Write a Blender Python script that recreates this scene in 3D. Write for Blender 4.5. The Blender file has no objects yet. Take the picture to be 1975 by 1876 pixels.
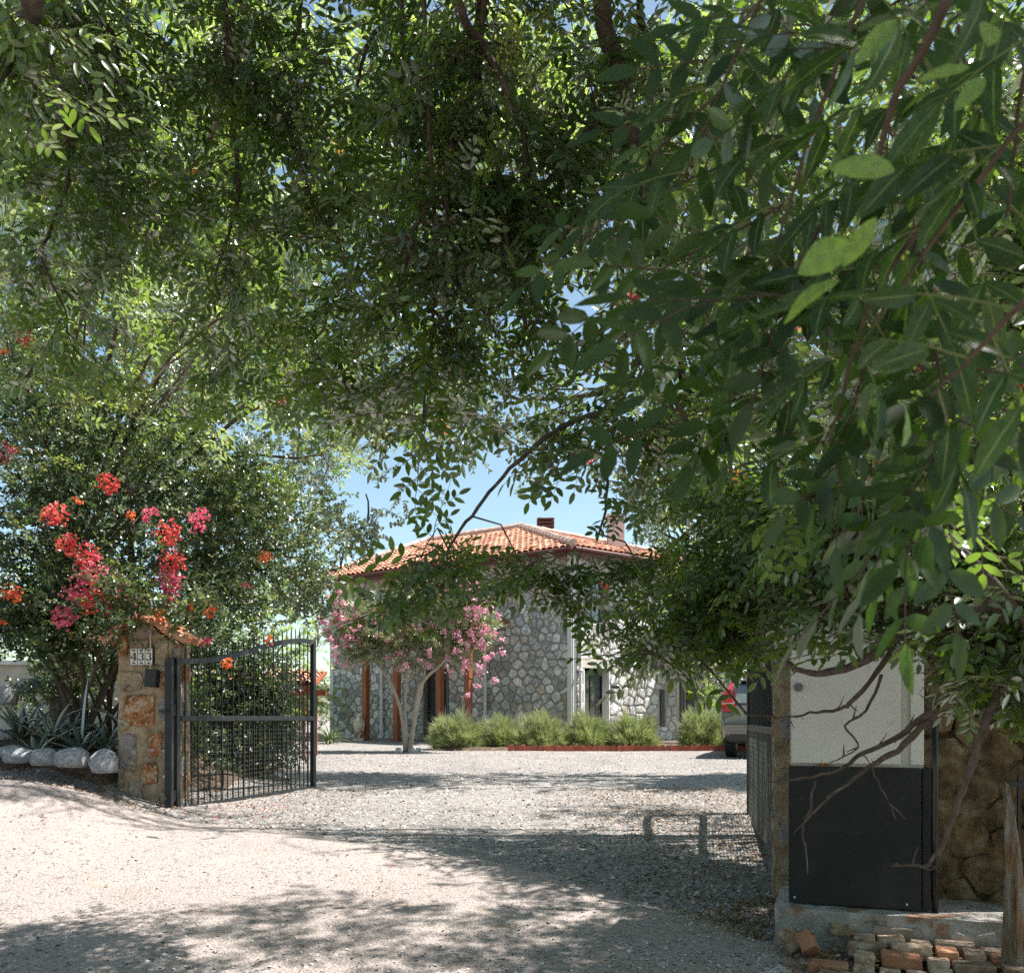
import bpy, math, random
import numpy as np
from mathutils import Vector, Matrix

random.seed(11)
rng = np.random.default_rng(7)
PI = math.pi
sc = bpy.context.scene
COL = sc.collection

# ------------------------------------------------------------------ camera, sky, sun, exposure
EYE = 1.55
FPX = 1710.0            # focal length in units of a 1975 px wide picture
CX, CY = 987.5, 1385.0  # optical axis column and horizon row in that picture
cam_data = bpy.data.cameras.new('camera')
cam = bpy.data.objects.new('camera', cam_data)
COL.objects.link(cam)
cam.location = (0, 0, EYE)
cam.rotation_euler = (PI / 2, 0, 0)
cam_data.sensor_fit = 'HORIZONTAL'
cam_data.sensor_width = 36.0
cam_data.lens = 36.0 * FPX / 1975.0
cam_data.shift_y = (CY - 938.0) / 1975.0
cam_data.clip_start = 0.05
cam_data.clip_end = 3000.0
cam_data.dof.use_dof = True
cam_data.dof.focus_distance = 9.0
cam_data.dof.aperture_fstop = cam_data.lens / 3.8
sc.camera = cam

SUN_AZ = Vector((0.97, 0.10)).normalized()
SUN_EL = math.radians(61)
SUN = Vector((SUN_AZ.x * math.cos(SUN_EL), SUN_AZ.y * math.cos(SUN_EL), math.sin(SUN_EL)))
world = bpy.data.worlds.new('World')
sc.world = world
world.use_nodes = True
wn = world.node_tree
wn.nodes.clear()
sky = wn.nodes.new('ShaderNodeTexSky')
sky.sky_type = 'NISHITA'
sky.sun_disc = False
sky.sun_elevation = SUN_EL
sky.sun_rotation = math.atan2(SUN_AZ.x, SUN_AZ.y)
sky.air_density = 1.0
sky.dust_density = 1.0
sky.ozone_density = 1.0
bg = wn.nodes.new('ShaderNodeBackground')
bg.inputs['Strength'].default_value = 0.085
wo = wn.nodes.new('ShaderNodeOutputWorld')
tint = wn.nodes.new('ShaderNodeMixRGB'); tint.blend_type = 'MULTIPLY'; tint.inputs[0].default_value = 1.0
tint.inputs[2].default_value = (1.14, 1.18, 1.03, 1)
wn.links.new(sky.outputs[0], tint.inputs[1])
wn.links.new(tint.outputs[0], bg.inputs[0])
wn.links.new(bg.outputs[0], wo.inputs[0])
sl = bpy.data.lights.new('sun', 'SUN')
sl.energy = 5.0
sl.angle = math.radians(0.55)
sl.color = (1.0, 0.965, 0.92)
so = bpy.data.objects.new('sun', sl)
COL.objects.link(so)
so.location = (20, -30, 60)
so.rotation_euler = SUN.to_track_quat('Z', 'Y').to_euler()
sc.view_settings.view_transform = 'Standard'
sc.view_settings.look = 'None'
sc.view_settings.gamma = 1.0
sc.view_settings.exposure = 1.25
sc.view_settings.use_curve_mapping = False
sc.render.engine = 'CYCLES'
cy = sc.cycles
cy.use_denoising = False
cy.denoising_input_passes = 'RGB_ALBEDO_NORMAL'
cy.max_bounces = 7
cy.diffuse_bounces = 4
cy.glossy_bounces = 2
cy.transmission_bounces = 5
cy.transparent_max_bounces = 8
cy.caustics_reflective = False
cy.caustics_refractive = False
cy.sample_clamp_indirect = 6.0
cy.use_adaptive_sampling = True
cy.adaptive_threshold = 0.01

# ------------------------------------------------------------------ helpers
def W(px, py, Y):
    """point of the place seen at column px, row py of the 1975 px wide photograph at distance Y"""
    return Vector(((px - CX) / FPX * Y, Y, EYE + (CY - py) / FPX * Y))

def proj(P):
    y = np.maximum(P[:, 1], 0.05)
    return CX + FPX * P[:, 0] / y, CY - FPX * (P[:, 2] - EYE) / y

def sst(t):
    t = np.clip(t, 0, 1)
    return t * t * (3 - 2 * t)

def hash2(i, j, seed=0):
    n = (i * 374761393 + j * 668265263 + seed * 144269504) & 0x7fffffff
    n = ((n ^ (n >> 13)) * 1274126177) & 0x7fffffff
    return ((n ^ (n >> 16)) & 0xffff) / 65535.0

def vnoise(x, y, seed=0):
    x = np.asarray(x, float); y = np.asarray(y, float)
    i = np.floor(x).astype(np.int64); j = np.floor(y).astype(np.int64)
    u = sst(x - i); v = sst(y - j)
    a = hash2(i, j, seed); b = hash2(i + 1, j, seed); c = hash2(i, j + 1, seed); d = hash2(i + 1, j + 1, seed)
    return (a * (1 - u) + b * u) * (1 - v) + (c * (1 - u) + d * u) * v

def fbm(x, y, o=3, seed=0):
    s = 0; a = 0.5; t = 0
    for k in range(o):
        s = s + a * vnoise(x * 2 ** k, y * 2 ** k, seed + k * 7); t += a; a *= 0.5
    return s / t

def tag(o, label=None, cat=None, group=None, kind=None):
    if label: o['label'] = label
    if cat: o['category'] = cat
    if group: o['group'] = group
    if kind: o['kind'] = kind
    return o

def link(name, me, parent=None):
    o = bpy.data.objects.new(name, me)
    COL.objects.link(o)
    if parent is not None:
        o.parent = parent
    return o

def empty(name, loc, rz=0.0, label=None, cat=None, group=None):
    o = bpy.data.objects.new(name, None)
    COL.objects.link(o)
    o.location = loc
    o.rotation_euler = (0, 0, rz)
    o.empty_display_size = 0.2
    return tag(o, label, cat, group)

def mesh_np(name, V, F, mat, attrs=None, smooth=False):
    """fast mesh of equal sized faces; V (n,3), F (m,k)"""
    me = bpy.data.meshes.new(name)
    V = np.ascontiguousarray(V, dtype=np.float32); F = np.ascontiguousarray(F, dtype=np.int32)
    m, k = F.shape
    me.vertices.add(len(V)); me.vertices.foreach_set('co', V.ravel())
    me.loops.add(m * k); me.loops.foreach_set('vertex_index', F.ravel())
    me.polygons.add(m); me.polygons.foreach_set('loop_start', np.arange(0, m * k, k, dtype=np.int32))
    if smooth:
        me.polygons.foreach_set('use_smooth', np.ones(m, dtype=bool))
    me.update(calc_edges=True)
    for nm, arr in (attrs or {}).items():
        at = me.attributes.new(nm, 'FLOAT', 'POINT')
        at.data.foreach_set('value', np.ascontiguousarray(arr, dtype=np.float32))
    if mat: me.materials.append(mat)
    return me

class MB:
    """collects shapes in world or local coordinates and links them as one mesh"""
    def __init__(s): s.v = []; s.f = []; s.m = []; s.mi = 0
    def poly(s, pts, fs):
        b = len(s.v); s.v += [tuple(p) for p in pts]
        for f in fs: s.f.append([b + i for i in f]); s.m.append(s.mi)
    def box(s, c, d, M=None, taper=1.0):
        x, y, z = d[0] / 2, d[1] / 2, d[2] / 2
        P = []
        for sz in (-1, 1):
            k = taper if sz > 0 else 1
            for sx, sy in ((-1, -1), (1, -1), (1, 1), (-1, 1)):
                p = Vector((sx * x * k, sy * y * k, sz * z))
                if M is not None: p = M @ p
                P.append(Vector(c) + p)
        s.poly(P, [(3, 2, 1, 0), (4, 5, 6, 7), (0, 1, 5, 4), (1, 2, 6, 5), (2, 3, 7, 6), (3, 0, 4, 7)])
        return s
    def bar(s, a, b, w, h, up=(0, 0, 1)):
        a = Vector(a); b = Vector(b); d = b - a; L = d.length; x = d / L
        y = Vector(up).cross(x)
        if y.length < 1e-4: y = Vector((0, 1, 0)).cross(x)
        y.normalize(); z = x.cross(y)
        M = Matrix((x, y, z)).transposed()
        return s.box((a + b) / 2, (L, w, h), M)
    def tube(s, pts, rad, n=6, cap=True):
        pts = [Vector(p) for p in pts]; N = len(pts)
        if not hasattr(rad, '__len__'): rad = [rad] * N
        b = len(s.v); ref = None
        for i, p in enumerate(pts):
            t = (pts[min(i + 1, N - 1)] - pts[max(i - 1, 0)])
            if t.length < 1e-9: t = Vector((0, 0, 1))
            t.normalize()
            if ref is None:
                ref = t.cross(Vector((0.13, 0.31, 1)))
                if ref.length < 1e-3: ref = t.cross(Vector((1, 0, 0)))
            ref = ref - t * ref.dot(t); ref.normalize()
            bi = t.cross(ref)
            for k in range(n):
                a = 2 * PI * k / n
                s.v.append(tuple(p + (ref * math.cos(a) + bi * math.sin(a)) * rad[i]))
        for i in range(N - 1):
            for k in range(n):
                k2 = (k + 1) % n
                s.f.append([b + i * n + k, b + i * n + k2, b + (i + 1) * n + k2, b + (i + 1) * n + k]); s.m.append(s.mi)
        if cap:
            s.f.append([b + k for k in range(n)][::-1]); s.m.append(s.mi)
            s.f.append([b + (N - 1) * n + k for k in range(n)]); s.m.append(s.mi)
        return s
    def prism(s, poly, z0, z1, F):
        """poly in 2D, extruded between z0 and z1, mapped by F(x, y, z)"""
        n = len(poly)
        P = [F(x, y, z0) for x, y in poly] + [F(x, y, z1) for x, y in poly]
        s.poly(P, [list(range(n))[::-1], list(range(n, 2 * n))] + [[i, (i + 1) % n, n + (i + 1) % n, n + i] for i in range(n)])
        return s
    def build(s, name, mats, parent=None, smooth=False, bevel=0, **kw):
        me = bpy.data.meshes.new(name)
        me.from_pydata(s.v, [], s.f)
        mats = mats if isinstance(mats, (list, tuple)) else [mats]
        for m in mats: me.materials.append(m)
        if len(mats) > 1: me.polygons.foreach_set('material_index', s.m)
        if smooth: me.polygons.foreach_set('use_smooth', [True] * len(s.f))
        me.update()
        o = link(name, me, parent)
        if bevel:
            b = o.modifiers.new('bevel', 'BEVEL'); b.width = bevel; b.segments = 2; b.limit_method = 'ANGLE'
        tag(o, **kw)
        return o

def rel(parent, p):
    """world point in the frame of a parent thing (which may be turned about z)"""
    p = Vector(p) - parent.location
    a = -parent.rotation_euler.z
    return Vector((p.x * math.cos(a) - p.y * math.sin(a), p.x * math.sin(a) + p.y * math.cos(a), p.z))

# ------------------------------------------------------------------ materials
def newmat(name):
    m = bpy.data.materials.new(name); m.use_nodes = True
    nt = m.node_tree; nt.nodes.clear()
    out = nt.nodes.new('ShaderNodeOutputMaterial')
    return m, nt, out

def ramp(nt, stops, interp='LINEAR'):
    r = nt.nodes.new('ShaderNodeValToRGB'); cr = r.color_ramp; cr.interpolation = interp
    while len(cr.elements) < len(stops): cr.elements.new(0.5)
    for e, (p, c) in zip(cr.elements, stops):
        e.position = p; e.color = (*c, 1)
    return r

def noise(nt, vec, scale, detail=4, rough=0.6, dist=0.0):
    n = nt.nodes.new('ShaderNodeTexNoise')
    n.inputs['Scale'].default_value = scale; n.inputs['Detail'].default_value = detail
    n.inputs['Roughness'].default_value = rough; n.inputs['Distortion'].default_value = dist
    nt.links.new(vec, n.inputs['Vector'])
    return n

def surf(name, stops, scale=8, detail=5, rough=0.8, bump=0.3, bscale=None, bdist=0.01, metallic=0, spots=None,
         island=0.0, coord='Object', spec=0.4, stretch=None, coat=0.0):
    """procedural surface: noise through a colour ramp, a finer noise as relief, optional second colour in patches"""
    m, nt, out = newmat(name); L = nt.links
    p = nt.nodes.new('ShaderNodeBsdfPrincipled')
    tc = nt.nodes.new('ShaderNodeTexCoord')
    if coord != 'World': vec = tc.outputs[coord]
    else: vec = nt.nodes.new('ShaderNodeNewGeometry').outputs['Position']
    if stretch:
        mp = nt.nodes.new('ShaderNodeMapping'); mp.inputs['Scale'].default_value = stretch
        L.new(vec, mp.inputs['Vector']); vec = mp.outputs[0]
    n = noise(nt, vec, scale, detail, 0.65)
    r = ramp(nt, stops); L.new(n.outputs['Fac'], r.inputs[0]); col = r.outputs[0]
    if spots:
        for (c, sc_, lo, hi) in spots:
            n2 = noise(nt, vec, sc_, 4, 0.6, 0.3)
            r2 = ramp(nt, [(lo, (0, 0, 0)), (hi, (1, 1, 1))]); L.new(n2.outputs['Fac'], r2.inputs[0])
            mx = nt.nodes.new('ShaderNodeMixRGB'); L.new(r2.outputs[0], mx.inputs[0]); L.new(col, mx.inputs[1])
            mx.inputs[2].default_value = (*c, 1); col = mx.outputs[0]
    if island:
        oi = nt.nodes.new('ShaderNodeObjectInfo'); ge = nt.nodes.new('ShaderNodeNewGeometry')
        ad = nt.nodes.new('ShaderNodeMath'); ad.operation = 'ADD'; L.new(oi.outputs['Random'], ad.inputs[0]); L.new(ge.outputs['Random Per Island'], ad.inputs[1])
        fr = nt.nodes.new('ShaderNodeMath'); fr.operation = 'FRACT'; L.new(ad.outputs[0], fr.inputs[0])
        mr = nt.nodes.new('ShaderNodeMapRange'); mr.inputs['To Min'].default_value = 1 - island; mr.inputs['To Max'].default_value = 1 + island
        L.new(fr.outputs[0], mr.inputs['Value'])
        mu = nt.nodes.new('ShaderNodeVectorMath'); mu.operation = 'SCALE'; L.new(col, mu.inputs[0]); L.new(mr.outputs[0], mu.inputs['Scale']); col = mu.outputs[0]
    L.new(col, p.inputs['Base Color'])
    p.inputs['Roughness'].default_value = rough; p.inputs['Metallic'].default_value = metallic
    p.inputs['Specular IOR Level'].default_value = spec; p.inputs['Coat Weight'].default_value = coat
    if bump:
        nb = noise(nt, vec, bscale or scale * 4, 6, 0.7)
        b = nt.nodes.new('ShaderNodeBump'); b.inputs['Strength'].default_value = bump; b.inputs['Distance'].default_value = bdist
        L.new(nb.outputs['Fac'], b.inputs['Height']); L.new(b.outputs[0], p.inputs['Normal'])
    L.new(p.outputs[0], out.inputs[0])
    return m

def leafmat(name, dif, trans, tw=0.42, gloss=0.12, rough=0.38):
    """leaf: reflecting side colours by the leaf's own random number, light passing through, waxy sheen"""
    m, nt, out = newmat(name); L = nt.links
    at = nt.nodes.new('ShaderNodeAttribute'); at.attribute_name = 'rnd'
    oi = nt.nodes.new('ShaderNodeObjectInfo')
    ad = nt.nodes.new('ShaderNodeMath'); ad.operation = 'ADD'; L.new(at.outputs['Fac'], ad.inputs[0]); L.new(oi.outputs['Random'], ad.inputs[1])
    fr = nt.nodes.new('ShaderNodeMath'); fr.operation = 'FRACT'; L.new(ad.outputs[0], fr.inputs[0])
    r1 = ramp(nt, dif); r2 = ramp(nt, trans)
    L.new(fr.outputs[0], r1.inputs[0]); L.new(fr.outputs[0], r2.inputs[0])
    d = nt.nodes.new('ShaderNodeBsdfDiffuse'); t = nt.nodes.new('ShaderNodeBsdfTranslucent')
    c1, c2 = r1.outputs[0], r2.outputs[0]
    if name in ('leaf_near', 'leaf_lime_sunlit'):   # pale midrib, fainter side veins, small blemishes
        ra = nt.nodes.new('ShaderNodeAttribute'); ra.attribute_name = 'rib'
        rr = ramp(nt, [(.80, (0, 0, 0)), (.93, (1, 1, 1))]); L.new(ra.outputs['Fac'], rr.inputs[0])
        tc = nt.nodes.new('ShaderNodeTexCoord'); nz = noise(nt, tc.outputs['Object'], 7, 4, .7); nr = ramp(nt, [(.35, (.7, .7, .7)), (.6, (1.2, 1.2, 1.2))]); L.new(nz.outputs['Fac'], nr.inputs[0])
        for q, (col, rib) in enumerate(((c1, (.16, .20, .06)), (c2, (.5, .6, .15)))):
            mu = nt.nodes.new('ShaderNodeMixRGB'); mu.blend_type = 'MULTIPLY'; mu.inputs[0].default_value = 1; L.new(col, mu.inputs[1]); L.new(nr.outputs[0], mu.inputs[2])
            mr = nt.nodes.new('ShaderNodeMixRGB'); L.new(rr.outputs[0], mr.inputs[0]); L.new(mu.outputs[0], mr.inputs[1]); mr.inputs[2].default_value = (*rib, 1)
            if q == 0: c1 = mr.outputs[0]
            else: c2 = mr.outputs[0]
    L.new(c1, d.inputs[0]); L.new(c2, t.inputs[0])
    mx = nt.nodes.new('ShaderNodeMixShader'); mx.inputs[0].default_value = tw
    L.new(d.outputs[0], mx.inputs[1]); L.new(t.outputs[0], mx.inputs[2])
    g = nt.nodes.new('ShaderNodeBsdfGlossy'); g.inputs['Roughness'].default_value = rough
    g.inputs[0].default_value = (1, 1, 1, 1)
    lw = nt.nodes.new('ShaderNodeLayerWeight'); lw.inputs[0].default_value = 0.35
    mm = nt.nodes.new('ShaderNodeMath'); mm.operation = 'MULTIPLY_ADD'; L.new(lw.outputs['Fresnel'], mm.inputs[0]); mm.inputs[1].default_value = gloss * 2; mm.inputs[2].default_value = gloss * 0.4
    m2 = nt.nodes.new('ShaderNodeMixShader'); L.new(mm.outputs[0], m2.inputs[0]); L.new(mx.outputs[0], m2.inputs[1]); L.new(g.outputs[0], m2.inputs[2])
    L.new(m2.outputs[0], out.inputs[0])
    return m

M = {}
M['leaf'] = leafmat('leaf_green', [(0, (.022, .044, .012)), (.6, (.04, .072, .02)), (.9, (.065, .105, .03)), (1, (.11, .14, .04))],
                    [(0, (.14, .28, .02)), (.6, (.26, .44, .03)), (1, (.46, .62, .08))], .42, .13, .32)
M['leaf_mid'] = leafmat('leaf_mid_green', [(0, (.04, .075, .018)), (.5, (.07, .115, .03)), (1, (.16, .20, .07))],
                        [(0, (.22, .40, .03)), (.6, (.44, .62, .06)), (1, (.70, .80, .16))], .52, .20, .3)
M['leaf_silver'] = leafmat('leaf_silver', [(0, (.06, .09, .05)), (.5, (.10, .13, .08)), (1, (.20, .22, .16))],
                           [(0, (.25, .34, .12)), (1, (.42, .48, .2))], .4)
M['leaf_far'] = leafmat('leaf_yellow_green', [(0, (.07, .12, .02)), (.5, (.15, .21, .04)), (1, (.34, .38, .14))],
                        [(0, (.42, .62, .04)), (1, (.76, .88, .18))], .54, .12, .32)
M['leaf_boug'] = leafmat('leaf_bougainvillea', [(0, (.022, .05, .018)), (.7, (.045, .085, .028)), (.93, (.07, .11, .03)), (1, (.24, .17, .06))],
                         [(0, (.12, .26, .03)), (.8, (.28, .42, .05)), (1, (.5, .5, .1))], .36)
M['leaf_lime_sunlit'] = leafmat('leaf_lime_sunlit', [(0, (.09, .16, .02)), (1, (.13, .21, .03))], [(0, (.45, .72, .04)), (1, (.55, .8, .06))], .5)  # lime green; puts sun shining through into the colour of chosen near leaves
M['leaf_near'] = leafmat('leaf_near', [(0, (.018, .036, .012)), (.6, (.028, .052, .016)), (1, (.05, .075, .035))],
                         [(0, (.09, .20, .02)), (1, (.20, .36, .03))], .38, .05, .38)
M['leaf_olean'] = leafmat('leaf_oleander', [(0, (.14, .18, .07)), (.6, (.22, .26, .12)), (1, (.34, .35, .2))],
                          [(0, (.3, .38, .1)), (1, (.45, .5, .18))], .35)
M['lavender'] = leafmat('lavender_green', [(0, (.24, .29, .13)), (.6, (.36, .41, .19)), (1, (.50, .51, .30))], [(0, (.3, .4, .1)), (1, (.5, .55, .2))], .3, .05)
M['lav_spike'] = leafmat('lavender_spike', [(0, (.25, .22, .2)), (1, (.36, .34, .26))], [(0, (.3, .3, .2)), (1, (.4, .4, .3))], .2, .03)
M['agave'] = leafmat('agave_leaf', [(0, (.055, .095, .065)), (.7, (.10, .15, .11)), (1, (.22, .26, .19))], [(0, (.1, .2, .06)), (1, (.2, .3, .1))], .15, .15, .4)
M['flower_coral'] = leafmat('bract_coral', [(0, (.62, .07, .08)), (.5, (.74, .10, .13)), (1, (.82, .24, .22))], [(0, (.9, .12, .08)), (1, (1, .3, .2))], .42, .03)
M['flower_pink'] = leafmat('bract_pink', [(0, (.62, .07, .17)), (.5, (.74, .13, .25)), (1, (.82, .3, .36))], [(0, (.9, .12, .22)), (1, (1, .35, .4))], .42, .03)
M['flower_orange'] = leafmat('bract_orange', [(0, (.75, .13, .06)), (1, (.82, .26, .13))], [(0, (1, .2, .05)), (1, (1, .35, .1))], .42, .03)
M['flower_dry'] = leafmat('bract_dry', [(0, (.5, .36, .2)), (1, (.7, .56, .36))], [(0, (.8, .6, .3)), (1, (.9, .7, .4))], .42, .03)
M['oleander_flower'] = leafmat('oleander_flower', [(0, (.74, .36, .47)), (1, (.84, .62, .68))], [(0, (.9, .3, .5)), (1, (.95, .5, .6))], .35, .03)
M['berry'] = leafmat('berry_green', [(0, (.30, .36, .06)), (1, (.50, .50, .12))], [(0, (.4, .45, .08)), (1, (.5, .5, .1))], .2, .08)
M['litter'] = leafmat('dry_leaf', [(0, (.12, .07, .04)), (.5, (.24, .15, .08)), (.85, (.36, .24, .14)), (1, (.5, .38, .24))], [(0, (.3, .2, .1)), (1, (.4, .3, .15))], .12, .03)
M['bark'] = surf('bark', [(.3, (.05, .036, .028)), (.7, (.16, .12, .095))], 30, 6, .9, .8, 60, .01)
M['twig'] = surf('twig', [(.3, (.07, .045, .03)), (.7, (.15, .10, .07))], 20, 3, .85, 0)
M['stem_pale'] = surf('pale_bark', [(.3, (.30, .26, .21)), (.7, (.46, .41, .34))], 12, 5, .85, .4, 40, .01)
# ------------------------------------------------------------------ ground
def g0(x, y):
    x = np.asarray(x, float); y = np.asarray(y, float)
    b = np.interp(y, [-30, 0, 4.7, 7, 9.8, 13, 24, 27, 40, 90, 600], [-1.0, -.12, .2, .36, .5, .58, .71, .82, .95, 1.0, 1.0])
    fade = 1 - sst((y - 11.5) / 5)
    bank = .45 * sst((-x - 3.0) / 2.2) * sst((y - 5.5) / 3.5)
    bed = .32 * sst((y - 9.35) / .9) * sst((-x - 4.1) / .5)
    far = .5 * sst((-x - 7) / 4) * sst((y - 9) / 6)
    return b + (bank + bed) * fade + far

def gz(x, y):
    return float(g0(x, y))

def crest(x):
    """the line where the pale road ends and the gravel yard begins"""
    return np.interp(x, [-9, -5.5, -4.3, -3.6, -2.5, -1.0, 0.0, .6, 1.2, 1.6, 3], [9.3, 9.3, 9.3, 9.35, 9.0, 8.1, 7.3, 6.6, 5.9, 5.3, 4.6])

def groundmat(name, cols, patch, speck, bump, peb):
    m, nt, out = newmat(name); L = nt.links
    p = nt.nodes.new('ShaderNodeBsdfPrincipled'); p.inputs['Roughness'].default_value = .95
    p.inputs['Specular IOR Level'].default_value = .2
    v = nt.nodes.new('ShaderNodeNewGeometry').outputs['Position']
    n = noise(nt, v, .9, 6, .6); r = ramp(nt, cols); L.new(n.outputs['Fac'], r.inputs[0]); col = r.outputs[0]
    vo = nt.nodes.new('ShaderNodeTexVoronoi'); vo.inputs['Scale'].default_value = peb; L.new(v, vo.inputs['Vector'])
    rr = ramp(nt, speck, 'LINEAR')
    sx = nt.nodes.new('ShaderNodeSeparateColor'); L.new(vo.outputs['Color'], sx.inputs[0]); L.new(sx.outputs[0], rr.inputs[0])
    mu = nt.nodes.new('ShaderNodeMixRGB'); mu.blend_type = 'MULTIPLY'; mu.inputs[0].default_value = 1
    L.new(col, mu.inputs[1]); L.new(rr.outputs[0], mu.inputs[2]); col = mu.outputs[0]
    for (c, s, lo, hi) in patch:
        n2 = noise(nt, v, s, 5, .7, .4); r2 = ramp(nt, [(lo, (0, 0, 0)), (hi, (1, 1, 1))]); L.new(n2.outputs['Fac'], r2.inputs[0])
        mx = nt.nodes.new('ShaderNodeMixRGB'); L.new(r2.outputs[0], mx.inputs[0]); L.new(col, mx.inputs[1]); mx.inputs[2].default_value = (*c, 1); col = mx.outputs[0]
    L.new(col, p.inputs['Base Color'])
    nb = noise(nt, v, 45, 5, .75)
    v2 = nt.nodes.new('ShaderNodeTexVoronoi'); v2.inputs['Scale'].default_value = peb; L.new(v, v2.inputs['Vector'])
    ad = nt.nodes.new('ShaderNodeMath'); ad.operation = 'SUBTRACT'; L.new(nb.outputs['Fac'], ad.inputs[0]); L.new(v2.outputs['Distance'], ad.inputs[1])
    b = nt.nodes.new('ShaderNodeBump'); b.inputs['Strength'].default_value = bump; b.inputs['Distance'].default_value = .02
    L.new(ad.outputs[0], b.inputs['Height']); L.new(b.outputs[0], p.inputs['Normal'])
    L.new(p.outputs[0], out.inputs[0])
    return m

M['yard'] = groundmat('yard_gravel', [(.3, (.26, .24, .225)), (.7, (.35, .325, .30))], [((.38, .25, .15), .8, .64, .76)],
                      [(0, (.42, .42, .44)), (.4, (.88, .88, .88)), (1, (1.2, 1.17, 1.15))], 1.0, 36)
M['road'] = groundmat('pale_dirt', [(.3, (.32, .27, .245)), (.7, (.40, .345, .315))], [((.36, .26, .18), 2.2, .62, .74), ((.36, .31, .27), 9, .62, .7)],
                      [(0, (.5, .5, .52)), (.10, (.72, .72, .72)), (.2, (.97, .97, .97)), (1, (1.06, 1.05, 1.04))], .8, 48)
M['soil'] = groundmat('bed_soil', [(.3, (.09, .065, .045)), (.7, (.17, .125, .09))], [((.25, .17, .1), 5, .55, .7)], [(0, (.6, .6, .6)), (1, (1.1, 1.1, 1.1))], .9, 30)

def axis(segs):
    a = []
    for lo, hi, st in segs: a += list(np.arange(lo, hi, st))
    return np.array(a + [segs[-1][1]])

def sheet(name, xs, ys, zf, mat, mask=None):
    X, Y = np.meshgrid(xs, ys); Z = zf(X, Y)
    V = np.stack([X.ravel(), Y.ravel(), Z.ravel()], 1)
    nx, ny = len(xs), len(ys)
    i = (np.arange(ny - 1)[:, None] * nx + np.arange(nx - 1)[None, :]).ravel()
    F = np.stack([i, i + 1, i + 1 + nx, i + nx], 1)
    if mask is not None:
        k = mask(X, Y).ravel(); F = F[k[F].all(1)]
        u, inv = np.unique(F, return_inverse=True); V = V[u]; F = inv.reshape(F.shape)
    o = link(name, mesh_np(name, V, F, mat, smooth=True))
    tag(o, kind='structure')
    return o

def rough_ground(X, Y, a=.014):
    near = 1 - sst((Y - 14) / 8)
    return g0(X, Y) + near * a * (fbm(X * 9, Y * 9, 3, 3) - .5) * 1.6 + .03 * (fbm(X * .8, Y * .8, 3, 9) - .5)
sheet('ground', axis([(-400, -40, 40), (-40, -10, 3), (-10, -6, .4), (-6, 6.5, .09), (6.5, 12, .4), (12, 40, 3), (40, 400, 40)]),
      axis([(-60, -5, 5), (-5, 3, .6), (3, 16, .07), (16, 40, .4), (40, 600, 40)]), rough_ground, M['yard'])

def road_z(X, Y):
    d = crest(X) + .35 * (fbm(X * 1.3, Y * .5, 3, 21) - .5) - Y
    lift = -.03 + .085 * sst(d / .9 + .25)
    return g0(X, Y) + lift + .010 * (fbm(X * 7, Y * 5, 3, 5) - .5) * 1.5 + .03 * (fbm(X * .8, Y * .8, 3, 9) - .5)
sheet('dirt_road', axis([(-60, -10, 5), (-10, -6, .3), (-6, 2.2, .07), ]), axis([(-30, 2, 2), (2, 4, .2), (4, 10.2, .06)]), road_z, M['road'],
      lambda X, Y: Y < crest(X) + .3)
# planting bed behind the row of boulders, running in under the big shrub
def bed_z(X, Y):
    e = np.minimum(np.minimum(Y - 9.42 - .12 * np.sin(X * 2.1), 17 - Y), -X - np.interp(Y, [9, 10.4, 11, 17], [4.25, 4.3, 3.6, 4.1]))
    return g0(X, Y) - .05 + .10 * sst(e / .3 + .3) + .05 * (fbm(X * 4, Y * 4, 3, 15) - .5)
sheet('planting_bed', axis([(-11, -6.6, .3), (-6.6, -3.3, .07)]), axis([(9.2, 11, .06), (11, 17.2, .25)]), bed_z, M['soil'])
sheet('flower_bed', np.arange(-2.3, 6.2, .12), np.arange(23.2, 26.6, .12), lambda X, Y: g0(X, Y) - .04 + .11 * sst(np.minimum(np.minimum(Y - 23.25, 26.5 - Y), X + 2.2) / .2) + .03 * fbm(X * 4, Y * 4, 2, 3), M['soil'])
# smooth concrete apron at the lower right
M['concrete'] = surf('concrete', [(.3, (.42, .40, .38)), (.7, (.54, .52, .49))], 3, 6, .9, .25, 60, .004, coord='World', spots=[((.3, .27, .24), 5, .6, .75)])
def apron():
    P = [(1.00, 3.3), (1.05, 4.45), (1.35, 4.9), (1.52, 4.84), (1.66, 4.55), (2.2, 4.1), (2.2, 3.3)]
    mb = MB(); n = len(P)
    top = [(x + .02 * math.sin(9 * y), y, gz(x, y) + .045) for x, y in P]; bot = [(x, y, z - .15) for x, y, z in top]
    mb.poly(top + bot, [list(range(n))[::-1]] + [[i, (i + 1) % n, n + (i + 1) % n, n + i] for i in range(n)])
    o = mb.build('concrete_slab', M['concrete'], kind='structure')
apron()

# pebbles: small crushed stones
def rocks_template(n=6):
    T = []
    for k in range(n):
        t = [(0, 0, 1), (1, 0, 0), (.2, 1, 0), (-1, .2, 0), (0, -1, 0), (.1, 0, -1)]
        v = np.array(t) * (1 + .3 * rng.standard_normal((6, 3)))
        v[:, 2] *= .6
        f = np.array([(0, 1, 2), (0, 2, 3), (0, 3, 4), (0, 4, 1)])
        T.append((v, f))
    return T

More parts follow.
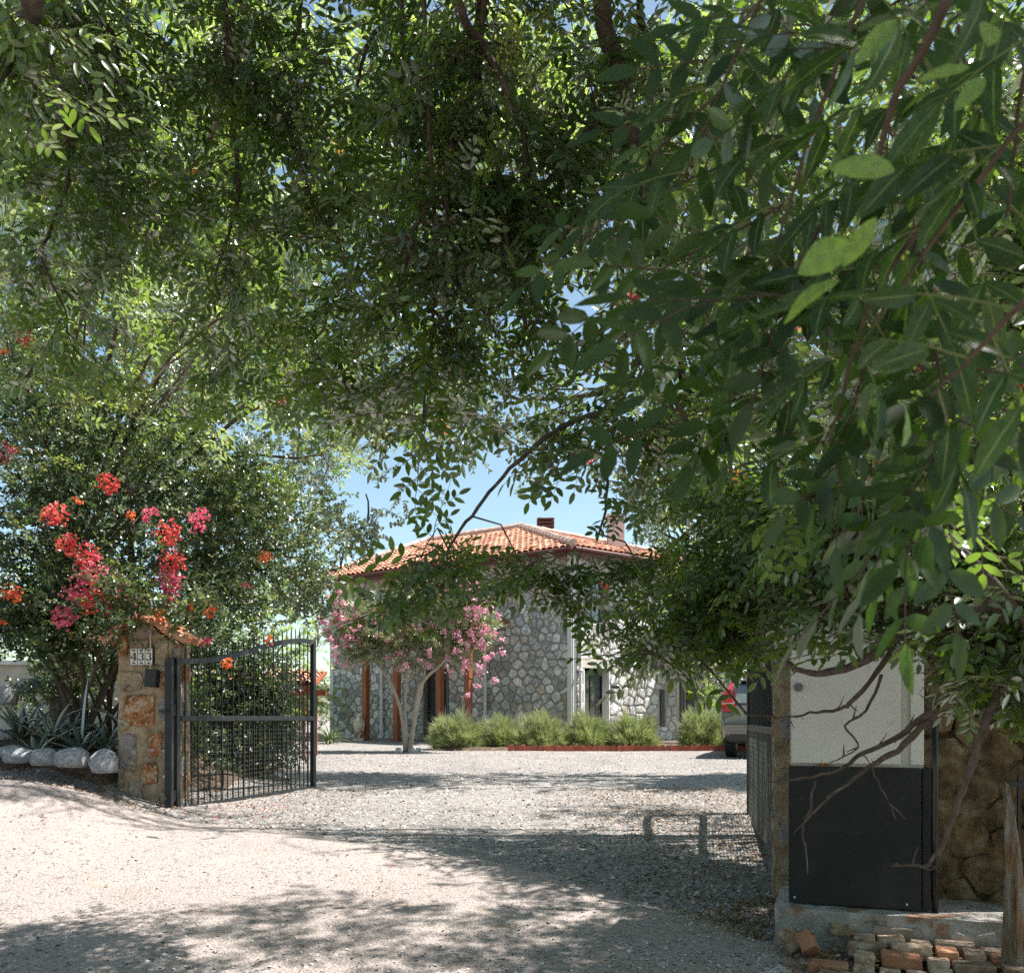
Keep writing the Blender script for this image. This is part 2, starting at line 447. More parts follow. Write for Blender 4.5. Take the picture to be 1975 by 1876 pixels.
def scatter(name, templates, pos, R, S, mat, parent=None, key='rnd', smooth=False, extra=None, **kw):
    """joined mesh of many placed copies. R (n,3,3) columns = local axes, S (n,) or (n,3)"""
    n = len(pos); S = np.asarray(S, float)
    if S.ndim == 1: S = np.repeat(S[:, None], 3, 1)
    which = rng.integers(0, len(templates), n)
    Vs, Fs, As = [], [], []; off = 0
    for k, tpl in enumerate(templates):
        idx = np.nonzero(which == k)[0]
        if not len(idx): continue
        v, f = tpl[0], tpl[1]; la = tpl[2] if len(tpl) > 2 else np.zeros(len(v))
        P = np.einsum('nij,nvj->nvi', R[idx], v[None] * S[idx][:, None, :]) + pos[idx][:, None, :]
        Vs.append(P.reshape(-1, 3)); m = len(v)
        Fs.append((f[None] + (np.arange(len(idx)) * m)[:, None, None]).reshape(-1, f.shape[1]) + off); off += m * len(idx)
        base = rng.random(len(idx)) * (1 if extra is None else extra)
        As.append(((la[None] + base[:, None]) % 1.0).ravel())
    o = link(name, mesh_np(name, np.concatenate(Vs), np.concatenate(Fs), mat, {key: np.concatenate(As)}, smooth), parent)
    return tag(o, **kw)

def rand_rot(n, up=0.0):
    q = rng.standard_normal((n, 4)); q /= np.linalg.norm(q, axis=1)[:, None]
    w, x, y, z = q.T
    return np.stack([np.stack([1 - 2 * (y * y + z * z), 2 * (x * y - z * w), 2 * (x * z + y * w)], 1),
                     np.stack([2 * (x * y + z * w), 1 - 2 * (x * x + z * z), 2 * (y * z - x * w)], 1),
                     np.stack([2 * (x * z - y * w), 2 * (y * z + x * w), 1 - 2 * (x * x + y * y)], 1)], 1)

def yaw_rot(n, tilt=.4):
    a = rng.random(n) * 2 * PI; c, s = np.cos(a), np.sin(a)
    nrm = np.stack([rng.normal(0, tilt, n), rng.normal(0, tilt, n), np.ones(n)], 1); nrm /= np.linalg.norm(nrm, axis=1)[:, None]
    d = np.stack([c, s, np.zeros(n)], 1); d -= nrm * (d * nrm).sum(1)[:, None]; d /= np.linalg.norm(d, axis=1)[:, None]
    return np.stack([d, np.cross(nrm, d), nrm], 2)

def ridge_z(x, y):
    return np.maximum(np.where(y < crest(x) + .25, road_z(x, y), -9), rough_ground(x, y))

def pebble_field(name, n, xr, yr, smin, smax, keep, mat):
    y = yr[0] * (yr[1] / yr[0]) ** rng.random(n); x = rng.uniform(-1, 1, n) * .62 * y
    k = (x > xr[0]) & (x < xr[1]) & keep(x, y)
    x, y = x[k], y[k]
    s = smin + (smax - smin) * rng.random(len(x)) ** 3
    pos = np.stack([x, y, ridge_z(x, y) + s * .2], 1)
    return scatter(name, rocks_template(), pos, yaw_rot(len(x), .5), s, mat, kind='stuff')

def pebmat(name, stops):
    m, nt, out = newmat(name); L = nt.links
    at = nt.nodes.new('ShaderNodeAttribute'); at.attribute_name = 'rnd'
    r = ramp(nt, stops); L.new(at.outputs['Fac'], r.inputs[0])
    p = nt.nodes.new('ShaderNodeBsdfPrincipled'); p.inputs['Roughness'].default_value = .85; L.new(r.outputs[0], p.inputs['Base Color'])
    L.new(p.outputs[0], out.inputs[0]); return m
M['pebble'] = pebmat('pebble', [(0, (.16, .155, .155)), (.35, (.34, .32, .30)), (.7, (.46, .42, .38)), (.93, (.55, .50, .45)), (1, (.68, .66, .62))])
yardside = lambda x, y: (y > crest(x) - .1 + .3 * rng.standard_normal(len(x))) & ~((x < -4.2) & (y < 12))
pebble_field('yard_gravel', 52000, (-9, 7), (5.0, 26), .006, .022, yardside, M['pebble'])
roadside = lambda x, y: (y < crest(x) + .1) & (rng.random(len(x)) < .08 + .5 * sst((x + .3) / 1.6) + .25 * sst((5.6 - y) / .8))
pebble_field('road_pebbles', 42000, (-9, 2), (4.3, 9.5), .003, .015, roadside, M['pebble'])

def hills():
    n = 120; V = []; F = []
    for i in range(n + 1):
        a = -1.2 + 2.4 * i / n; r = 330 + 40 * math.sin(a * 5); h = 9 + 9 * float(fbm(np.array(a * 5 + 9), np.array(1.0), 4, 2)) + 8 * max(0, -a)
        V += [(r * math.sin(a), r * math.cos(a), -2), (1.1 * r * math.sin(a), 1.1 * r * math.cos(a), h * .75), (1.25 * r * math.sin(a), 1.25 * r * math.cos(a), h)]
        if i:
            b = 3 * i
            for k in (0, 1): F.append((b - 3 + k, b + k, b + k + 1, b - 2 + k))
    M['hill'] = surf('hill_scrub', [(.4, (.06, .085, .04)), (.6, (.16, .15, .10))], .06, 8, .95, 0, coord='World')
    tag(link('hills', mesh_np('hills', np.array(V), np.array(F), M['hill'], smooth=True)), kind='structure')
hills()
# ------------------------------------------------------------------ materials of buildings and metal
M['mortar'] = surf('wall_mortar', [(.3, (.26, .24, .225)), (.7, (.36, .335, .315))], 4, 6, .95, .5, 50, .008, coord='World')
M['mortar_pale'] = surf('pale_mortar', [(.3, (.46, .42, .37)), (.7, (.58, .54, .49))], 4, 6, .95, .5, 50, .008, coord='World')
def stonemat(name, a, b, c, isl=.35):
    return surf(name, [(.36, a), (.5, b), (.64, c)], 9, 10, .9, .9, 26, .04, island=isl, coord='World')
M['stone_a'] = stonemat('grey_limestone', (.32, .32, .34), (.56, .555, .57), (.82, .81, .80))
M['stone_b'] = stonemat('pale_limestone', (.44, .43, .425), (.68, .665, .65), (.86, .84, .81))
M['stone_c'] = stonemat('warm_limestone', (.34, .28, .225), (.50, .43, .36), (.66, .60, .53))
M['stone_w'] = stonemat('whitish_limestone', (.42, .40, .37), (.56, .53, .50), (.70, .68, .64), .18)
M['tile'] = surf('terracotta_tile', [(.34, (.34, .135, .08)), (.5, (.47, .21, .125)), (.66, (.58, .36, .26))], 3, 8, .9, .4, 60, .004, island=.38, coord='World')
M['ridge'] = surf('ridge_mortar', [(.3, (.5, .36, .30)), (.7, (.64, .5, .43))], 5, 4, .9, .4)
M['fascia'] = surf('fascia_brown', [(.3, (.09, .028, .022)), (.7, (.13, .045, .035))], 6, 3, .6, .1)
M['white'] = surf('white_plaster', [(.3, (.66, .64, .62)), (.7, (.76, .74, .72))], 4, 5, .85, .15, 60, .003)
M['pinkish'] = surf('pinkish_plaster', [(.3, (.50, .42, .42)), (.7, (.6, .52, .51))], 4, 5, .85, .2, 60, .003)
M['redwood'] = surf('red_wood', [(.3, (.20, .055, .022)), (.7, (.32, .10, .045))], 6, 5, .55, .3, 40, .003, stretch=(6, 6, .6))
M['darkpaint'] = surf('dark_door_paint', [(.3, (.012, .014, .016)), (.7, (.02, .022, .025))], 5, 3, .5, .1)
M['greyframe'] = surf('grey_frame', [(.3, (.14, .15, .16)), (.7, (.19, .2, .21))], 5, 3, .5, .05)
M['beige'] = surf('beige_plaster', [(.3, (.52, .46, .38)), (.7, (.62, .57, .49))], 3, 5, .9, .3, 40, .004, spots=[((.36, .26, .14), 4, .58, .72)])
M['step'] = surf('step_stone', [(.3, (.42, .37, .31)), (.7, (.54, .49, .42))], 3, 5, .85, .3, 50, .004, coord='World')
def glassmat(name, col, rough=.08):
    m, nt, out = newmat(name); p = nt.nodes.new('ShaderNodeBsdfPrincipled')
    p.inputs['Base Color'].default_value = (*col, 1); p.inputs['Roughness'].default_value = rough
    p.inputs['Specular IOR Level'].default_value = .9; p.inputs['Coat Weight'].default_value = 1; p.inputs['Coat Roughness'].default_value = .03
    nt.links.new(p.outputs[0], out.inputs[0]); return m
M['glass'] = glassmat('window_glass', (.05, .065, .07))
M['glass_pale'] = glassmat('balcony_glass', (.42, .52, .54), .2)
M['iron'] = surf('black_iron', [(.3, (.010, .012, .013)), (.7, (.02, .023, .024))], 14, 4, .5, .25, 60, .002, spots=[((.09, .09, .085), 9, .66, .8)])
M['wire'] = surf('wire', [(.3, (.07, .075, .06)), (.7, (.11, .115, .1))], 8, 2, .6, 0)

class Frame:
    def __init__(s, o, u):
        s.o = Vector(o); s.u = Vector((u[0], u[1], 0)).normalized(); s.n = Vector((s.u.y, -s.u.x, 0))
        if s.n.dot(-s.o) < 0 and False: s.n = -s.n
    def __call__(s, a, z, d=0): return s.o + s.u * a + s.n * d + Vector((0, 0, z))

def wb(mb, name, mats, parent, **kw):
    l = parent.location; mb.v = [(p[0] - l.x, p[1] - l.y, p[2] - l.z) for p in mb.v]
    return mb.build(name, mats, parent, **kw)

def fbox(mb, F, s0, s1, z0, z1, d0, d1):
    P = [F(s, z, d) for z in (z0, z1) for s, d in ((s0, d0), (s1, d0), (s1, d1), (s0, d1))]
    mb.poly(P, [(3, 2, 1, 0), (4, 5, 6, 7), (0, 1, 5, 4), (1, 2, 6, 5), (2, 3, 7, 6), (3, 0, 4, 7)]); return mb

def clip(poly, nx, ny, c):
    """keep the side nx*x+ny*y <= c"""
    out = []; n = len(poly)
    for i in range(n):
        a, b = poly[i], poly[(i + 1) % n]
        da, db = nx * a[0] + ny * a[1] - c, nx * b[0] + ny * b[1] - c
        if da <= 0: out.append(a)
        if (da < 0 < db) or (db < 0 < da):
            t = da / (da - db); out.append((a[0] + t * (b[0] - a[0]), a[1] + t * (b[1] - a[1])))
    return out

def rubble(s0, s1, z0, z1, cs, cz, holes=(), gap=.02, R=None):
    """irregular stone outlines filling a rectangle"""
    R = R or random
    pts = []; rows = max(1, round((z1 - z0) / cz))
    for j in range(rows + 2):
        cols = max(1, round((s1 - s0) / cs))
        for i in range(-1, cols + 1):
            pts.append((s0 + (i + .5 + .5 * (j % 2) + R.uniform(-.38, .38)) * (s1 - s0) / cols, z0 + (j - .5 + R.uniform(-.34, .34)) * (z1 - z0) / rows))
    P = np.array(pts); out = []
    for k, (x, y) in enumerate(pts):
        if not (s0 < x < s1 and z0 < y < z1): continue
        if any(a - .02 < x < b + .02 and c - .02 < y < d + .02 for a, b, c, d in holes): continue
        if any(a - .02 < x < b + .02 and c - .02 < y < d + .02 for a, b, c, d in holes): continue
        poly = [(max(x - 1.2 * cs, s0), max(y - 1.2 * cz, z0)), (min(x + 1.2 * cs, s1), max(y - 1.2 * cz, z0)),
                (min(x + 1.2 * cs, s1), min(y + 1.2 * cz, z1)), (max(x - 1.2 * cs, s0), min(y + 1.2 * cz, z1))]
        d = np.hypot((P[:, 0] - x), (P[:, 1] - y)); near = np.argsort(d)[1:16]
        for q in near:
            dx, dy = P[q, 0] - x, P[q, 1] - y; l = math.hypot(dx, dy)
            poly = clip(poly, dx / l, dy / l, (dx * (x + P[q, 0]) / 2 + dy * (y + P[q, 1]) / 2) / l - gap * R.uniform(.5, 1.2))
            if len(poly) < 3: break
        for a, b, c, e in holes:
            if len(poly) < 3: break
            g = .015
            if x < a and min(1, max(p[0] for p in poly) - a) > 0 and c - .02 < y < e + .02: poly = clip(poly, 1, 0, a - g)
            elif x > b and c - .02 < y < e + .02: poly = clip(poly, -1, 0, -(b + g))
            elif y > e and a - .02 < x < b + .02: poly = clip(poly, 0, -1, -(e + g))
            elif y < c and a - .02 < x < b + .02: poly = clip(poly, 0, 1, c - g)
        if len(poly) < 3: continue
        xs = [p[0] for p in poly]; ys = [p[1] for p in poly]
        if max(xs) - min(xs) < .05 or max(ys) - min(ys) < .05: continue
        out.append(round_poly(poly))
    return out

def round_poly(poly, k=.17):
    o = []; n = len(poly)
    for i in range(n):
        a, b = poly[i], poly[(i + 1) % n]
        if math.hypot(a[0] - b[0], a[1] - b[1]) < .012: o.append(((a[0] + b[0]) / 2, (a[1] + b[1]) / 2)); continue
        o.append((a[0] + k * (b[0] - a[0]), a[1] + k * (b[1] - a[1]))); o.append((b[0] + k * (a[0] - b[0]), b[1] + k * (a[1] - b[1])))
    return o

def stone_shape(mb, poly, F, depth, d0=0.0):
    poly = [(x + random.uniform(-.012, .012) * JAG, z + random.uniform(-.012, .012) * JAG) for x, z in poly]
    n = len(poly); cx = sum(p[0] for p in poly) / n; cz = sum(p[1] for p in poly) / n
    h = depth * random.uniform(.7, 1.3); tx, tz = random.uniform(-.3, .3), random.uniform(-.3, .3)
    r0 = [F(x, z, d0 - .01) for x, z in poly]
    r1 = [F(cx + (x - cx) * .95, cz + (z - cz) * .95, d0 + h * .65) for x, z in poly]
    r2 = [F(cx + (x - cx) * .72, cz + (z - cz) * .72, d0 + h * (1 + tx * (x - cx) + tz * (z - cz)) + random.uniform(-.15, .15) * h) for x, z in poly]
    c = [F(cx, cz, d0 + h * 1.05)]
    fs = []
    for i in range(n):
        j = (i + 1) % n
        fs += [[i, j, n + j, n + i], [n + i, n + j, 2 * n + j, 2 * n + i], [2 * n + i, 2 * n + j, 3 * n]]
    mb.poly(r0 + r1 + r2 + c, fs)

JAG = 1.0
# ------------------------------------------------------------------ the stone house
A = Vector((1.79, 26.5, .78))
house = empty('stone_house', A, 0, 'two-storey grey rubble stone house with orange tiled hip roof and wooden porch', 'house')
F1 = Frame(A, (-.82, .57)); F1.n = Vector((-.57, -.82, 0)).normalized()
F2 = Frame(A, (.8, .6)); F2.n = Vector((.6, -.8, 0))
HW = 5.75
h1 = [(4.72, 5.8, 0, 2.4), (7.14, 8.9, 4.0, 5.25)]
h2 = [(.45, 1.54, 0, 2.3), (4.56, 5.6, 0, 2.25), (.5, 1.5, 3.7, 5.0), (3.7, 4.0, .5, 1.7), (3.4, 4.6, 3.4, 5.0)]
def wall_with_holes(mb, F, s1, zt, holes, d0, d1):
    xs = sorted({0, s1, *[h[0] for h in holes], *[h[1] for h in holes]})
    for a, b in zip(xs, xs[1:]):
        hs = sorted((h[2], h[3]) for h in holes if h[0] <= a and h[1] >= b); z = -.3
        for c, d in hs:
            if c > z + .01: fbox(mb, F, a, b, z, c, d0, d1)
            z = d
        if z < zt: fbox(mb, F, a, b, z, zt, d0, d1)
w = MB(); wall_with_holes(w, F1, 10.2, HW, h1, -.4, 0); wall_with_holes(w, F2, 7.6, HW, h2, -.4, 0)
Lb = F1(10.2, 0) - F1.n * 8; Rb = F2(7.6, 0) - F2.n * 5
FL = Frame(F1(10.2, 0), (-F1.n.x, -F1.n.y)); FL.n = F1.u.copy()
FR = Frame(F2(7.6, 0), (-F2.n.x, -F2.n.y)); FR.n = F2.u.copy()
fbox(w, FL, .4, 8, -.3, HW, -.4, 0); fbox(w, FR, .4, 5, -.3, HW, -.4, 0)
d = (Rb - Lb); FB = Frame(Lb, (d.x, d.y)); FB.n = Vector((-FB.u.y, FB.u.x, 0))
fbox(w, FB, 0, d.length, -.3, HW, -.1, .2)
wb(w, 'wall', M['mortar'], house)
parts_left = [210, 88]
stuff = {k: MB() for k in ('stone_a', 'stone_b', 'stone_c', 'stone_w')}
def lay(F, polys, pick, limit, show):
    polys.sort(key=lambda p: -show(p)); n = 0
    for p in polys:
        m = pick(p)
        if n < limit and show(p) > 0:
            mb = MB(); stone_shape(mb, p, F, .035); wb(mb, 'stone', M[m], house); n += 1
        else: stone_shape(stuff[m], p, F, .035)
cen = lambda p: (sum(q[0] for q in p) / len(p), sum(q[1] for q in p) / len(p))
def show1(p):
    x, z = cen(p); a = 0
    if x < 3.6 and z > .3: a = 2
    if z < 3.0 and (x > 8.2 or x < 8.2): a = max(a, 1.5 if x > 6 else 1.2)
    return a + random.random() * .1
lay(F1, rubble(.14, 10.1, 0, HW - .1, .33, .26, h1, .024), lambda p: random.choices(['stone_a', 'stone_b', 'stone_c'], (5, 4, 1.2 if cen(p)[1] < 4.4 else 6))[0], 210, show1)  # more warm stones below the eave, standing for the warm light bounced there
lay(F2, rubble(.14, 7.5, 0, HW - .1, .36, .30, h2, .02), lambda p: random.choices(['stone_w', 'stone_b', 'stone_c'], (6, 3, 1))[0], 88, lambda p: 1 if cen(p)[1] < 2.7 else 0)
for k, mb in stuff.items(): wb(mb, 'rubble_stones', M[k], house, kind='stuff')
# white corner bands, rain pipes
q = MB(); fbox(q, F1, -.02, .13, -.2, HW, .002, .055); fbox(q, F2, 0, .13, -.2, HW, .002, .055); wb(q, 'corner_band', M['white'], house)
q = MB(); fbox(q, F1, 10.06, 10.22, -.2, HW, .002, .055); wb(q, 'corner_band', M['white'], house)
for F, s, top in ((F1, 3.14, 3.4), (F2, .24, 5.5), (F1, 7.6, 3.0)):
    q = MB(); q.tube([F(s, -.05, .12), F(s, top - .3, .12), F(s, top, .05)], .055, 8)
    for z in (.8, 2.2): fbox(q, F, s - .08, s + .08, z, z + .04, .03, .19)
    wb(q, 'rain_pipe', M['white'], house)
# doors and windows
def window(F, s0, s1, z0, z1, nm='window', depth=-.22, panes=2, frm='greyframe', gl='glass'):
    q = MB(); t = .06
    fbox(q, F, s0, s0 + t, z0, z1, depth - .05, depth); fbox(q, F, s1 - t, s1, z0, z1, depth - .05, depth)
    fbox(q, F, s0 + t, s1 - t, z1 - t, z1, depth - .05, depth); fbox(q, F, s0 + t, s1 - t, z0, z0 + t, depth - .05, depth)
    w_ = (s1 - s0 - 2 * t) / panes
    for k in range(1, panes): fbox(q, F, s0 + t + k * w_ - .02, s0 + t + k * w_ + .02, z0 + t, z1 - t, depth - .05, depth - .003)
    f = wb(q, nm, M[frm], house)
    for k in range(panes):
        g = MB(); fbox(g, F, s0 + t + k * w_ + .02, s0 + t + (k + 1) * w_ - .02, z0 + t, z1 - t, depth - .04, depth - .025)
        l = house.location; g.v = [(p[0] - l.x, p[1] - l.y, p[2] - l.z) for p in g.v]; g.build('pane', M[gl], f)
q = MB(); fbox(q, F1, 4.98, 5.76, .02, 2.36, -.26, -.2)
for a, b, c, e in ((5.06, 5.34, .2, 1.1), (5.42, 5.68, .2, 1.1), (5.06, 5.34, 1.25, 2.2), (5.42, 5.68, 1.25, 2.2)): fbox(q, F1, a, b, c, e, -.2, -.185)
dr = wb(q, 'door', M['darkpaint'], house)
l = house.location
q = MB(); q.tube([F1(5.68, 1.02, -.19) - l, F1(5.68, 1.02, -.13) - l, F1(5.58, 1.02, -.13) - l], .014, 6); q.build('handle', M['greyframe'], dr)
window(F1, 4.72, 4.97, .02, 2.4, 'sidelight', -.2, 1)
window(F1, 7.16, 8.88, 4.02, 5.23)
window(F2, .5, 1.5, .04, 2.24, 'glazed_door', -.3, 2, 'darkpaint'); window(F2, 4.6, 5.56, .04, 2.2, 'tall_window', -.25, 2)
window(F2, .52, 1.48, 3.72, 4.98); window(F2, 3.42, 4.58, 3.42, 4.98); window(F2, 3.71, 3.99, .52, 1.68, 'narrow_window', -.1, 1)
q = MB(); fbox(q, F2, .3, 1.7, 2.3, 2.62, -.39, .04); wb(q, 'lintel', M['beige'], house)
q = MB(); fbox(q, F2, .452, .5, 0, 2.298, -.39, .015); fbox(q, F2, 1.5, 1.538, 0, 2.298, -.39, .015); wb(q, 'door_jamb', M['white'], house)
q = MB(); fbox(q, F2, 3.95, 8.6, 2.5, 2.85, .05, 1.1); wb(q, 'balcony_slab', M['beige'], house)
q = MB(); fbox(q, F2, 4.0, 8.5, 2.87, 3.75, 1.0, 1.02); wb(q, 'balcony_glass', M['glass_pale'], house)
q = MB()
for s in (4.0, 5.5, 7.0, 8.5): fbox(q, F2, s - .02, s + .02, 2.85, 3.8, 1.02, 1.06)
fbox(q, F2, 3.98, 8.52, 3.8, 3.84, 1.0, 1.06); wb(q, 'balcony_rail', M['greyframe'], house)
q = MB(); q.box(F2(6.3, 1.1, .8), (.2, .2, 2.8)); q.box(F2(8.3, 1.1, .8), (.2, .2, 2.8)); wb(q, 'balcony_post', M['white'], house)
# roof
ZE = HW + .02
def solve_off(n1, n2, a, b):
    det = n1.x * n2.y - n1.y * n2.x
    return Vector(((a * n2.y - b * n1.y) / det, (n1.x * b - n2.x * a) / det, 0))
E0 = A + solve_off(F1.n, F2.n, .42, .42) + Vector((0, 0, ZE)); E1 = F1(10.7, ZE, .42); E2 = F2(8.1, ZE, .42)
P1 = A + Vector((-1.46, 5.88, 7.66)); P2 = A + Vector((-5.1, 8.4, 7.66))
Bk = F1(10.7, ZE, -8.5); Br = F2(8.1, ZE, -5.4)
q = MB(); up = Vector((0, 0, .06))
q.poly([E0, E1, E2, P1, P2, Bk, Br], [(0, 3, 4, 1), (0, 2, 3), (1, 4, 5), (5, 4, 3, 6), (6, 3, 2), (0, 1, 5, 6, 2)])
roof = wb(q, 'roof', M['tile'], house)
q = MB()
for a, b, n in ((E0, E1, F1.n), (E0, E2, F2.n), (E1, Bk, F1.u), (E2, Br, F2.u)):
    e = (b - a).normalized(); q.poly([a + n * .02 - e * .02, b + n * .02 + e * .02, b - n * .03 + e * .02, a - n * .03 - e * .02] + [p + Vector((0, 0, .2)) for p in (a + n * .02 - e * .02, b + n * .02 + e * .02, b - n * .03 + e * .02, a - n * .03 - e * .02)],
           [(3, 2, 1, 0), (4, 5, 6, 7), (0, 1, 5, 4), (1, 2, 6, 5), (2, 3, 7, 6), (3, 0, 4, 7)])
for v_i in range(len(q.v)): q.v[v_i] = (q.v[v_i][0], q.v[v_i][1], q.v[v_i][2] - .2)
wb(q, 'fascia', M['fascia'], house)
q = MB()
for a, b, n in ((E0, E1, F1.n), (E0, E2, F2.n)):
    q.tube([a + n * .08 + Vector((0, 0, -.02)), b + n * .08 + Vector((0, 0, -.05))], .06, 8)
wb(q, 'gutter', M['fascia'], house)

def tiles_on(mb, poly3, eave_a, eave_b, pw=.22, pl=.36):
    """half-round clay tiles in courses up a roof slope"""
    e = (eave_b - eave_a).normalized(); nrm = None
    for p in poly3:
        c = e.cross(p - eave_a)
        if c.length > 1: nrm = c.normalized(); break
    if nrm.z < 0: nrm = -nrm
    upd = nrm.cross(e).normalized()
    if upd.z < 0: upd = -upd
    P2 = [((p - eave_a).dot(e), (p - eave_a).dot(upd)) for p in poly3]
    def inside(x, y):
        c = False; n = len(P2)
        for i in range(n):
            (x1, y1), (x2, y2) = P2[i], P2[(i + 1) % n]
            if (y1 > y) != (y2 > y) and x < (x2 - x1) * (y - y1) / (y2 - y1) + x1: c = not c
        return c
    mx = max(p[0] for p in P2); my = max(p[1] for p in P2); y = 0.0
    while y < my:
        x = min(p[0] for p in P2)
        while x < mx:
            if inside(x + pw / 2, y + pl * .4):
                b = len(mb.v); jx = random.uniform(-.008, .008); jz = random.uniform(0, .012)
                for t, lift, rr in ((-.04, .05, .5), (pl + .02, .012, .42)):
                    for k in range(5):
                        a = PI * k / 4
                        mb.v.append(tuple(eave_a + e * (x + pw / 2 + jx - math.cos(a) * pw * rr) + upd * (y + t) + nrm * (lift + jz + math.sin(a) * pw * .36)))
                for k in range(4): mb.f.append([b + k, b + k + 1, b + 5 + k + 1, b + 5 + k]); mb.m.append(0)
            x += pw
        y += pl
q = MB(); tiles_on(q, [E0, E1, P2, P1], E0, E1); tiles_on(q, [E0, E2, P1], E0, E2); tiles_on(q, [E1, Bk, P2], E1, Bk)
l = house.location; q.v = [(p[0] - l.x, p[1] - l.y, p[2] - l.z) for p in q.v]
q.build('roof_tiles', M['tile'], roof, kind='stuff')
q = MB()
for a, b in ((P1, P2), (E0, P1), (P1, E2), (E1, P2)):
    n = int((b - a).length / .38)
    for k in range(n):
        p0 = a.lerp(b, k / n) + Vector((0, 0, .13 + .02 * random.random())); p1 = a.lerp(b, (k + 1) / n) + Vector((0, 0, .13))
        q.tube([p0 - l, p1 - l], [.13, .11], 8)
q.build('ridge_caps', M['ridge'], roof, kind='stuff')
def chimney(c, w_, h, mat, slots):
    q = MB(); q.box((c.x, c.y, c.z + h / 2), (w_, w_, h)); o = wb(q, 'chimney', mat, house)
    q = MB()
    for k in range(slots): q.box((c.x, c.y, c.z + h + .08 + k * .13), (w_ + .08, w_ + .08, .055))
    for sx in (-1, 1):
        for sy in (-1, 1): q.box((c.x + sx * w_ * .4, c.y + sy * w_ * .4, c.z + h + .5 * .13 * slots), (.06, .06, .13 * slots))
    q.v = [(p[0] - l.x, p[1] - l.y, p[2] - l.z) for p in q.v]; q.build('chimney_cap', M['fascia'] if slots > 2 else mat, o)
chimney(W(1052, 1050, 32.6), .55, .42, M['white'], 4)
chimney(W(1187, 1075, 30.5), .55, 1.2, M['pinkish'], 2)
# porch: stepped slab, posts, beams and small roof
def porch_pt(px):
    O = A + F1.n * 2.0; r = (px - CX) / FPX; s = (O.x - r * O.y) / (-F1.u.x + r * F1.u.y)
    return s
ss = [porch_pt(p) for p in (705, 765, 848, 903)]
q = MB(); fbox(q, F1, 3.3, ss[0] + 1.4, -.5, .01, .057, 2.35); wb(q, 'porch_floor', M['step'], house, bevel=.02)
q = MB(); fbox(q, F1, 3.3, ss[0] + 1.7, -.6, -.11, 2.35, 2.8); wb(q, 'porch_step', M['step'], house, bevel=.02)
for s in ss:
    q = MB(); fbox(q, F1, s - .09, s + .09, .02, 3.1, 1.9, 2.08); fbox(q, F1, s - .11, s + .11, .5, .56, 1.88, 2.1); fbox(q, F1, s - .11, s + .11, 1.95, 2.02, 1.88, 2.1)
    fbox(q, F1, s - .14, s + .14, .02, .1, 1.85, 2.13); fbox(q, F1, s - .3, s + .3, 2.98, 3.1, 1.9, 2.08 + .003)
    wb(q, 'porch_post', M['redwood'], house)
q = MB(); fbox(q, F1, ss[3] - .4, ss[0] + .4, 3.1, 3.28, 1.88, 2.1); wb(q, 'porch_beam', M['redwood'], house)
R0, R1 = F1(ss[3] - .15, 3.27, 2.35), F1(ss[0] + .4, 3.27, 2.35); R2, R3 = F1(ss[0] + .4, 3.75, .06), F1(ss[3] - .15, 3.75, .06)
q = MB(); q.poly([R0, R1, R2, R3] + [p + Vector((0, 0, .06)) for p in (R0, R1, R2, R3)], [(3, 2, 1, 0), (4, 5, 6, 7), (0, 1, 5, 4), (1, 2, 6, 5), (2, 3, 7, 6), (3, 0, 4, 7)])
pr = wb(q, 'porch_roof', M['redwood'], house)
q = MB(); tiles_on(q, [R0, R1, R2, R3], R0 + Vector((0, 0, .05)), R1 + Vector((0, 0, .05))); q.v = [(p[0] - l.x, p[1] - l.y, p[2] - l.z) for p in q.v]
q.build('porch_roof_tiles', M['tile'], pr, kind='stuff')

# ------------------------------------------------------------------ left gate pillar
gp = Vector((-3.975, 9.6, .5))
pil = empty('gate_pillar', gp, 0, 'stone gate pillar with orange rusty stones, small tiled gable roof and house number 433', 'pillar')
M['pil_mortar'] = surf('pillar_mortar', [(.34, (.24, .17, .10)), (.5, (.41, .31, .20)), (.64, (.54, .45, .33))], 8, 10, .95, 1.0, 34, .03, spots=[((.30, .30, .29), 3, .55, .68)])
M['st_orange'] = surf('rust_orange_stone', [(.34, (.20, .08, .035)), (.46, (.42, .17, .06)), (.54, (.50, .27, .13)), (.62, (.62, .46, .32)), (.7, (.36, .22, .13))], 13, 10, .9, 1.0, 40, .04, spots=[((.60, .52, .43), 26, .55, .62)])
M['st_tan'] = surf('tan_stone', [(.34, (.17, .13, .09)), (.46, (.38, .31, .22)), (.55, (.48, .34, .19)), (.64, (.60, .54, .46)), (.72, (.33, .27, .2))], 12, 10, .9, 1.0, 40, .04, spots=[((.22, .19, .15), 22, .58, .66)])
M['st_grey'] = surf('grey_rusty_stone', [(.34, (.17, .165, .17)), (.48, (.36, .34, .34)), (.57, (.46, .33, .22)), (.66, (.55, .53, .51))], 11, 10, .9, 1.0, 40, .04, spots=[((.20, .18, .17), 20, .58, .66)])
q = MB(); hx = .288; fr = Frame((gp.x, gp.y, 0), (1, 0)); fr.n = Vector((0, -1, 0))
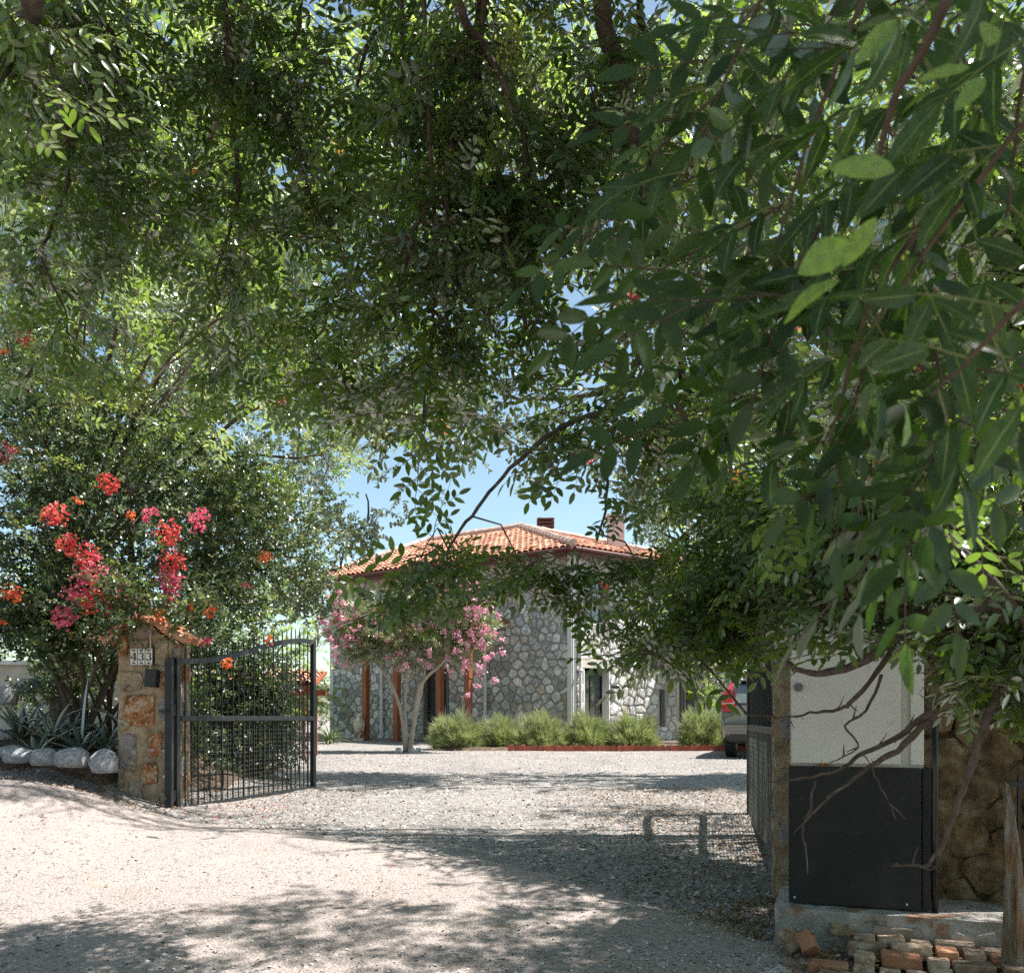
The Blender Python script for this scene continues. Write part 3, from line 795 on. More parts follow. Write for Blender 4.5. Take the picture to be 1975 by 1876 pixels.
def rough_block(mb, x0, x1, z0, z1, y0, y1, st=.045, amp=.012, top=None):
    """box with knobbly faces, gabled on top if top is given"""
    nx, nz = max(2, int((x1 - x0) / st)), max(2, int((z1 - z0) / st)); ny = max(2, int((y1 - y0) / st))
    def P(x, y, z):
        if top is not None and z > z1 - 1e-6 or (top is not None):
            t = (z - z0) / (z1 - z0); zt = z1 + (top - z1) * (1 - abs(x - (x0 + x1) / 2) / ((x1 - x0) / 2)); z = z0 + t * (zt - z0)
        n1 = float(vnoise(x * 9 + y * 4, z * 9, 5)) - .5; n2 = float(vnoise(x * 9, y * 9 + z * 7, 8)) - .5
        return (x + amp * n2 * 2, y + amp * n1 * 2, z)
    def grid(f, a, b):
        base = len(mb.v)
        for j in range(b + 1):
            for i in range(a + 1): mb.v.append(f(i / a, j / b))
        for j in range(b):
            for i in range(a):
                k = base + j * (a + 1) + i; mb.f.append([k, k + 1, k + a + 2, k + a + 1]); mb.m.append(mb.mi)
    X = lambda t: x0 + (x1 - x0) * t; Z = lambda t: z0 + (z1 - z0) * t; Y = lambda t: y0 + (y1 - y0) * t
    grid(lambda a, b: P(X(a), y0, Z(b)), nx, nz); grid(lambda a, b: P(X(1 - a), y1, Z(b)), nx, nz)
    grid(lambda a, b: P(x1, Y(a), Z(b)), ny, nz); grid(lambda a, b: P(x0, Y(1 - a), Z(b)), ny, nz)
    grid(lambda a, b: P(X(a), Y(b), z1), nx, ny)
rough_block(q, -hx, hx, -.15, 1.86, 0, .55, top=2.08)
body = q.build('pillar_body', M['pil_mortar'], pil, smooth=True)
def blob(cx, cy, w_, h, n=8):
    a0 = random.random() * 6; o = []
    for k in range(n):
        a = 2 * PI * k / n; r = random.uniform(.86, 1.12); c, s_ = math.cos(a), math.sin(a)
        sq = 1 / max(abs(c), abs(s_)) ** .85
        o.append((cx + c * w_ / 2 * r * sq, cy + s_ * h / 2 * r * sq))
    return o
pst = [(268, 1369, 62, 62, 'st_orange'), (300, 1436, 26, 46, 'st_orange'), (288, 1490, 30, 42, 'st_orange'), (318, 1312, 22, 38, 'st_orange'),
       (270, 1245, 40, 26, 'st_tan'), (313, 1258, 26, 50, 'st_tan'), (253, 1313, 48, 40, 'st_tan'), (247, 1452, 34, 74, 'st_grey'), (238, 1245, 15, 40, 'st_orange'),
       (314, 1516, 20, 52, 'st_tan'), (262, 1522, 30, 34, 'st_grey'), (317, 1368, 14, 46, 'st_grey'), (283, 1214, 24, 20, 'st_grey'), (234, 1500, 12, 40, 'st_tan'), (318, 1464, 12, 40, 'st_grey'), (240, 1398, 20, 20, 'st_tan')]
for x, y, w_, h, m in pst:
    c = W(x, y, gp.y - .01); k = gp.y / FPX; q = MB()
    f = lambda a, b, d_: Vector((a, -d_ - .012, b))
    stone_shape(q, blob(c.x - gp.x, c.z - gp.z, w_ * k * .98, h * k * .98), f, .022); q.build('stone', M[m], pil)
for k in range(9):
    q = MB(); f = lambda a, b, d_: Vector((hx + d_ + .008, a, b))
    stone_shape(q, blob(.14 + .27 * (k % 2), .15 + .2 * k, .2, .17), f, .02); q.build('stone', M[('st_tan', 'st_orange', 'st_grey')[k % 3]], pil)
    q = MB(); f = lambda a, b, d_: Vector((-hx - d_ - .008, a, b))
    stone_shape(q, blob(.14 + .27 * (k % 2), .15 + .2 * k, .2, .17), f, .02); q.build('stone', M[('st_tan', 'st_grey', 'st_orange')[k % 3]], pil)
# tiles of the little gable
sl_ = math.atan2(.245, .47)
for sd in (-1, 1):
    for k in range(3):
        for r in range(2):
            q = MB(); yc = -.07 + k * .23; b = []
            e = Vector((sd * math.cos(sl_), 0, -math.sin(sl_))); nn = Vector((sd * math.sin(sl_), 0, math.cos(sl_)))
            L0, L1 = (.02, .30) if r == 0 else (.26, .53)
            top_ = Vector((0, yc, 2.10 + (0.022 if r == 0 else 0)))
            for t, wd in ((L0, .095), (L1, .115)):
                for th in (0, .016):
                    for j in range(7):
                        a = PI * j / 6; rr = wd - th
                        b.append(top_ + e * t + Vector((0, 1, 0)) * (-math.cos(a) * rr) + nn * (math.sin(a) * rr * .75))
            fs = []
            for j in range(6):
                fs += [[j, j + 1, 14 + j + 1, 14 + j], [7 + j, 21 + j, 21 + j + 1, 7 + j + 1], [j, 7 + j, 7 + j + 1, j + 1], [14 + j, 14 + j + 1, 21 + j + 1, 21 + j]]
            fs += [[0, 14, 21, 7], [6, 13, 27, 20]]
            q.poly(b, fs); q.build('roof_tile', M['tile'], pil)
q = MB(); q.tube([(0, -.05, 2.15), (0, .6, 2.15)], .07, 8); q.build('ridge_cap', M['pil_mortar'], pil)
# number tiles 4 3 3
M['enamel'] = surf('white_enamel', [(.3, (.66, .63, .56)), (.7, (.74, .71, .65))], 5, 2, .25, 0)
M['navy'] = surf('navy_enamel', [(.3, (.012, .010, .03)), (.7, (.02, .015, .05))], 5, 2, .3, 0)
cpl = W(273, 1266, gp.y - .04) - gp
plate = MB(); plate.box((cpl.x, -.035, cpl.z), (.250, .012, .192)); plate = plate.build('number_plate', M['navy'], pil)
def stroke(mb, pts, wds, y, t):
    n = len(pts); Lf, Rt = [], []
    for i in range(n):
        a = Vector(pts[max(i - 1, 0)]); b = Vector(pts[min(i + 1, n - 1)]); d_ = (b - a).normalized(); nn = Vector((-d_.y, d_.x)); p = Vector(pts[i])
        Lf.append(p + nn * wds[i] / 2); Rt.append(p - nn * wds[i] / 2)
    V = [(p.x, yy, p.y) for yy in (y, y - t) for p in Lf + Rt]; fs = []
    for i in range(n - 1):
        fs += [[i, i + 1, n + i + 1, n + i], [2 * n + i, 3 * n + i, 3 * n + i + 1, 2 * n + i + 1], [i, 2 * n + i, 2 * n + i + 1, i + 1], [n + i, n + i + 1, 3 * n + i + 1, 3 * n + i]]
    mb.poly(V, fs)
for k, dg in enumerate('433'):
    cx = cpl.x + (k - 1) * .081; cz = cpl.z
    q = MB(); q.box((cx, -.044, cz), (.074, .008, .180)); t = q.build('number_tile', M['enamel'], pil, bevel=.003)
    q = MB(); u_ = .001
    if dg == '4':
        stroke(q, [(cx + .012, cz - .038), (cx + .012, cz + .042)], [.017, .017], -.0482, .002)
        stroke(q, [(cx + .010, cz + .040), (cx - .028, cz - .012)], [.006, .009], -.0505, .002)
        stroke(q, [(cx - .030, cz - .014), (cx + .030, cz - .014)], [.011, .011], -.0528, .002)
        stroke(q, [(cx - .008, cz - .038), (cx + .030, cz - .038)], [.008, .008], -.0551, .002)
    else:
        up = [(cx - .02 + .0, cz + .026)] + [(cx - .002 + .020 * math.cos(a), cz + .022 + .019 * math.sin(a)) for a in np.linspace(2.6, -1.45, 10)]
        lo = [(cx - .002 + .023 * math.cos(a), cz - .019 + .021 * math.sin(a)) for a in np.linspace(1.5, -2.7, 11)] + [(cx - .022, cz - .022)]
        stroke(q, up, [.013, .011] + [.009, .008, .009, .012, .016, .016, .012, .008, .007], -.0482, .002)
        stroke(q, lo, [.007, .008, .012, .017, .018, .015, .010, .008, .009, .011, .014, .013], -.0505, .002)
    q.build('digit', M['navy'], t)
    for s_ in (1, -1):
        q = MB()
        for j in range(2):
            z_ = cz + s_ * (.076 - j * .011); wdt = .024 - j * .008
            pts = [(cx - wdt, z_ + .003), (cx - wdt * .5, z_ - .003), (cx, z_ + .002), (cx + wdt * .5, z_ - .003), (cx + wdt, z_ + .003)]
            stroke(q, pts, [.003, .008, .006, .008, .003], -.0482 - .0023 * j, .002)
        stroke(q, [(cx - .006, cz + s_ * .060 ), (cx, cz + s_ * .060 - .004), (cx + .006, cz + s_ * .060)], [.003, .007, .003], -.0532, .002)
        q.build('ornament', M['navy'], t)
c0, c1 = W(289, 1222, 9.55) - gp, W(291, 1318, 9.55) - gp
q = MB(); q.tube([(c0.x, -.035, c0.z), (c0.x + .004, -.035, c1.z)], .009, 6); q.build('conduit', M['beige'], pil)
cb = W(295, 1352 - 14, 9.55) - gp
cb = W(296, 1308, 9.55) - gp
q = MB(); q.box((cb.x, -.085, cb.z), (.125, .11, .19), Matrix.Rotation(.09, 3, 'Y')); bx_ = q.build('junction_box', M['iron'], pil, bevel=.008, label='black weatherproof box under the number tiles')

# ------------------------------------------------------------------ iron gates
def gate_curve(s):
    t = s / 3.2
    return 2.18 + .46 * float(sst(min(1, (t * 1.05)) ** 1.05)) - .02 * max(0, t - .85)
def make_gate(loc, ang, label, nsp=26):
    g = empty('gate_leaf', (loc[0], loc[1], 0), ang, label, 'gate', 'iron gate leaves swung open at the drive entrance')
    L_ = 3.2; zb = .52
    q = MB(); q.box((.035, 0, (zb + 2.2) / 2), (.07, .06, 2.2 - zb)); q.build('hinge_stile', M['iron'], g, bevel=.006)
    q = MB(); q.box((L_ - .04, 0, (zb - .0 + 2.66) / 2), (.08, .06, 2.66 - zb)); q.build('lock_stile', M['iron'], g, bevel=.006)
    q = MB(); q.box((L_ / 2, 0, zb + .035), (L_ - .16, .055, .06)); q.build('bottom_rail', M['iron'], g, bevel=.005)
    q = MB(); q.box((L_ / 2, -.004, 1.55), (L_ - .16, .055, .06)); q.build('middle_rail', M['iron'], g, bevel=.005)
    q = MB(); N = 28
    for i in range(N + 1):
        s = L_ * i / N; z = gate_curve(s)
        b = len(q.v)
        for dy, dz in ((-.03, -.03), (.03, -.03), (.03, .03), (-.03, .03)): q.v.append((s, dy * .98, z + dz))
        if i:
            for k in range(4): q.f.append([b - 4 + k, b - 4 + (k + 1) % 4, b + (k + 1) % 4, b + k]); q.m.append(0)
        else: q.f.append([b, b + 3, b + 2, b + 1]); q.m.append(0)
    q.f.append([b, b + 1, b + 2, b + 3]); q.m.append(0)
    q.build('top_rail', M['iron'], g)
    for i in range(1, nsp):
        s = .07 + (L_ - .15) * i / nsp; zt = gate_curve(s) + .11
        twist = i % 2 == 0
        q = MB()
        if twist:
            n = 26; pts = [(s, 0, zb + .06 + (zt - zb - .06) * k / n) for k in range(n + 1)]
            q.tube(pts, [.009 if k % 2 else .0065 for k in range(n + 1)], 5)
        else: q.box((s, 0, (zb + .06 + zt) / 2), (.014, .014, zt - zb - .06))
        b_ = q.build('bar', M['iron'], g)
        q = MB(); q.poly([(s - .016, 0, zt), (s, -.01, zt + .012), (s + .016, 0, zt), (s, .01, zt + .012), (s, 0, zt + .075), (s, 0, zt - .03)], [(0, 1, 4), (1, 2, 4), (2, 3, 4), (3, 0, 4), (1, 0, 5), (2, 1, 5), (3, 2, 5), (0, 3, 5)])
        q.build('spear_tip', M['iron'], b_)
    # scrolls: a pair of C curls back to back on every fourth bar
    def spiral(cx, cz, r, t0, turns, sgn):
        return [(cx + r * (1 - .72 * k / 12) * math.cos(t0 + sgn * turns * 2 * PI * k / 12), -.014, cz + r * (1 - .72 * k / 12) * math.sin(t0 + sgn * turns * 2 * PI * k / 12)) for k in range(13)]
    for i in (3, 7, 11, 15, 19, 23):
        s = .07 + (L_ - .15) * i / nsp
        for z in (2.08, 1.90) if i < 14 else (2.13, 1.96):
            if i < 9: z -= .15
            q = MB(); fl = 1 if z > 2.0 or i < 9 else -1
            for sd in (-1, 1):
                q.tube([(s + sd * .005, -.014, z - fl * .045)] + [(s + sd * (.02 + .0), -.014, z - fl * .01)] + spiral(s + sd * .055, z + fl * .0, .032, PI if sd > 0 else 0, .9, -sd * fl), .006, 5)
            q.build('scroll', M['iron'], g)
    for s, z, r in ((2.55, .83, .19), (.75, .83, .19)):
        q = MB(); ring = [(s + r * .8 * math.cos(a), -.016, z + r * 1.15 * math.sin(a)) for a in np.linspace(0, 2 * PI, 28)]
        q.tube(ring, .008, 5, False); q.tube([(s + r * .42 * math.cos(a), -.016, z + .02 + r * .5 * math.sin(a)) for a in np.linspace(-.4, PI + .2, 14)] , .007, 5)
        q.build('ring_scroll', M['iron'], g)
    for s in (2.92, 1.2):
        for z, fl in ((1.28, 1), (1.12, -1), (.98, 1)):
            q = MB()
            for sd in (-1, 1): q.tube([(s, -.016, z - fl * .06)] + spiral(s + sd * .055, z, .036, PI if sd > 0 else 0, .9, -sd * fl), .007, 5)
            q.build('scroll', M['iron'], g)
    q = MB(); q2 = []
    for k in range(18):
        z = zb + .07 + (1.5 - zb) * k / 18; q.tube([(.07, .012, z), (L_ - .08, .012, z)], .003, 3, False)
    for k in range(58):
        s = .09 + k * (L_ - .18) / 57; q.tube([(s, .0145, zb + .06), (s, .0145, 1.52)], .0024, 3, False)
    q.build('wire_mesh', M['wire'], g, kind='stuff')
    for z in (.70, 1.63):
        q = MB(); q.tube([(-.02, 0, z - .05), (-.02, 0, z + .07)], .022, 8); q.box((-.14, 0, z), (.24, .02, .035)); q.build('hinge', M['iron'], g)
    return g
make_gate((-3.66, 9.62, 0), math.atan2(3.1, .83), 'black iron gate leaf swung open beside the stone pillar numbered 433')
make_gate((2.02, 6.66, 0), math.atan2(3.12, .60), 'black iron gate leaf seen almost edge-on behind the white and black cabinet').location.z = -.1
q = MB(); q.box((0, 0, .86), (.075, .075, 1.78)); gpo = q.build('gate_post', M['iron'], bevel=.006, label='black square iron post fixed to the side of the numbered stone pillar', cat='post')
gpo.location = (-3.70 + .02, 9.52, .45)

# ------------------------------------------------------------------ right gate pillar
rp = Vector((1.96, 6.06, .3))
rpil = empty('gate_pillar', rp, math.radians(-16.6), 'narrow pale stone gate pillar standing behind the white cabinet', 'pillar')
q = MB(); rough_block(q, -.16, .30, -.1, 2.05, 0, .42, .05, .02); q.build('pillar_body', M['pil_mortar'], rpil, smooth=True)
for k in range(11):
    q = MB(); f = lambda a, b, d_: Vector((-.16 - d_ - .002, a, b)); stone_shape(q, blob(.12 + .2 * (k % 2), .1 + .18 * k, .2, .19), f, .012)
    q.build('stone', M[('st_tan', 'st_tan', 'st_orange', 'st_grey')[k % 4]], rpil)
    q = MB(); f = lambda a, b, d_: Vector((a, -d_ - .012, b)); stone_shape(q, blob(-.04 + .22 * (k % 2), .1 + .18 * k, .2, .17), f, .014)
    q.build('stone', M[('st_tan', 'st_tan', 'st_orange', 'st_grey')[(k + 1) % 4]], rpil)
q = MB(); q.box((.07, .21, 2.09), (.56, .5, .09)); q.box((.07, .21, 2.2), (.3, .3, .16), taper=.6); q.build('cap', M['white'], rpil, bevel=.01)

# ------------------------------------------------------------------ cabinet on its plinth
C0 = W(1521, 1738, 5.2); C1 = W(1786, 1757, 4.95)
cd = Vector((C1.x - C0.x, C1.y - C0.y, 0)); CW = cd.length
ca = math.atan2(cd.y, cd.x)
cabn = empty('utility_cabinet', C0, ca, 'tall metal utility cabinet, white upper half and black lower half, with round lock', 'cabinet')
M['cab_white'] = surf('cream_cabinet_paint', [(.3, (.58, .55, .50)), (.7, (.68, .65, .60))], 3, 8, .6, .15, 90, .001, spots=[((.34, .30, .25), 5, .60, .80), ((.28, .22, .16), 24, .68, .76)])
M['cab_black'] = surf('black_panel_paint', [(.3, (.010, .0105, .0105)), (.7, (.016, .0165, .016))], 4, 6, .7, .15, 120, .001, spots=[((.035, .034, .03), 3, .5, .8), ((.10, .095, .085), 30, .68, .76)])
M['rust'] = surf('rust', [(.3, (.16, .06, .02)), (.7, (.34, .15, .05))], 20, 6, .95, .6)
H1 = .80; H2 = 1.76
q = MB(); q.box((CW / 2, .21, H2 / 2), (CW - .02, .38, H2 - .004)); q.build('cabinet_body', M['cab_white'], cabn, bevel=.006)
q = MB(); q.box((CW / 2 - .055, -.0, (H1 + H2) / 2 + .004), (CW - .15, .03, H2 - H1 - .02)); dr = q.build('upper_door', M['cab_white'], cabn, bevel=.004)
q = MB(); q.box((CW - .045, .005, (H1 + H2) / 2 + .004), (.068, .03, H2 - H1 - .02)); q.build('side_strip', M['cab_white'], cabn, bevel=.003)
q = MB(); q.box((CW / 2 - .013, -.006, H1 / 2), (CW - .030, .05, H1 - .008)); lp = q.build('lower_panel', M['cab_black'], cabn, bevel=.003)
q = MB(); q.box((CW + .001, .015, H1 / 2), (.045, .07, H1 - .01)); q.build('corner_profile', M['cab_black'], cabn, bevel=.006)
q = MB(); q.box((CW / 2, .19, H2 + .02), (CW + .05, .46, .035)); q.build('top_cover', M['cab_white'], cabn, bevel=.006)
q = MB(); q.tube([(.055, -.014, 1.255), (.055, -.035, 1.255)], [.026, .024], 14); q.tube([(.055, -.035, 1.255), (.055, -.042, 1.255)], [.016, .014], 6); q.build('lock', M['greyframe'], dr)
for x, z in ((.035, .035), (CW - .1, .035)):
    q = MB(); q.tube([(x, -.030, z), (x, -.036, z)], [.007, .005], 8); q.build('screw', M['white'], lp)
q = MB()
for k in range(5): q.box((.17 + .012 * k, -.018, H1 + .006 + .002 * (k % 2)), (.018, .004, .010 + .005 * (k % 3)))
q.box((.0, -.012, H1 + .004), (.03, .01, .012)); q.build('rust_patch', M['rust'], dr)
M['pipe_black'] = surf('glossy_black_pipe', [(.3, (.012, .012, .012)), (.7, (.02, .02, .02))], 10, 3, .22, .15, 30, .003)
q = MB(); q.tube([(CW + .045, .0, -.02), (CW + .043, .0, .4), (CW + .046, .0, .80), (CW + .045, .03, 1.2)], .019, 10); q.build('cable_pipe', M['pipe_black'], cabn, smooth=True)
# plinth
M['plinth'] = surf('plastered_plinth', [(.34, (.30, .27, .23)), (.5, (.46, .43, .39)), (.66, (.62, .59, .55))], 7, 10, .95, 1.0, 30, .04, spots=[((.36, .21, .13), 4, .56, .62), ((.2, .17, .14), 9, .60, .68)])
pl_ = empty('plinth', C0, ca, 'worn plastered stone plinth under the cabinet', 'plinth')
q = MB(); rough_block(q, -.07, 1.30, -.24, -.006, -.16, .55, .035, .016); q.build('plinth_block', M['plinth'], pl_, smooth=True)
for x, w_ in ((.30, .17), (.56, .26), (.95, .22), (1.16, .16)):
    q = MB(); f = lambda a, b, d_: Vector((a, -.165 - d_, b)); stone_shape(q, blob(x, -.105, w_, .08), f, .014); q.build('stone', M['st_tan' if x < .5 else 'stone_c'], pl_)
# bricks in front
M['brick'] = surf('weathered_brick', [(.34, (.20, .125, .08)), (.48, (.42, .29, .20)), (.64, (.64, .54, .43))], 11, 10, .95, 1.0, 40, .02, island=.3, coord='World')
M['brick_red'] = surf('orange_brick', [(.3, (.30, .12, .06)), (.7, (.45, .25, .15))], 9, 6, .95, .9, 40, .01, coord='World')
bp = empty('brick_edging', C0 + Vector((0, 0, 0)), ca, 'rows of old weathered bricks laid in front of the plinth among dry leaves', 'brick edging')
def brick_mesh(w_, d_, h):
    q = MB(); q.box((0, 0, 0), (w_, d_, h)); me = bpy.data.meshes.new('brick')
    import bmesh
    bm = bmesh.new(); vs = [bm.verts.new(v) for v in q.v]; [bm.faces.new([vs[i] for i in f]) for f in q.f]
    bmesh.ops.bevel(bm, geom=list(bm.edges), offset=.008, segments=1, affect='EDGES')
    for v in bm.verts: v.co += Vector((random.uniform(-1, 1), random.uniform(-1, 1), random.uniform(-1, 1))) * .005
    bm.to_mesh(me); bm.free(); return me
bms = [brick_mesh(.10, .13, .075), brick_mesh(.19, .10, .07), brick_mesh(.13, .11, .075), brick_mesh(.10, .10, .07)]
for m_ in bms: m_.materials.append(M['brick'])
def put_brick(me, x, y, z, rz, tilt=0, par=bp, mat=None, name='brick'):
    o = link(name, me, par); o.location = (x, y, z); o.rotation_euler = (tilt + random.uniform(-.06, .06), random.uniform(-.07, .07), rz)
    if mat: o.material_slots[0].link = 'OBJECT'; o.material_slots[0].material = M[mat]
    return o
zg = lambda x, y: gz(C0.x + x * math.cos(ca) - y * math.sin(ca), C0.y + x * math.sin(ca) + y * math.cos(ca)) - C0.z
for row, (y, z, x0, x1) in enumerate([(-.25, .055, .32, 1.1), (-.36, .05, .28, 1.15), (-.475, .03, .30, 1.22), (-.585, -.005, .10, 1.25), (-.70, -.03, .16, 1.3), (-.81, -.045, .2, 1.35), (-.92, -.05, .1, 1.35), (-1.03, -.05, .12, 1.35), (-1.14, -.05, .1, 1.35)]):
    x = x0 + random.uniform(0, .06)
    while x < x1:
        me = bms[1] if (row in (2, 4, 6) and random.random() < .6) else random.choice(bms)
        wd = max(v.co.x for v in me.vertices) * 2
        put_brick(me, x + wd / 2, y + random.uniform(-.012, .012), zg(x, y) + z + .075 + random.uniform(-.012, .014), random.uniform(-.08, .08), mat='brick_red' if random.random() < .15 else None)
        x += wd + random.uniform(.008, .022)
lb = link('loose_brick', bms[2]); p = W(1560, 1822, 4.80); lb.location = (p.x, p.y, p.z + .01); lb.rotation_euler = (1.0, .5, .9)
tag(lb, 'loose orange brick propped upright at the left end of the brick rows', 'brick')
lb.material_slots[0].link = 'OBJECT'; lb.material_slots[0].material = M['brick_red']
lb = link('loose_brick', bms[0]); p = W(1527, 1812, 4.86); lb.location = (p.x, p.y, p.z + .0); lb.rotation_euler = (.9, -.5, .2)
tag(lb, 'tan broken brick at the plinth corner, left of the propped orange brick', 'brick')
lb.material_slots[0].link = 'OBJECT'; lb.material_slots[0].material = M['brick']
# boundary wall behind, weathered post, railing
M['earth'] = surf('earthy_wall', [(.34, (.085, .055, .028)), (.46, (.18, .12, .06)), (.56, (.28, .19, .09)), (.66, (.40, .32, .21))], 9, 12, .95, 1.0, 22, .08, coord='World')
wl = empty('boundary_wall', Vector((2.75, 5.25, .2)), ca, 'rough earth-brown stone wall right of the cabinet', 'wall')
q = MB(); rough_block(q, -.48, .62, -.2, 1.95, 0, .35, .03, .05); q.build('wall_core', M['earth'], wl, smooth=True)
for k, p_ in enumerate(rubble(-.44, .6, .0, 1.9, .27, .17, gap=.008)):
    q = MB(); f = lambda a, b, d_: Vector((a, -d_ - .0, b)); stone_shape(q, p_, f, .022); q.build('stone', M['earth'], wl)
wl2 = empty('boundary_wall', Vector((3.35, 5.1, .2)), math.radians(18), 'long low stone wall running behind the shrubs at the right', 'wall')
q = MB(); rough_block(q, 0, 7.5, -.2, 1.0, 0, .35, .12, .04); q.build('wall_core', M['earth'], wl2, smooth=True)
for p_ in rubble(.05, 2.6, .0, .98, .36, .28, gap=.03):
    q = MB(); f = lambda a, b, d_: Vector((a, -d_, b)); stone_shape(q, p_, f, .04); q.build('stone', M['earth'], wl2)
M['wood_old'] = surf('split_orange_wood', [(.36, (.16, .11, .07)), (.46, (.40, .22, .10)), (.54, (.36, .32, .27)), (.66, (.55, .50, .43))], 5, 9, .95, 1.0, 30, .05, stretch=(7, 7, 1.2))
wp = MB(); p = W(1958, 1876, 4.45); zb_ = gz(p.x, 4.45) - .1
wp.tube([(0, 0, 0), (.008, 0, .4), (-.012, 0, .75), (-.035, 0, 1.0), (-.04, 0, 1.13)], [.07, .055, .04, .03, .008], 9)
for i_, v_ in enumerate(wp.v): wp.v[i_] = (v_[0] * (1 + .25 * math.sin(i_ * 3.7)), v_[1] * (1 + .2 * math.cos(i_ * 2.3)), v_[2] + .02 * math.sin(i_ * 5))
wpo = wp.build('wooden_post', M['wood_old'], label='split weathered orange-grey wooden post at the right edge', cat='post'); wpo.location = (p.x, 4.45, zb_)
rf = empty('railing', W(2040, 1700, 5.0), 0, 'black iron railing behind the wooden post at the right edge', 'railing')
for k in range(8):
    q = MB(); q.box((-.22 + k * .07, 0, .12), (.014, .014, .95)); q.build('bar', M['iron'], rf)
for z in (-.3, .55):
    q = MB(); q.box((.03, .0, z), (.62, .03, .03)); q.build('rail', M['iron'], rf)
# ------------------------------------------------------------------ boulders along the bank
M['boulder'] = surf('white_grey_boulder', [(.34, (.26, .27, .29)), (.5, (.44, .45, .47)), (.64, (.64, .64, .64))], 3, 10, .9, .8, 22, .05, spots=[((.36, .25, .17), 2.2, .60, .72)])
def boulder_mesh(seed):
    import bmesh
    R = random.Random(seed); bm = bmesh.new(); bmesh.ops.create_icosphere(bm, subdivisions=3, radius=1)
    ph = [R.uniform(0, 6) for _ in range(6)]
    for v in bm.verts:
        c = v.co; r = 1 + .10 * math.sin(2.3 * c.x + ph[0]) * math.cos(2.1 * c.y + ph[1]) + .06 * math.sin(4.5 * c.z + ph[2] + 3 * c.x) + .03 * math.sin(9 * c.y + ph[3] + 5 * c.z)
        v.co = c * r
        if v.co.z < -.55: v.co.z = -.55
    me = bpy.data.meshes.new('boulder'); bm.to_mesh(me); bm.free(); me.materials.append(M['boulder'])
    me.polygons.foreach_set('use_smooth', [True] * len(me.polygons)); return me
BL = [(24, 1452, 27, 12, 9.75, 'flat pale boulder at the left edge, behind the others'), (38, 1461, 27, 14, 9.5, 'rust-bottomed boulder second from the left edge'),
      (85, 1463, 25, 18, 9.42, 'round boulder in the middle of the row under the agaves'), (139, 1465, 31, 20, 9.38, 'smooth oval boulder, whitest and largest of the row'),
      (200, 1474, 28, 22, 9.34, 'grey boulder with a brown base next to the stone pillar'), (12, 1346, 20, 19, 11.2, 'grey rock in the bed behind the agaves at the left edge'),
      (54, 1326, 28, 14, 11.6, 'dark rock under the shrub branches behind the agaves'), (12, 1421, 18, 10, 10.2, 'small pale rock lying behind the boulder row'),
      (2150, 0, 0, 0, 0, '')]
for k, (x, y, rx, ry, Y, lab) in enumerate(BL[:-1]):
    p = W(x, y, Y); o = link('boulder', boulder_mesh(k)); s = Y / FPX
    o.location = p; o.scale = (rx * s * 1.05, rx * s * .8, ry * s * 1.3); o.rotation_euler = (0, 0, .3 * math.sin(k * 3))
    tag(o, lab, 'boulder', 'white boulders along the planting bed')

# ------------------------------------------------------------------ agaves
def blade(mb, base, az, L_, w_, lean, curl, fold=.35, n=9):
    """one thick agave leaf: base point, azimuth, length, width, start elevation, how far it bends over"""
    p = Vector(base); el = lean; b = len(mb.v); dx = Vector((math.cos(az), math.sin(az), 0)); side = Vector((-math.sin(az), math.cos(az), 0))
    for i in range(n + 1):
        t = i / n; wd = w_ * (0.62 + .9 * t - 0.4 * t * t) * (1 - t ** 3.2) + .002
        nn = (-dx * math.sin(el) + Vector((0, 0, 1)) * math.cos(el))
        mb.v += [tuple(p - side * wd / 2 + nn * fold * wd * .5), tuple(p), tuple(p + side * wd / 2 + nn * fold * wd * .5), tuple(p - nn * .016 * (1 - t * .8))]
        if i:
            a = b + 4 * (i - 1); c = b + 4 * i
            for q_ in ([a, a + 1, c + 1, c], [a + 1, a + 2, c + 2, c + 1], [a + 3, a, c, c + 3], [a + 2, a + 3, c + 3, c + 2]): mb.f.append(q_); mb.m.append(0)
        p = p + (dx * math.cos(el) + Vector((0, 0, 1)) * math.sin(el)) * L_ / n
        el -= curl / n
def agave(loc, n, L_, lab, extra=(), seed=0):
    R = random.Random(seed); t = empty('agave', loc, 0, lab, 'agave', 'agaves in the planting bed')
    for k in range(n):
        q = MB(); az = k * 2.4 + R.uniform(-.3, .3); f = k / n
        blade(q, (.03 * math.cos(az), .03 * math.sin(az), .01), az, L_ * R.uniform(.7, 1.1), .085 * R.uniform(.8, 1.15), 1.35 - .95 * f + R.uniform(-.1, .1), R.uniform(.1, .7) + (1.2 if R.random() < .15 else 0))
        q.build('leaf', M['agave'], t, smooth=True)
    for (az, l_, w_, lean, curl) in extra:
        q = MB(); blade(q, (0, 0, .02), az, l_, w_, lean, curl, n=16); q.build('leaf', M['agave'], t, smooth=True)
    return t
def bz(x, y): return float(bed_z(np.array(x), np.array(y)))
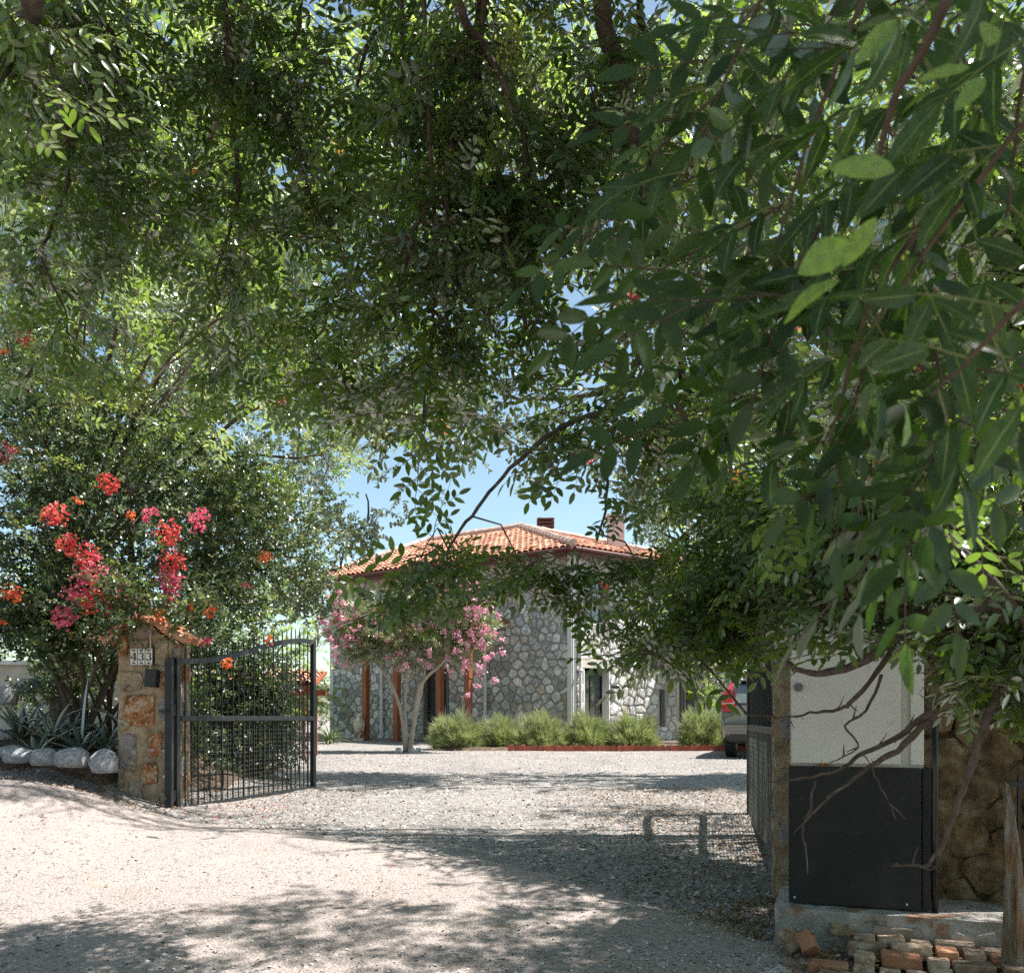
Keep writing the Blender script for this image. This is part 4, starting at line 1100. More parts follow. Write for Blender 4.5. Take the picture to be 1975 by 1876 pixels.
for k, (px, Y, n, L_, lab, ex) in enumerate([
    (40, 10.1, 16, .50, 'agave rosette nearest the left edge of the bed', []),
    (100, 10.0, 17, .48, 'agave in the middle of the bed with dense grey-green blades', [(.1, 1.35, .085, 1.35, 3.3)]),
    (158, 9.85, 13, .42, 'agave beside the pillar with one long blade standing straight up', [(1.2, .86, .05, 1.52, .12)]),
    (205, 10.0, 13, .40, 'agave closest to the gate pillar', [(2.6, .85, .06, 1.3, 2.6)]),
    (135, 10.5, 10, .42, 'agave at the back of the bed half under the shrub', []),
    (72, 9.75, 9, .30, 'small low agave just behind the boulders', [])]):
    x = (px - CX) / FPX * Y; agave((x, Y, bz(x, Y) + .01), n, L_, lab, ex, k)

# ------------------------------------------------------------------ parked car
M['car_paint'] = surf('grey_brown_car_paint', [(.3, (.15, .14, .13)), (.7, (.17, .16, .15))], 2, 2, .3, 0, metallic=.65, coat=1.0)
M['car_glass'] = glassmat('car_glass', (.10, .13, .15), .05)
M['tail_red'] = surf('tail_light_red', [(.3, (.50, .012, .03)), (.7, (.62, .02, .05))], 30, 2, .15, 0, coat=1.0)
M['tail_pale'] = surf('tail_light_clear', [(.3, (.7, .45, .42)), (.7, (.8, .6, .55))], 8, 2, .15, 0, coat=1.0)
M['rubber'] = surf('tyre_rubber', [(.3, (.018, .018, .018)), (.7, (.03, .03, .03))], 20, 3, .85, .2)
M['trim'] = surf('dark_trim', [(.3, (.03, .03, .03)), (.7, (.045, .045, .045))], 20, 3, .6, .1)
cx_, cy_ = W(1477, 1385, 19.5).x, 19.4
car = empty('parked_car', (cx_, cy_, gz(cx_, 20) + .0), math.radians(-19), 'grey-brown SUV with tall red tail lights parked behind the right gate', 'car')
ST = [(-.06, .40, .78, .86, .60, .74, .80, .77), (.02, .34, .86, .925, .66, .86, .86, .90), (.10, .32, .89, .935, .74, .98, .82, 1.03), (.16, .32, .90, .935, .80, 1.04, .79, 1.10),
      (.46, .30, .91, .94, .85, 1.06, .665, 1.56), (.75, .28, .92, .94, .85, 1.06, .66, 1.645), (1.5, .26, .92, .945, .85, 1.05, .66, 1.68), (2.5, .26, .92, .945, .85, 1.03, .64, 1.64),
      (3.25, .28, .92, .94, .84, 1.0, .74, 1.12), (4.1, .30, .90, .92, .78, .93, .72, 1.0), (4.55, .34, .84, .88, .70, .82, .68, .86), (4.72, .38, .76, .80, .60, .70, .6, .72)]
q = MB(); ring = []
for (y, zb, wl_, wm, zm, zl, wr, zr) in ST:
    r = [(wl_ * .8, zb), (wl_, zb + .1), (wm, zm), (wm * .985, zl), (wr, zr - .04), (wr * .72, zr), (0, zr + .018)]
    r = r + [(-a, b) for a, b in r[:-1]][::-1] + [(0, zb)]
    ring.append([(a, y, b) for a, b in r])
n = len(ring[0])
for r in ring: q.v += r
for i in range(len(ring) - 1):
    for k in range(n):
        q.f.append([i * n + k, i * n + (k + 1) % n, (i + 1) * n + (k + 1) % n, (i + 1) * n + k]); q.m.append(0)
q.f.append(list(range(n))[::-1]); q.m.append(0); q.f.append([(len(ring) - 1) * n + k for k in range(n)]); q.m.append(0)
cb_ = q.build('body', M['car_paint'], car, smooth=True)
es = cb_.modifiers.new('edge', 'BEVEL'); es.width = .025; es.segments = 3; es.limit_method = 'ANGLE'; es.angle_limit = .5
def panel(name, pts, mat, thick=.012, par=car):
    c = (Vector(pts[1]) - Vector(pts[0])).cross(Vector(pts[2]) - Vector(pts[0])).normalized()
    if c.y > .2 and pts[0][1] < 1: c = -c
    q = MB(); P = [Vector(p) + c * thick for p in pts] + [Vector(p) - c * thick for p in pts]; n = len(pts)
    q.poly(P, [list(range(n)), list(range(n, 2 * n))[::-1]] + [[i, n + i, n + (i + 1) % n, (i + 1) % n] for i in range(n)])
    return q.build(name, mat, par)
panel('rear_window', [(-.66, .165, 1.12), (.66, .165, 1.12), (.60, .41, 1.50), (-.60, .41, 1.50)], M['car_glass'], .02)
q = MB(); q.box((0, .47, 1.60), (1.16, .26, .035)); q.build('roof_spoiler', M['car_paint'], car, bevel=.012)
for sd in (-1, 1):
    t = MB()
    P = [(sd * .60, .055, .955), (sd * .90, .10, .955), (sd * .925, .16, 1.30), (sd * .80, .24, 1.42), (sd * .735, .42, 1.60), (sd * .70, .40, 1.60), (sd * .72, .20, 1.40), (sd * .70, .12, 1.22)]
    n = len(P); t.poly([(a, b - .03, c) for a, b, c in P] + [(a, b + .10, c) for a, b, c in P], [list(range(n)), list(range(n, 2 * n))[::-1]] + [[i, n + i, n + (i + 1) % n, (i + 1) % n] for i in range(n)])
    tl = t.build('tail_light', M['tail_red'], car, bevel=.006)
    t = MB(); t.bar((sd * .66, .045, 1.12), (sd * .90, .085, 1.12), .02, .03); t.build('clear_strip', M['tail_pale'], tl)
    panel('side_window', [(sd * .925, .62, 1.09), (sd * .93, 2.6, 1.08), (sd * .68, 2.4, 1.56), (sd * .69, .85, 1.57)], M['car_glass'], .012)
    for y in (.85, 3.75):
        w_ = empty('wheel', (sd * .79, y, .34)); w_.parent = car
        q = MB(); q.tube([(-.11, 0, 0), (-.10, 0, 0), (.10, 0, 0), (.11, 0, 0)], [.31, .34, .34, .31], 28); q.build('tyre', M['rubber'], w_, smooth=False)
        q = MB(); q.tube([(-.115, 0, 0), (.115, 0, 0)], [.22, .22], 20); q.build('rim', M['greyframe'], w_)
q = MB(); q.box((0, -.045, .44), (1.5, .06, .12)); q.build('bumper_trim', M['trim'], car, bevel=.015)
q = MB(); q.bar((-.86, -.01, .70), (.86, -.01, .70), .12, .02); q.build('bumper_line', M['trim'], car)
q = MB(); q.box((0, .03, .86), (.52, .02, .11)); q.build('number_plate', M['white'], car)
q = MB(); q.box((0, -.075, .55), (.10, .02, .03)); q.build('reflector', M['tail_red'], car)

car.scale = (1.07, 1.07, 1.09)
# ------------------------------------------------------------------ eagle statue and small garden things
st = empty('eagle_statue', W(692, 1428, 28.4), 0, 'small white stone eagle statue with brown feet standing on the porch floor', 'statue')
M['statue'] = surf('statue_stone', [(.3, (.55, .45, .36)), (.7, (.72, .66, .58))], 14, 5, .9, .4, spots=[((.45, .2, .1), 9, .58, .7)])
q = MB(); q.box((0, 0, .03), (.34, .30, .10)); q.build('base', M['statue'], st, bevel=.01)
def loft(mb, C, n=12):
    b = len(mb.v)
    for (x, y, z, rx, ry) in C:
        for k in range(n): a = 2 * PI * k / n; mb.v.append((x + rx * math.cos(a), y + ry * math.sin(a), z))
    for i in range(len(C) - 1):
        for k in range(n): k2 = (k + 1) % n; mb.f.append([b + i * n + k, b + i * n + k2, b + (i + 1) * n + k2, b + (i + 1) * n + k]); mb.m.append(0)
    mb.f.append([b + k for k in range(n)][::-1]); mb.m.append(0); mb.f.append([b + (len(C) - 1) * n + k for k in range(n)]); mb.m.append(0)
q = MB(); loft(q, [(0, .02, .22, .03, .03), (0, .02, .28, .09, .09), (0, .01, .42, .15, .13), (0, 0, .58, .16, .13), (0, -.01, .68, .11, .10), (.01, -.02, .74, .07, .07), (.02, -.03, .80, .075, .08), (.02, -.03, .85, .055, .06), (.02, -.03, .875, .01, .01)])
q.poly([(.07, -.09, .80), (.05, -.13, .80), (.09, -.16, .765), (.07, -.09, .77), (.10, -.10, .79)], [(0, 1, 2), (0, 2, 4), (3, 2, 1), (3, 4, 2)])
q.build('body', M['statue'], st, smooth=True)
for sd in (-1, 1):
    q = MB(); loft(q, [(sd * .09, .08, .14, .01, .02), (sd * .12, .06, .3, .03, .06), (sd * .16, .03, .5, .035, .09), (sd * .14, .01, .66, .03, .06), (sd * .10, 0, .70, .01, .02)], 8); q.build('wing', M['statue'], st, smooth=True)
    q = MB(); q.tube([(sd * .05, -.02, .3), (sd * .06, -.03, .12)], [.05, .028], 7)
    for k in (-1, 0, 1): q.tube([(sd * .06, -.03, .10), (sd * .06 + k * .03, -.11, .09)], [.018, .008], 5)
    q.build('leg', M['st_orange'], st, smooth=True)
# terracotta edging of the flower bed
M['edging'] = surf('terracotta_edging', [(.3, (.30, .075, .05)), (.7, (.42, .13, .085))], 8, 4, .85, .3, island=.2, coord='World')
ed = empty('garden_edging', (1.5, 23.1, .7), 0, 'scalloped terracotta edging along the foot of the lavender bed', 'edging')
em = None
for k in range(40):
    x = W(985, 0, 23.1).x + k * .158 - 1.5
    if em is None:
        q = MB(); pr_ = [(-.076, -.1), (.076, -.1), (.076, .07)] + [(.076 * math.cos(a), .07 + .06 * math.sin(a)) for a in np.linspace(.35, PI - .35, 5)] + [(-.076, .07)]
        q.prism(pr_, -.02, .02, lambda a, b, c: Vector((a, c, b))); o = q.build('edging_tile', M['edging'], ed); em = o.data
    else: o = link('edging_tile', em, ed)
    o.location = (x, .05 * math.sin(k * .6) + random.uniform(-.01, .01), gz(x + 1.5, 23.1) - .7 + .03 + random.uniform(-.01, .01)); o.rotation_euler = (random.uniform(-.12, .12), random.uniform(-.05, .05), random.uniform(-.1, .1))

# ------------------------------------------------------------------ leaf shapes and sprig templates
def leaf_quads(L_, w_, fold=.18, n=2, droop=.12, tipw=.5):
    """leaf along +X from the origin, folded along the midrib; rows of points left / mid / right"""
    V, F = [], []
    if n == 1:
        V = [(0, 0, 0), (L_ * .45, w_ / 2, fold * w_ * .5), (L_, 0, -droop * L_), (L_ * .45, -w_ / 2, fold * w_ * .5)]
        return np.array(V, float), np.array([(0, 3, 2, 1)])
    ts = {2: (.25, .68), 3: (.18, .5, .8)}[n]
    V.append((0, 0, 0)); lf, rt = [], []
    for t in ts:
        wd = w_ / 2 * math.sin(PI * t ** .85) ** .75
        lf.append((t * L_, wd, fold * wd - droop * L_ * t * t)); rt.append((t * L_, -wd, fold * wd - droop * L_ * t * t))
    tip = (L_, 0, -droop * L_)
    if n == 2:
        V += lf + [tip] + rt[::-1]; return np.array(V, float), np.array([(0, 3, 2, 1), (0, 5, 4, 3)])
    mid = (.5 * L_, 0, -droop * L_ * .25)
    V += lf + [tip] + rt[::-1] + [mid]; return np.array(V, float), np.array([(0, 8, 2, 1), (8, 4, 3, 2), (0, 7, 6, 8), (8, 6, 5, 4)])

def rotm(d, nrm):
    d = np.array(d, float); d /= np.linalg.norm(d); nrm = np.array(nrm, float); nrm = nrm - d * d.dot(nrm); nrm /= np.linalg.norm(nrm) + 1e-9
    return np.stack([d, np.cross(nrm, d), nrm], 1)

class Sprig:
    def __init__(s): s.v = []; s.f = []; s.r = []; s.n = 0; s.tv = []; s.tf = []; s.tn = 0
    def leaf(s, p, d, nrm, L_, w_, n=2, fold=.2, droop=.12, r=None):
        v, f = leaf_quads(L_, w_, fold, n, droop); v = v @ rotm(d, nrm).T + np.array(p)
        s.v.append(v); s.f.append(f + s.n); s.n += len(v); s.r.append(np.full(len(v), random.random() * .5 if r is None else r))
    def stem(s, a, b, ra, rb):
        a = np.array(a, float); b = np.array(b, float); R = rotm(b - a, (0.1, .2, 1)); V = []
        for p, r in ((a, ra), (b, rb)):
            for k in range(3): an = 2 * PI * k / 3; V.append(p + R[:, 1] * r * math.cos(an) + R[:, 2] * r * math.sin(an))
        s.tv.append(np.array(V)); s.tf.append(np.array([(k, (k + 1) % 3, 3 + (k + 1) % 3, 3 + k) for k in range(3)]) + s.tn); s.tn += 6
    def get(s): return (np.concatenate(s.v), np.concatenate(s.f), np.concatenate(s.r))
    def twig(s): return (np.concatenate(s.tv), np.concatenate(s.tf))

def pinnate(L_=.30, nl=6, leaf=.055, wd=.42, pairs=2, lod=2, stems=True, term=True):
    s = Sprig(); p = np.zeros(3); d = np.array([1, 0, 0.]); pts = [p.copy()]
    for k in range(nl):
        d = d + np.array([0, random.uniform(-.15, .15), random.uniform(-.12, .02)]); d /= np.linalg.norm(d)
        q_ = p + d * L_ / nl
        s.stem(p, q_, .0032 * (1 - k / nl * .6), .003 * (1 - (k + 1) / nl * .6)); p = q_
        side = 1 if k % 2 else -1; az = side * random.uniform(.6, 1.1) if k < nl - 1 else random.uniform(-.3, .3)
        nrm = np.array([random.uniform(-.35, .35), random.uniform(-.35, .35), 1])
        rd = np.array([math.cos(az), math.sin(az), random.uniform(-.5, .25)]); rd /= np.linalg.norm(rd)
        R = rotm(rd, nrm); RL = leaf * (.55 + .55 * pairs); e = p + rd * RL
        if stems: s.stem(p, e, .0016, .001)
        for j in range(pairs):
            b = p + rd * RL * (j + .8) / (pairs + .6)
            for sd in (-1, 1):
                ld = R @ np.array([math.cos(1.0), sd * math.sin(1.0), random.uniform(-.25, .1)])
                s.leaf(b, ld, R @ np.array([0, random.uniform(-.4, .4), 1]), leaf * random.uniform(.75, 1.1), leaf * wd * random.uniform(.85, 1.15), lod)
        if term: s.leaf(e, R @ np.array([1, random.uniform(-.2, .2), -.15]), R[:, 2], leaf * random.uniform(.9, 1.15), leaf * wd, lod)
    return s

def simple_sprig(L_=.3, n=12, leaf=.05, wd=.5, lod=2, up=.0, ang=1.0, droop=.15, stem=.0028):
    s = Sprig(); p = np.zeros(3); d = np.array([1, 0, 0.])
    for k in range(n):
        d = d + np.array([0, random.uniform(-.12, .12), random.uniform(-.08, .06)]); d /= np.linalg.norm(d); q_ = p + d * L_ / n
        if k % 3 == 0: s.stem(p, p + d * L_ / n * 3, stem, stem * .8)
        p = q_; a = k * 2.4 + random.uniform(-.4, .4); g = ang * random.uniform(.7, 1.2)
        ld = np.array([math.cos(g), math.sin(g) * math.cos(a), math.sin(g) * math.sin(a) * .7 + up])
        s.leaf(p, ld, np.array([random.uniform(-.4, .4), random.uniform(-.4, .4), 1]), leaf * random.uniform(.65, 1.15), leaf * wd * random.uniform(.8, 1.2), lod, droop=droop)
    return s

def place_sprigs(name, S, pos, dirs, nrms, scale, leafmat_, twigmat, parent, twigs=True):
    """foliage and (thin) twigs of a crown; pos in world, meshes local to the parent"""
    n = len(pos); loc = np.array(parent.location)
    d = dirs / np.linalg.norm(dirs, axis=1)[:, None]; m = nrms - d * (d * nrms).sum(1)[:, None]; m /= np.linalg.norm(m, axis=1)[:, None] + 1e-9
    R = np.stack([d, np.cross(m, d), m], 2)
    which_state = rng.bit_generator.state
    o = scatter(name, [s.get() for s in S], pos - loc, R, scale, leafmat_, parent, extra=.5, kind='stuff')
    if twigs:
        st_ = rng.bit_generator.state; rng.bit_generator.state = which_state
        scatter('twigs', [s.twig() for s in S], pos - loc, R, scale, twigmat, parent, kind='stuff'); rng.bit_generator.state = st_
    return o

def dirs_rand(n, down=-.1, outward=None, k=0.6):
    d = rng.standard_normal((n, 3)); d /= np.linalg.norm(d, axis=1)[:, None]; d[:, 2] = d[:, 2] * .6 + down
    if outward is not None: d = d + outward * k
    return d
def nrm_rand(n, up=1.0, s=.55):
    return np.stack([rng.normal(0, s, n), rng.normal(0, s, n), np.full(n, up)], 1)

# ---- where foliage may hang: openings in the crowns, seen as regions of the place
def inpoly(px, py, poly):
    c = np.zeros(len(px), bool); n = len(poly)
    for i in range(n):
        (x1, y1), (x2, y2) = poly[i], poly[(i + 1) % n]
        if y1 == y2: continue
        c ^= ((y1 > py) != (y2 > py)) & (px < (x2 - x1) * (py - y1) / (y2 - y1) + x1)
    return c
SKYGAP = [(735, 1040), (765, 1000), (800, 975), (860, 985), (905, 940), (925, 880), (985, 868), (1010, 890), (1000, 930), (1050, 935), (1100, 915), (1150, 930), (1185, 990), (1185, 1060), (1120, 1045), (1060, 1075), (950, 1075), (930, 1035), (890, 1025), (870, 985), (815, 1045), (800, 1075), (735, 1095), (700, 1075)]
GAPS = [[(505, 310), (560, 285), (610, 280), (600, 330), (560, 350), (520, 352)], [(1060, 555), (1110, 540), (1150, 600), (1135, 665), (1080, 655), (1050, 600)],
        [(1190, 60), (1225, 35), (1245, 90), (1215, 120)], [(1055, 480), (1100, 470), (1090, 530), (1055, 520)], [(640, 930), (700, 900), (740, 960), (690, 1010)], [(655, 5), (710, 10), (690, 35)],
        [(1400, 60), (1440, 30), (1450, 90), (1410, 100)], [(265, 45), (300, 50), (290, 80)], [(480, 575), (510, 580), (500, 600)], [(1160, 985), (1230, 985), (1225, 1060), (1165, 1060)]]
def gl(px, py):
    """ground point under a picture point (by the ground's own shape)"""
    Y = 8.0
    for _ in range(30): X = (px - CX) / FPX * Y; Y = .5 * Y + .5 * (EYE - gz(X, Y)) * FPX / max(py - CY, 12)
    return ((px - CX) / FPX * Y, Y)
SUNLIT = [[gl(a, b) for a, b in [(-300, 1500), (0, 1500), (330, 1575), (620, 1620), (850, 1650), (1000, 1690), (1120, 1740), (1330, 1800), (1290, 1840), (1100, 1790), (950, 1720), (820, 1735), (720, 1690), (560, 1722), (400, 1705), (260, 1765), (0, 1790), (-500, 1800)]],
          [gl(a, b) for a, b in [(560, 1438), (1480, 1438), (1440, 1475), (1300, 1505), (1150, 1530), (960, 1550), (860, 1520), (760, 1492), (640, 1490)]]]
def sun_hit(P, z=.45):
    t = (P[:, 2] - z) / SUN.z
    return P[:, 0] - SUN.x * t, P[:, 1] - SUN.y * t
def prune(P, D=None, tip=.28, **kw):
    k = prune1(P, **kw)
    if D is not None:
        D = D / np.linalg.norm(D, axis=1)[:, None]; kw2 = dict(kw); kw2['sunlit'] = 0; kw2['flowers'] = False; k &= prune1(P + D * tip, **kw2)
    return k
FLOWER_SUN = [Vector((-4.95, 9.4, 2.9)), Vector((-5.1, 9.4, 3.7)), Vector((-3.9, 9.5, 3.0)), Vector((-4.5, 9.4, 2.5)), Vector((4.4, 6.3, 3.9)), Vector((4.2, 6.3, 5.0))]
def prune1(P, r=0, sunlit=.96, gap=1.0, extra=(), flowers=True, near=.9, jit=14):
    px, py = proj(P); px = px + rng.normal(0, jit, len(px)); py = py + rng.normal(0, jit, len(py)); k = np.ones(len(P), bool)
    k &= ~inpoly(px, py, SKYGAP)
    for g in GAPS: k &= ~(inpoly(px, py, g) & (rng.random(len(P)) < gap))
    for g in extra: k &= ~inpoly(px, py, g)
    hx_, hy_ = sun_hit(P); hx_ = hx_ + rng.normal(0, .12, len(P)); hy_ = hy_ + rng.normal(0, .15, len(P))
    for g in SUNLIT: k &= ~(inpoly(hx_, hy_, g) & (rng.random(len(P)) < sunlit) & (P[:, 2] > 1.2))
    if sunlit:
        S_ = np.array(SUN)
        for f_ in FLOWER_SUN:
            Dv = P - np.array(f_); t_ = Dv @ S_; dist = np.linalg.norm(Dv - t_[:, None] * S_, axis=1); k &= ~((t_ > .7) & (dist < .75) & (rng.random(len(P)) < .85))
    if flowers:
        for (fx, fy, fr_, fy_) in PEEK: k &= ~((np.hypot(px - fx, py - fy) < fr_ + 12) & (P[:, 1] < fy_) & (rng.random(len(P)) < .9))
    k &= np.linalg.norm(P - np.array([0, 0, EYE]), axis=1) > near
    return k

FL_LEFT = [(50, 655, 15, 'c'), (15, 872, 20, 'p'), (208, 932, 22, 'c'), (152, 965, 9, 'o'), (105, 995, 28, 'c'), (253, 993, 10, 'o'), (290, 993, 16, 'p'), (325, 1028, 27, 'c'), (382, 1002, 23, 'p'), (130, 1050, 24, 'c'),
           (165, 1070, 28, 'c'), (180, 1100, 36, 'p'), (150, 1140, 30, 'p'), (205, 1140, 34, 'c'), (122, 1190, 26, 'p'), (170, 1165, 20, 'c'), (332, 1085, 26, 'c'), (330, 1122, 24, 'p'), (328, 1150, 15, 'p'), (405, 1178, 14, 'o'), (310, 1186, 14, 'o'),
           (262, 1155, 14, 'p'), (210, 1185, 12, 'p'), (510, 1074, 13, 'o'), (25, 1145, 20, 'o'), (4, 1195, 8, 'o'), (470, 1130, 7, 'p'), (400, 1235, 8, 'p'), (520, 1238, 10, 'o'), (440, 1282, 12, 'o'), (372, 1168, 8, 'o'), (8, 680, 9, 'o')]
FL_HIGH = [(545, 778, 9, 'o'), (652, 293, 12, 'o'), (586, 452, 10, 'o'), (372, 335, 8, 'c'), (350, 442, 6, 'c'), (660, 190, 12, 'd'), (735, 845, 14, 'd'), (855, 825, 12, 'o')]
FL_RIGHT = [(1268, 845, 27, 'p'), (1290, 855, 18, 'o'), (1398, 583, 9, 'p'), (1572, 262, 9, 'p'), (1212, 575, 16, 'c'), (1190, 585, 10, 'o'), (1232, 592, 8, 'c'), (1668, 665, 12, 'c'), (1672, 690, 18, 'p'), (1885, 330, 22, 'p'), (1855, 62, 12, 'p'),
            (1875, 465, 11, 'p'), (1845, 535, 15, 'c'), (1812, 572, 15, 'p'), (1745, 600, 15, 'c'), (1690, 612, 8, 'o'), (1740, 752, 18, 'c'), (1738, 790, 16, 'o'), (1975, 745, 14, 'c'), (1425, 918, 14, 'o'), (1535, 888, 11, 'o'),
            (1632, 860, 13, 'o'), (1130, 892, 10, 'p'), (1175, 895, 8, 'o'), (1175, 1128, 12, 'c'), (1595, 745, 8, 'p'), (1780, 705, 12, 'o'), (1630, 1080, 8, 'c'), (1750, 785, 26, 'd'), (1800, 775, 26, 'd'), (1835, 800, 24, 'd'), (1700, 880, 26, 'd'), (1735, 900, 24, 'd'), (1680, 940, 20, 'd'), (1860, 850, 18, 'd'), (1545, 640, 8, 'p')]
PEEK = [(x, y, r, 8.6) for x, y, r, c in FL_LEFT] + [(x, y, r * .8, 7) for x, y, r, c in FL_HIGH] + [(x, y, r * .9, 6.3) for x, y, r, c in FL_RIGHT]
FMAT = {'c': 'flower_coral', 'p': 'flower_pink', 'o': 'flower_orange', 'd': 'flower_dry'}
def flower_sprig():
    s = Sprig()
    for k in range(3):
        a = k * 2.1 + random.random(); s.leaf((0, 0, 0), (math.cos(a), math.sin(a), .75), (-math.cos(a), -math.sin(a), .8), .030, .027, 2, .35, -.1)
    return s
FS = [flower_sprig().get() for _ in range(5)]
def flower_clusters(lst, parent, Yf):
    loc = np.array(parent.location)
    for (x, y, r, c) in lst:
        Y = Yf(x, y); p = np.array(W(x, y, Y)); rad = r * Y / FPX; n = int(max(6, min(90, (rad / .028) ** 2 * 3.2)))
        d = rng.standard_normal((n, 3)); d /= np.linalg.norm(d, axis=1)[:, None]; rr = rng.random(n) ** .4
        P = p + d * rr[:, None] * rad * np.array([1, .8, 1.0]) * rng.uniform(.7, 1.15, (n, 1))
        m = d + np.array([0, -.8, .4]); m /= np.linalg.norm(m, axis=1)[:, None]
        t = np.cross(m, rng.standard_normal((n, 3))); t /= np.linalg.norm(t, axis=1)[:, None]
        scatter('flower_cluster', FS, P - loc, np.stack([t, np.cross(m, t), m], 2), rng.uniform(.8, 1.25, n), M[FMAT[c]], parent, kind='stuff')

def in_ell(n, c, r):
    d = rng.standard_normal((n, 3)); d /= np.linalg.norm(d, axis=1)[:, None]
    return np.array(c) + d * (rng.random(n) ** .42)[:, None] * np.array(r)
def lobes_points(L_):
    return np.concatenate([in_ell(n, W(px, py, Y), r) for (px, py, Y, r, n) in L_])

def limb_mesh(parent, pts, r0, r1, name='branch', mat='bark', wob=.03, n=7):
    """one limb: smooth wobbling tube through the given points"""
    P = [Vector(p) for p in pts]; out = []; m = 4
    for i in range(len(P) - 1):
        a, b, c, d_ = P[max(i - 1, 0)], P[i], P[i + 1], P[min(i + 2, len(P) - 1)]
        for k in range(m):
            t = k / m; out.append(.5 * ((2 * b) + (c - a) * t + (2 * a - 5 * b + 4 * c - d_) * t * t + (3 * b - a - 3 * c + d_) * t ** 3))
    out.append(P[-1]); N = len(out)
    for i in range(1, N - 1): out[i] = out[i] + Vector((random.uniform(-1, 1), random.uniform(-1, 1), random.uniform(-1, 1))) * wob * .3
    rad = [(r0 + (r1 - r0) * i / (N - 1)) * random.uniform(.88, 1.12) for i in range(N)]
    q = MB(); q.tube(out, rad, n); return wb(q, name, M[mat], parent, smooth=True), out, rad

def clumps(P, s=1.0, thr=.5, soft=.05):
    """crowns grow in clumps: True inside them"""
    a = fbm(P[:, 0] * s + P[:, 2] * .7 * s + 40, P[:, 1] * s + 7, 2, 31); b = fbm(P[:, 2] * s * 1.1 + 19, (P[:, 0] - P[:, 1] * .6) * s + 60, 2, 47)
    return (a + b) / 2 + rng.normal(0, soft, len(P)) > thr
def dapple(P, keep=.30):
    """bunches that share the same sunbeam stay or go together"""
    x, y = sun_hit(P); n = .6 * fbm(x * 1.7 + 50, y * 1.7 + 50, 2, 77) + .4 * fbm(x * 5 + 9, y * 5 + 90, 2, 78)
    return n + rng.normal(0, .015, len(P)) > keep
# ------------------------------------------------------------------ sprig templates
SP_NEAR = [pinnate(.30, 6, .056, .42, 2, 3) for _ in range(8)]
SP_MID = [pinnate(.34, 7, .056, .42, 2, 2, stems=False) for _ in range(8)]
SP_BOUG = [simple_sprig(.34, 15, .050, .70, 2, .1, 1.1) for _ in range(8)]
SP_POP = [simple_sprig(.42, 20, .075, .62, 2, .0, 1.1, .3) for _ in range(6)]
SP_FAR = [simple_sprig(.5, 30, .085, .5, 1, .0, 1.1) for _ in range(6)]
SP_OLE = [simple_sprig(.30, 22, .13, .16, 1, .1, .75) for _ in range(6)]

def crown_limbs(tree, fork, lobes, r0=.09, mat='bark'):
    lobes = [l_ for l_ in lobes if not (l_[0] > 700 and l_[1] > 770 and l_[0] < 1350 and l_[2] > 12)]
    """a limb from the fork to every lobe of the crown, with side shoots into the lobe"""
    for L_ in lobes:
        c = W(*L_[:3]); mid = fork.lerp(c, .5) + Vector((random.uniform(-.3, .3), random.uniform(-.3, .3), .35 + .1 * (c - fork).length))
        o, P, R = limb_mesh(tree, [fork, mid, c + Vector((0, 0, -L_[3][2] * .3)), c + Vector((random.uniform(-.5, .5) * L_[3][0], 0, L_[3][2] * .6))], r0 * random.uniform(.6, 1), .012, wob=.12, mat=mat)
        q = MB()
        for k in range(9):
            i = random.randrange(len(P) // 2, len(P)); e = in_ell(1, c, [a * .8 for a in L_[3]])[0]; ex_, ey_ = proj(e[None])
            if inpoly(ex_, ey_, SKYGAP)[0] or (ey_[0] > 800 and ex_[0] > 640 and c.y > 12): continue
            m_ = P[i].lerp(Vector(e), .5) + Vector((random.uniform(-.15, .15), random.uniform(-.15, .15), random.uniform(-.05, .2)))
            q.tube([P[i], m_, Vector(e)], [R[i] * .6, .012, .004], 5)
        if q.v: wb(q, 'side_branches', M[mat], tree, kind='stuff')

# ------------------------------------------------------------------ the overhanging tree at the right (its leaves hang over the camera)
tx, ty = 3.95, 2.1
T1 = empty('overhanging_tree', (tx, ty, gz(tx, ty)), 0, 'large dark-branched tree at the right edge, its feathery leaves hanging over the whole view', 'tree')
base = Vector(T1.location)
limb_mesh(T1, [base + Vector((0, 0, -.2)), base + Vector((.05, .05, 1.0)), base + Vector((-.05, .1, 2.0)), base + Vector((-.25, .2, 3.1))], .24, .17, 'trunk', wob=.04, n=12)
FK = base + Vector((-.25, .2, 3.0))
ARC = [FK, Vector((2.6, 2.5, 4.7)), Vector((1.0, 3.0, 5.5)), Vector((-.9, 3.5, 5.75)), Vector((-2.9, 3.9, 5.6)), Vector((-4.6, 4.2, 5.2))]
_, arcP, _ = limb_mesh(T1, ARC, .15, .035, 'main_limb', n=10)
def arc_at(x): return min(arcP, key=lambda p: abs(p.x - x))
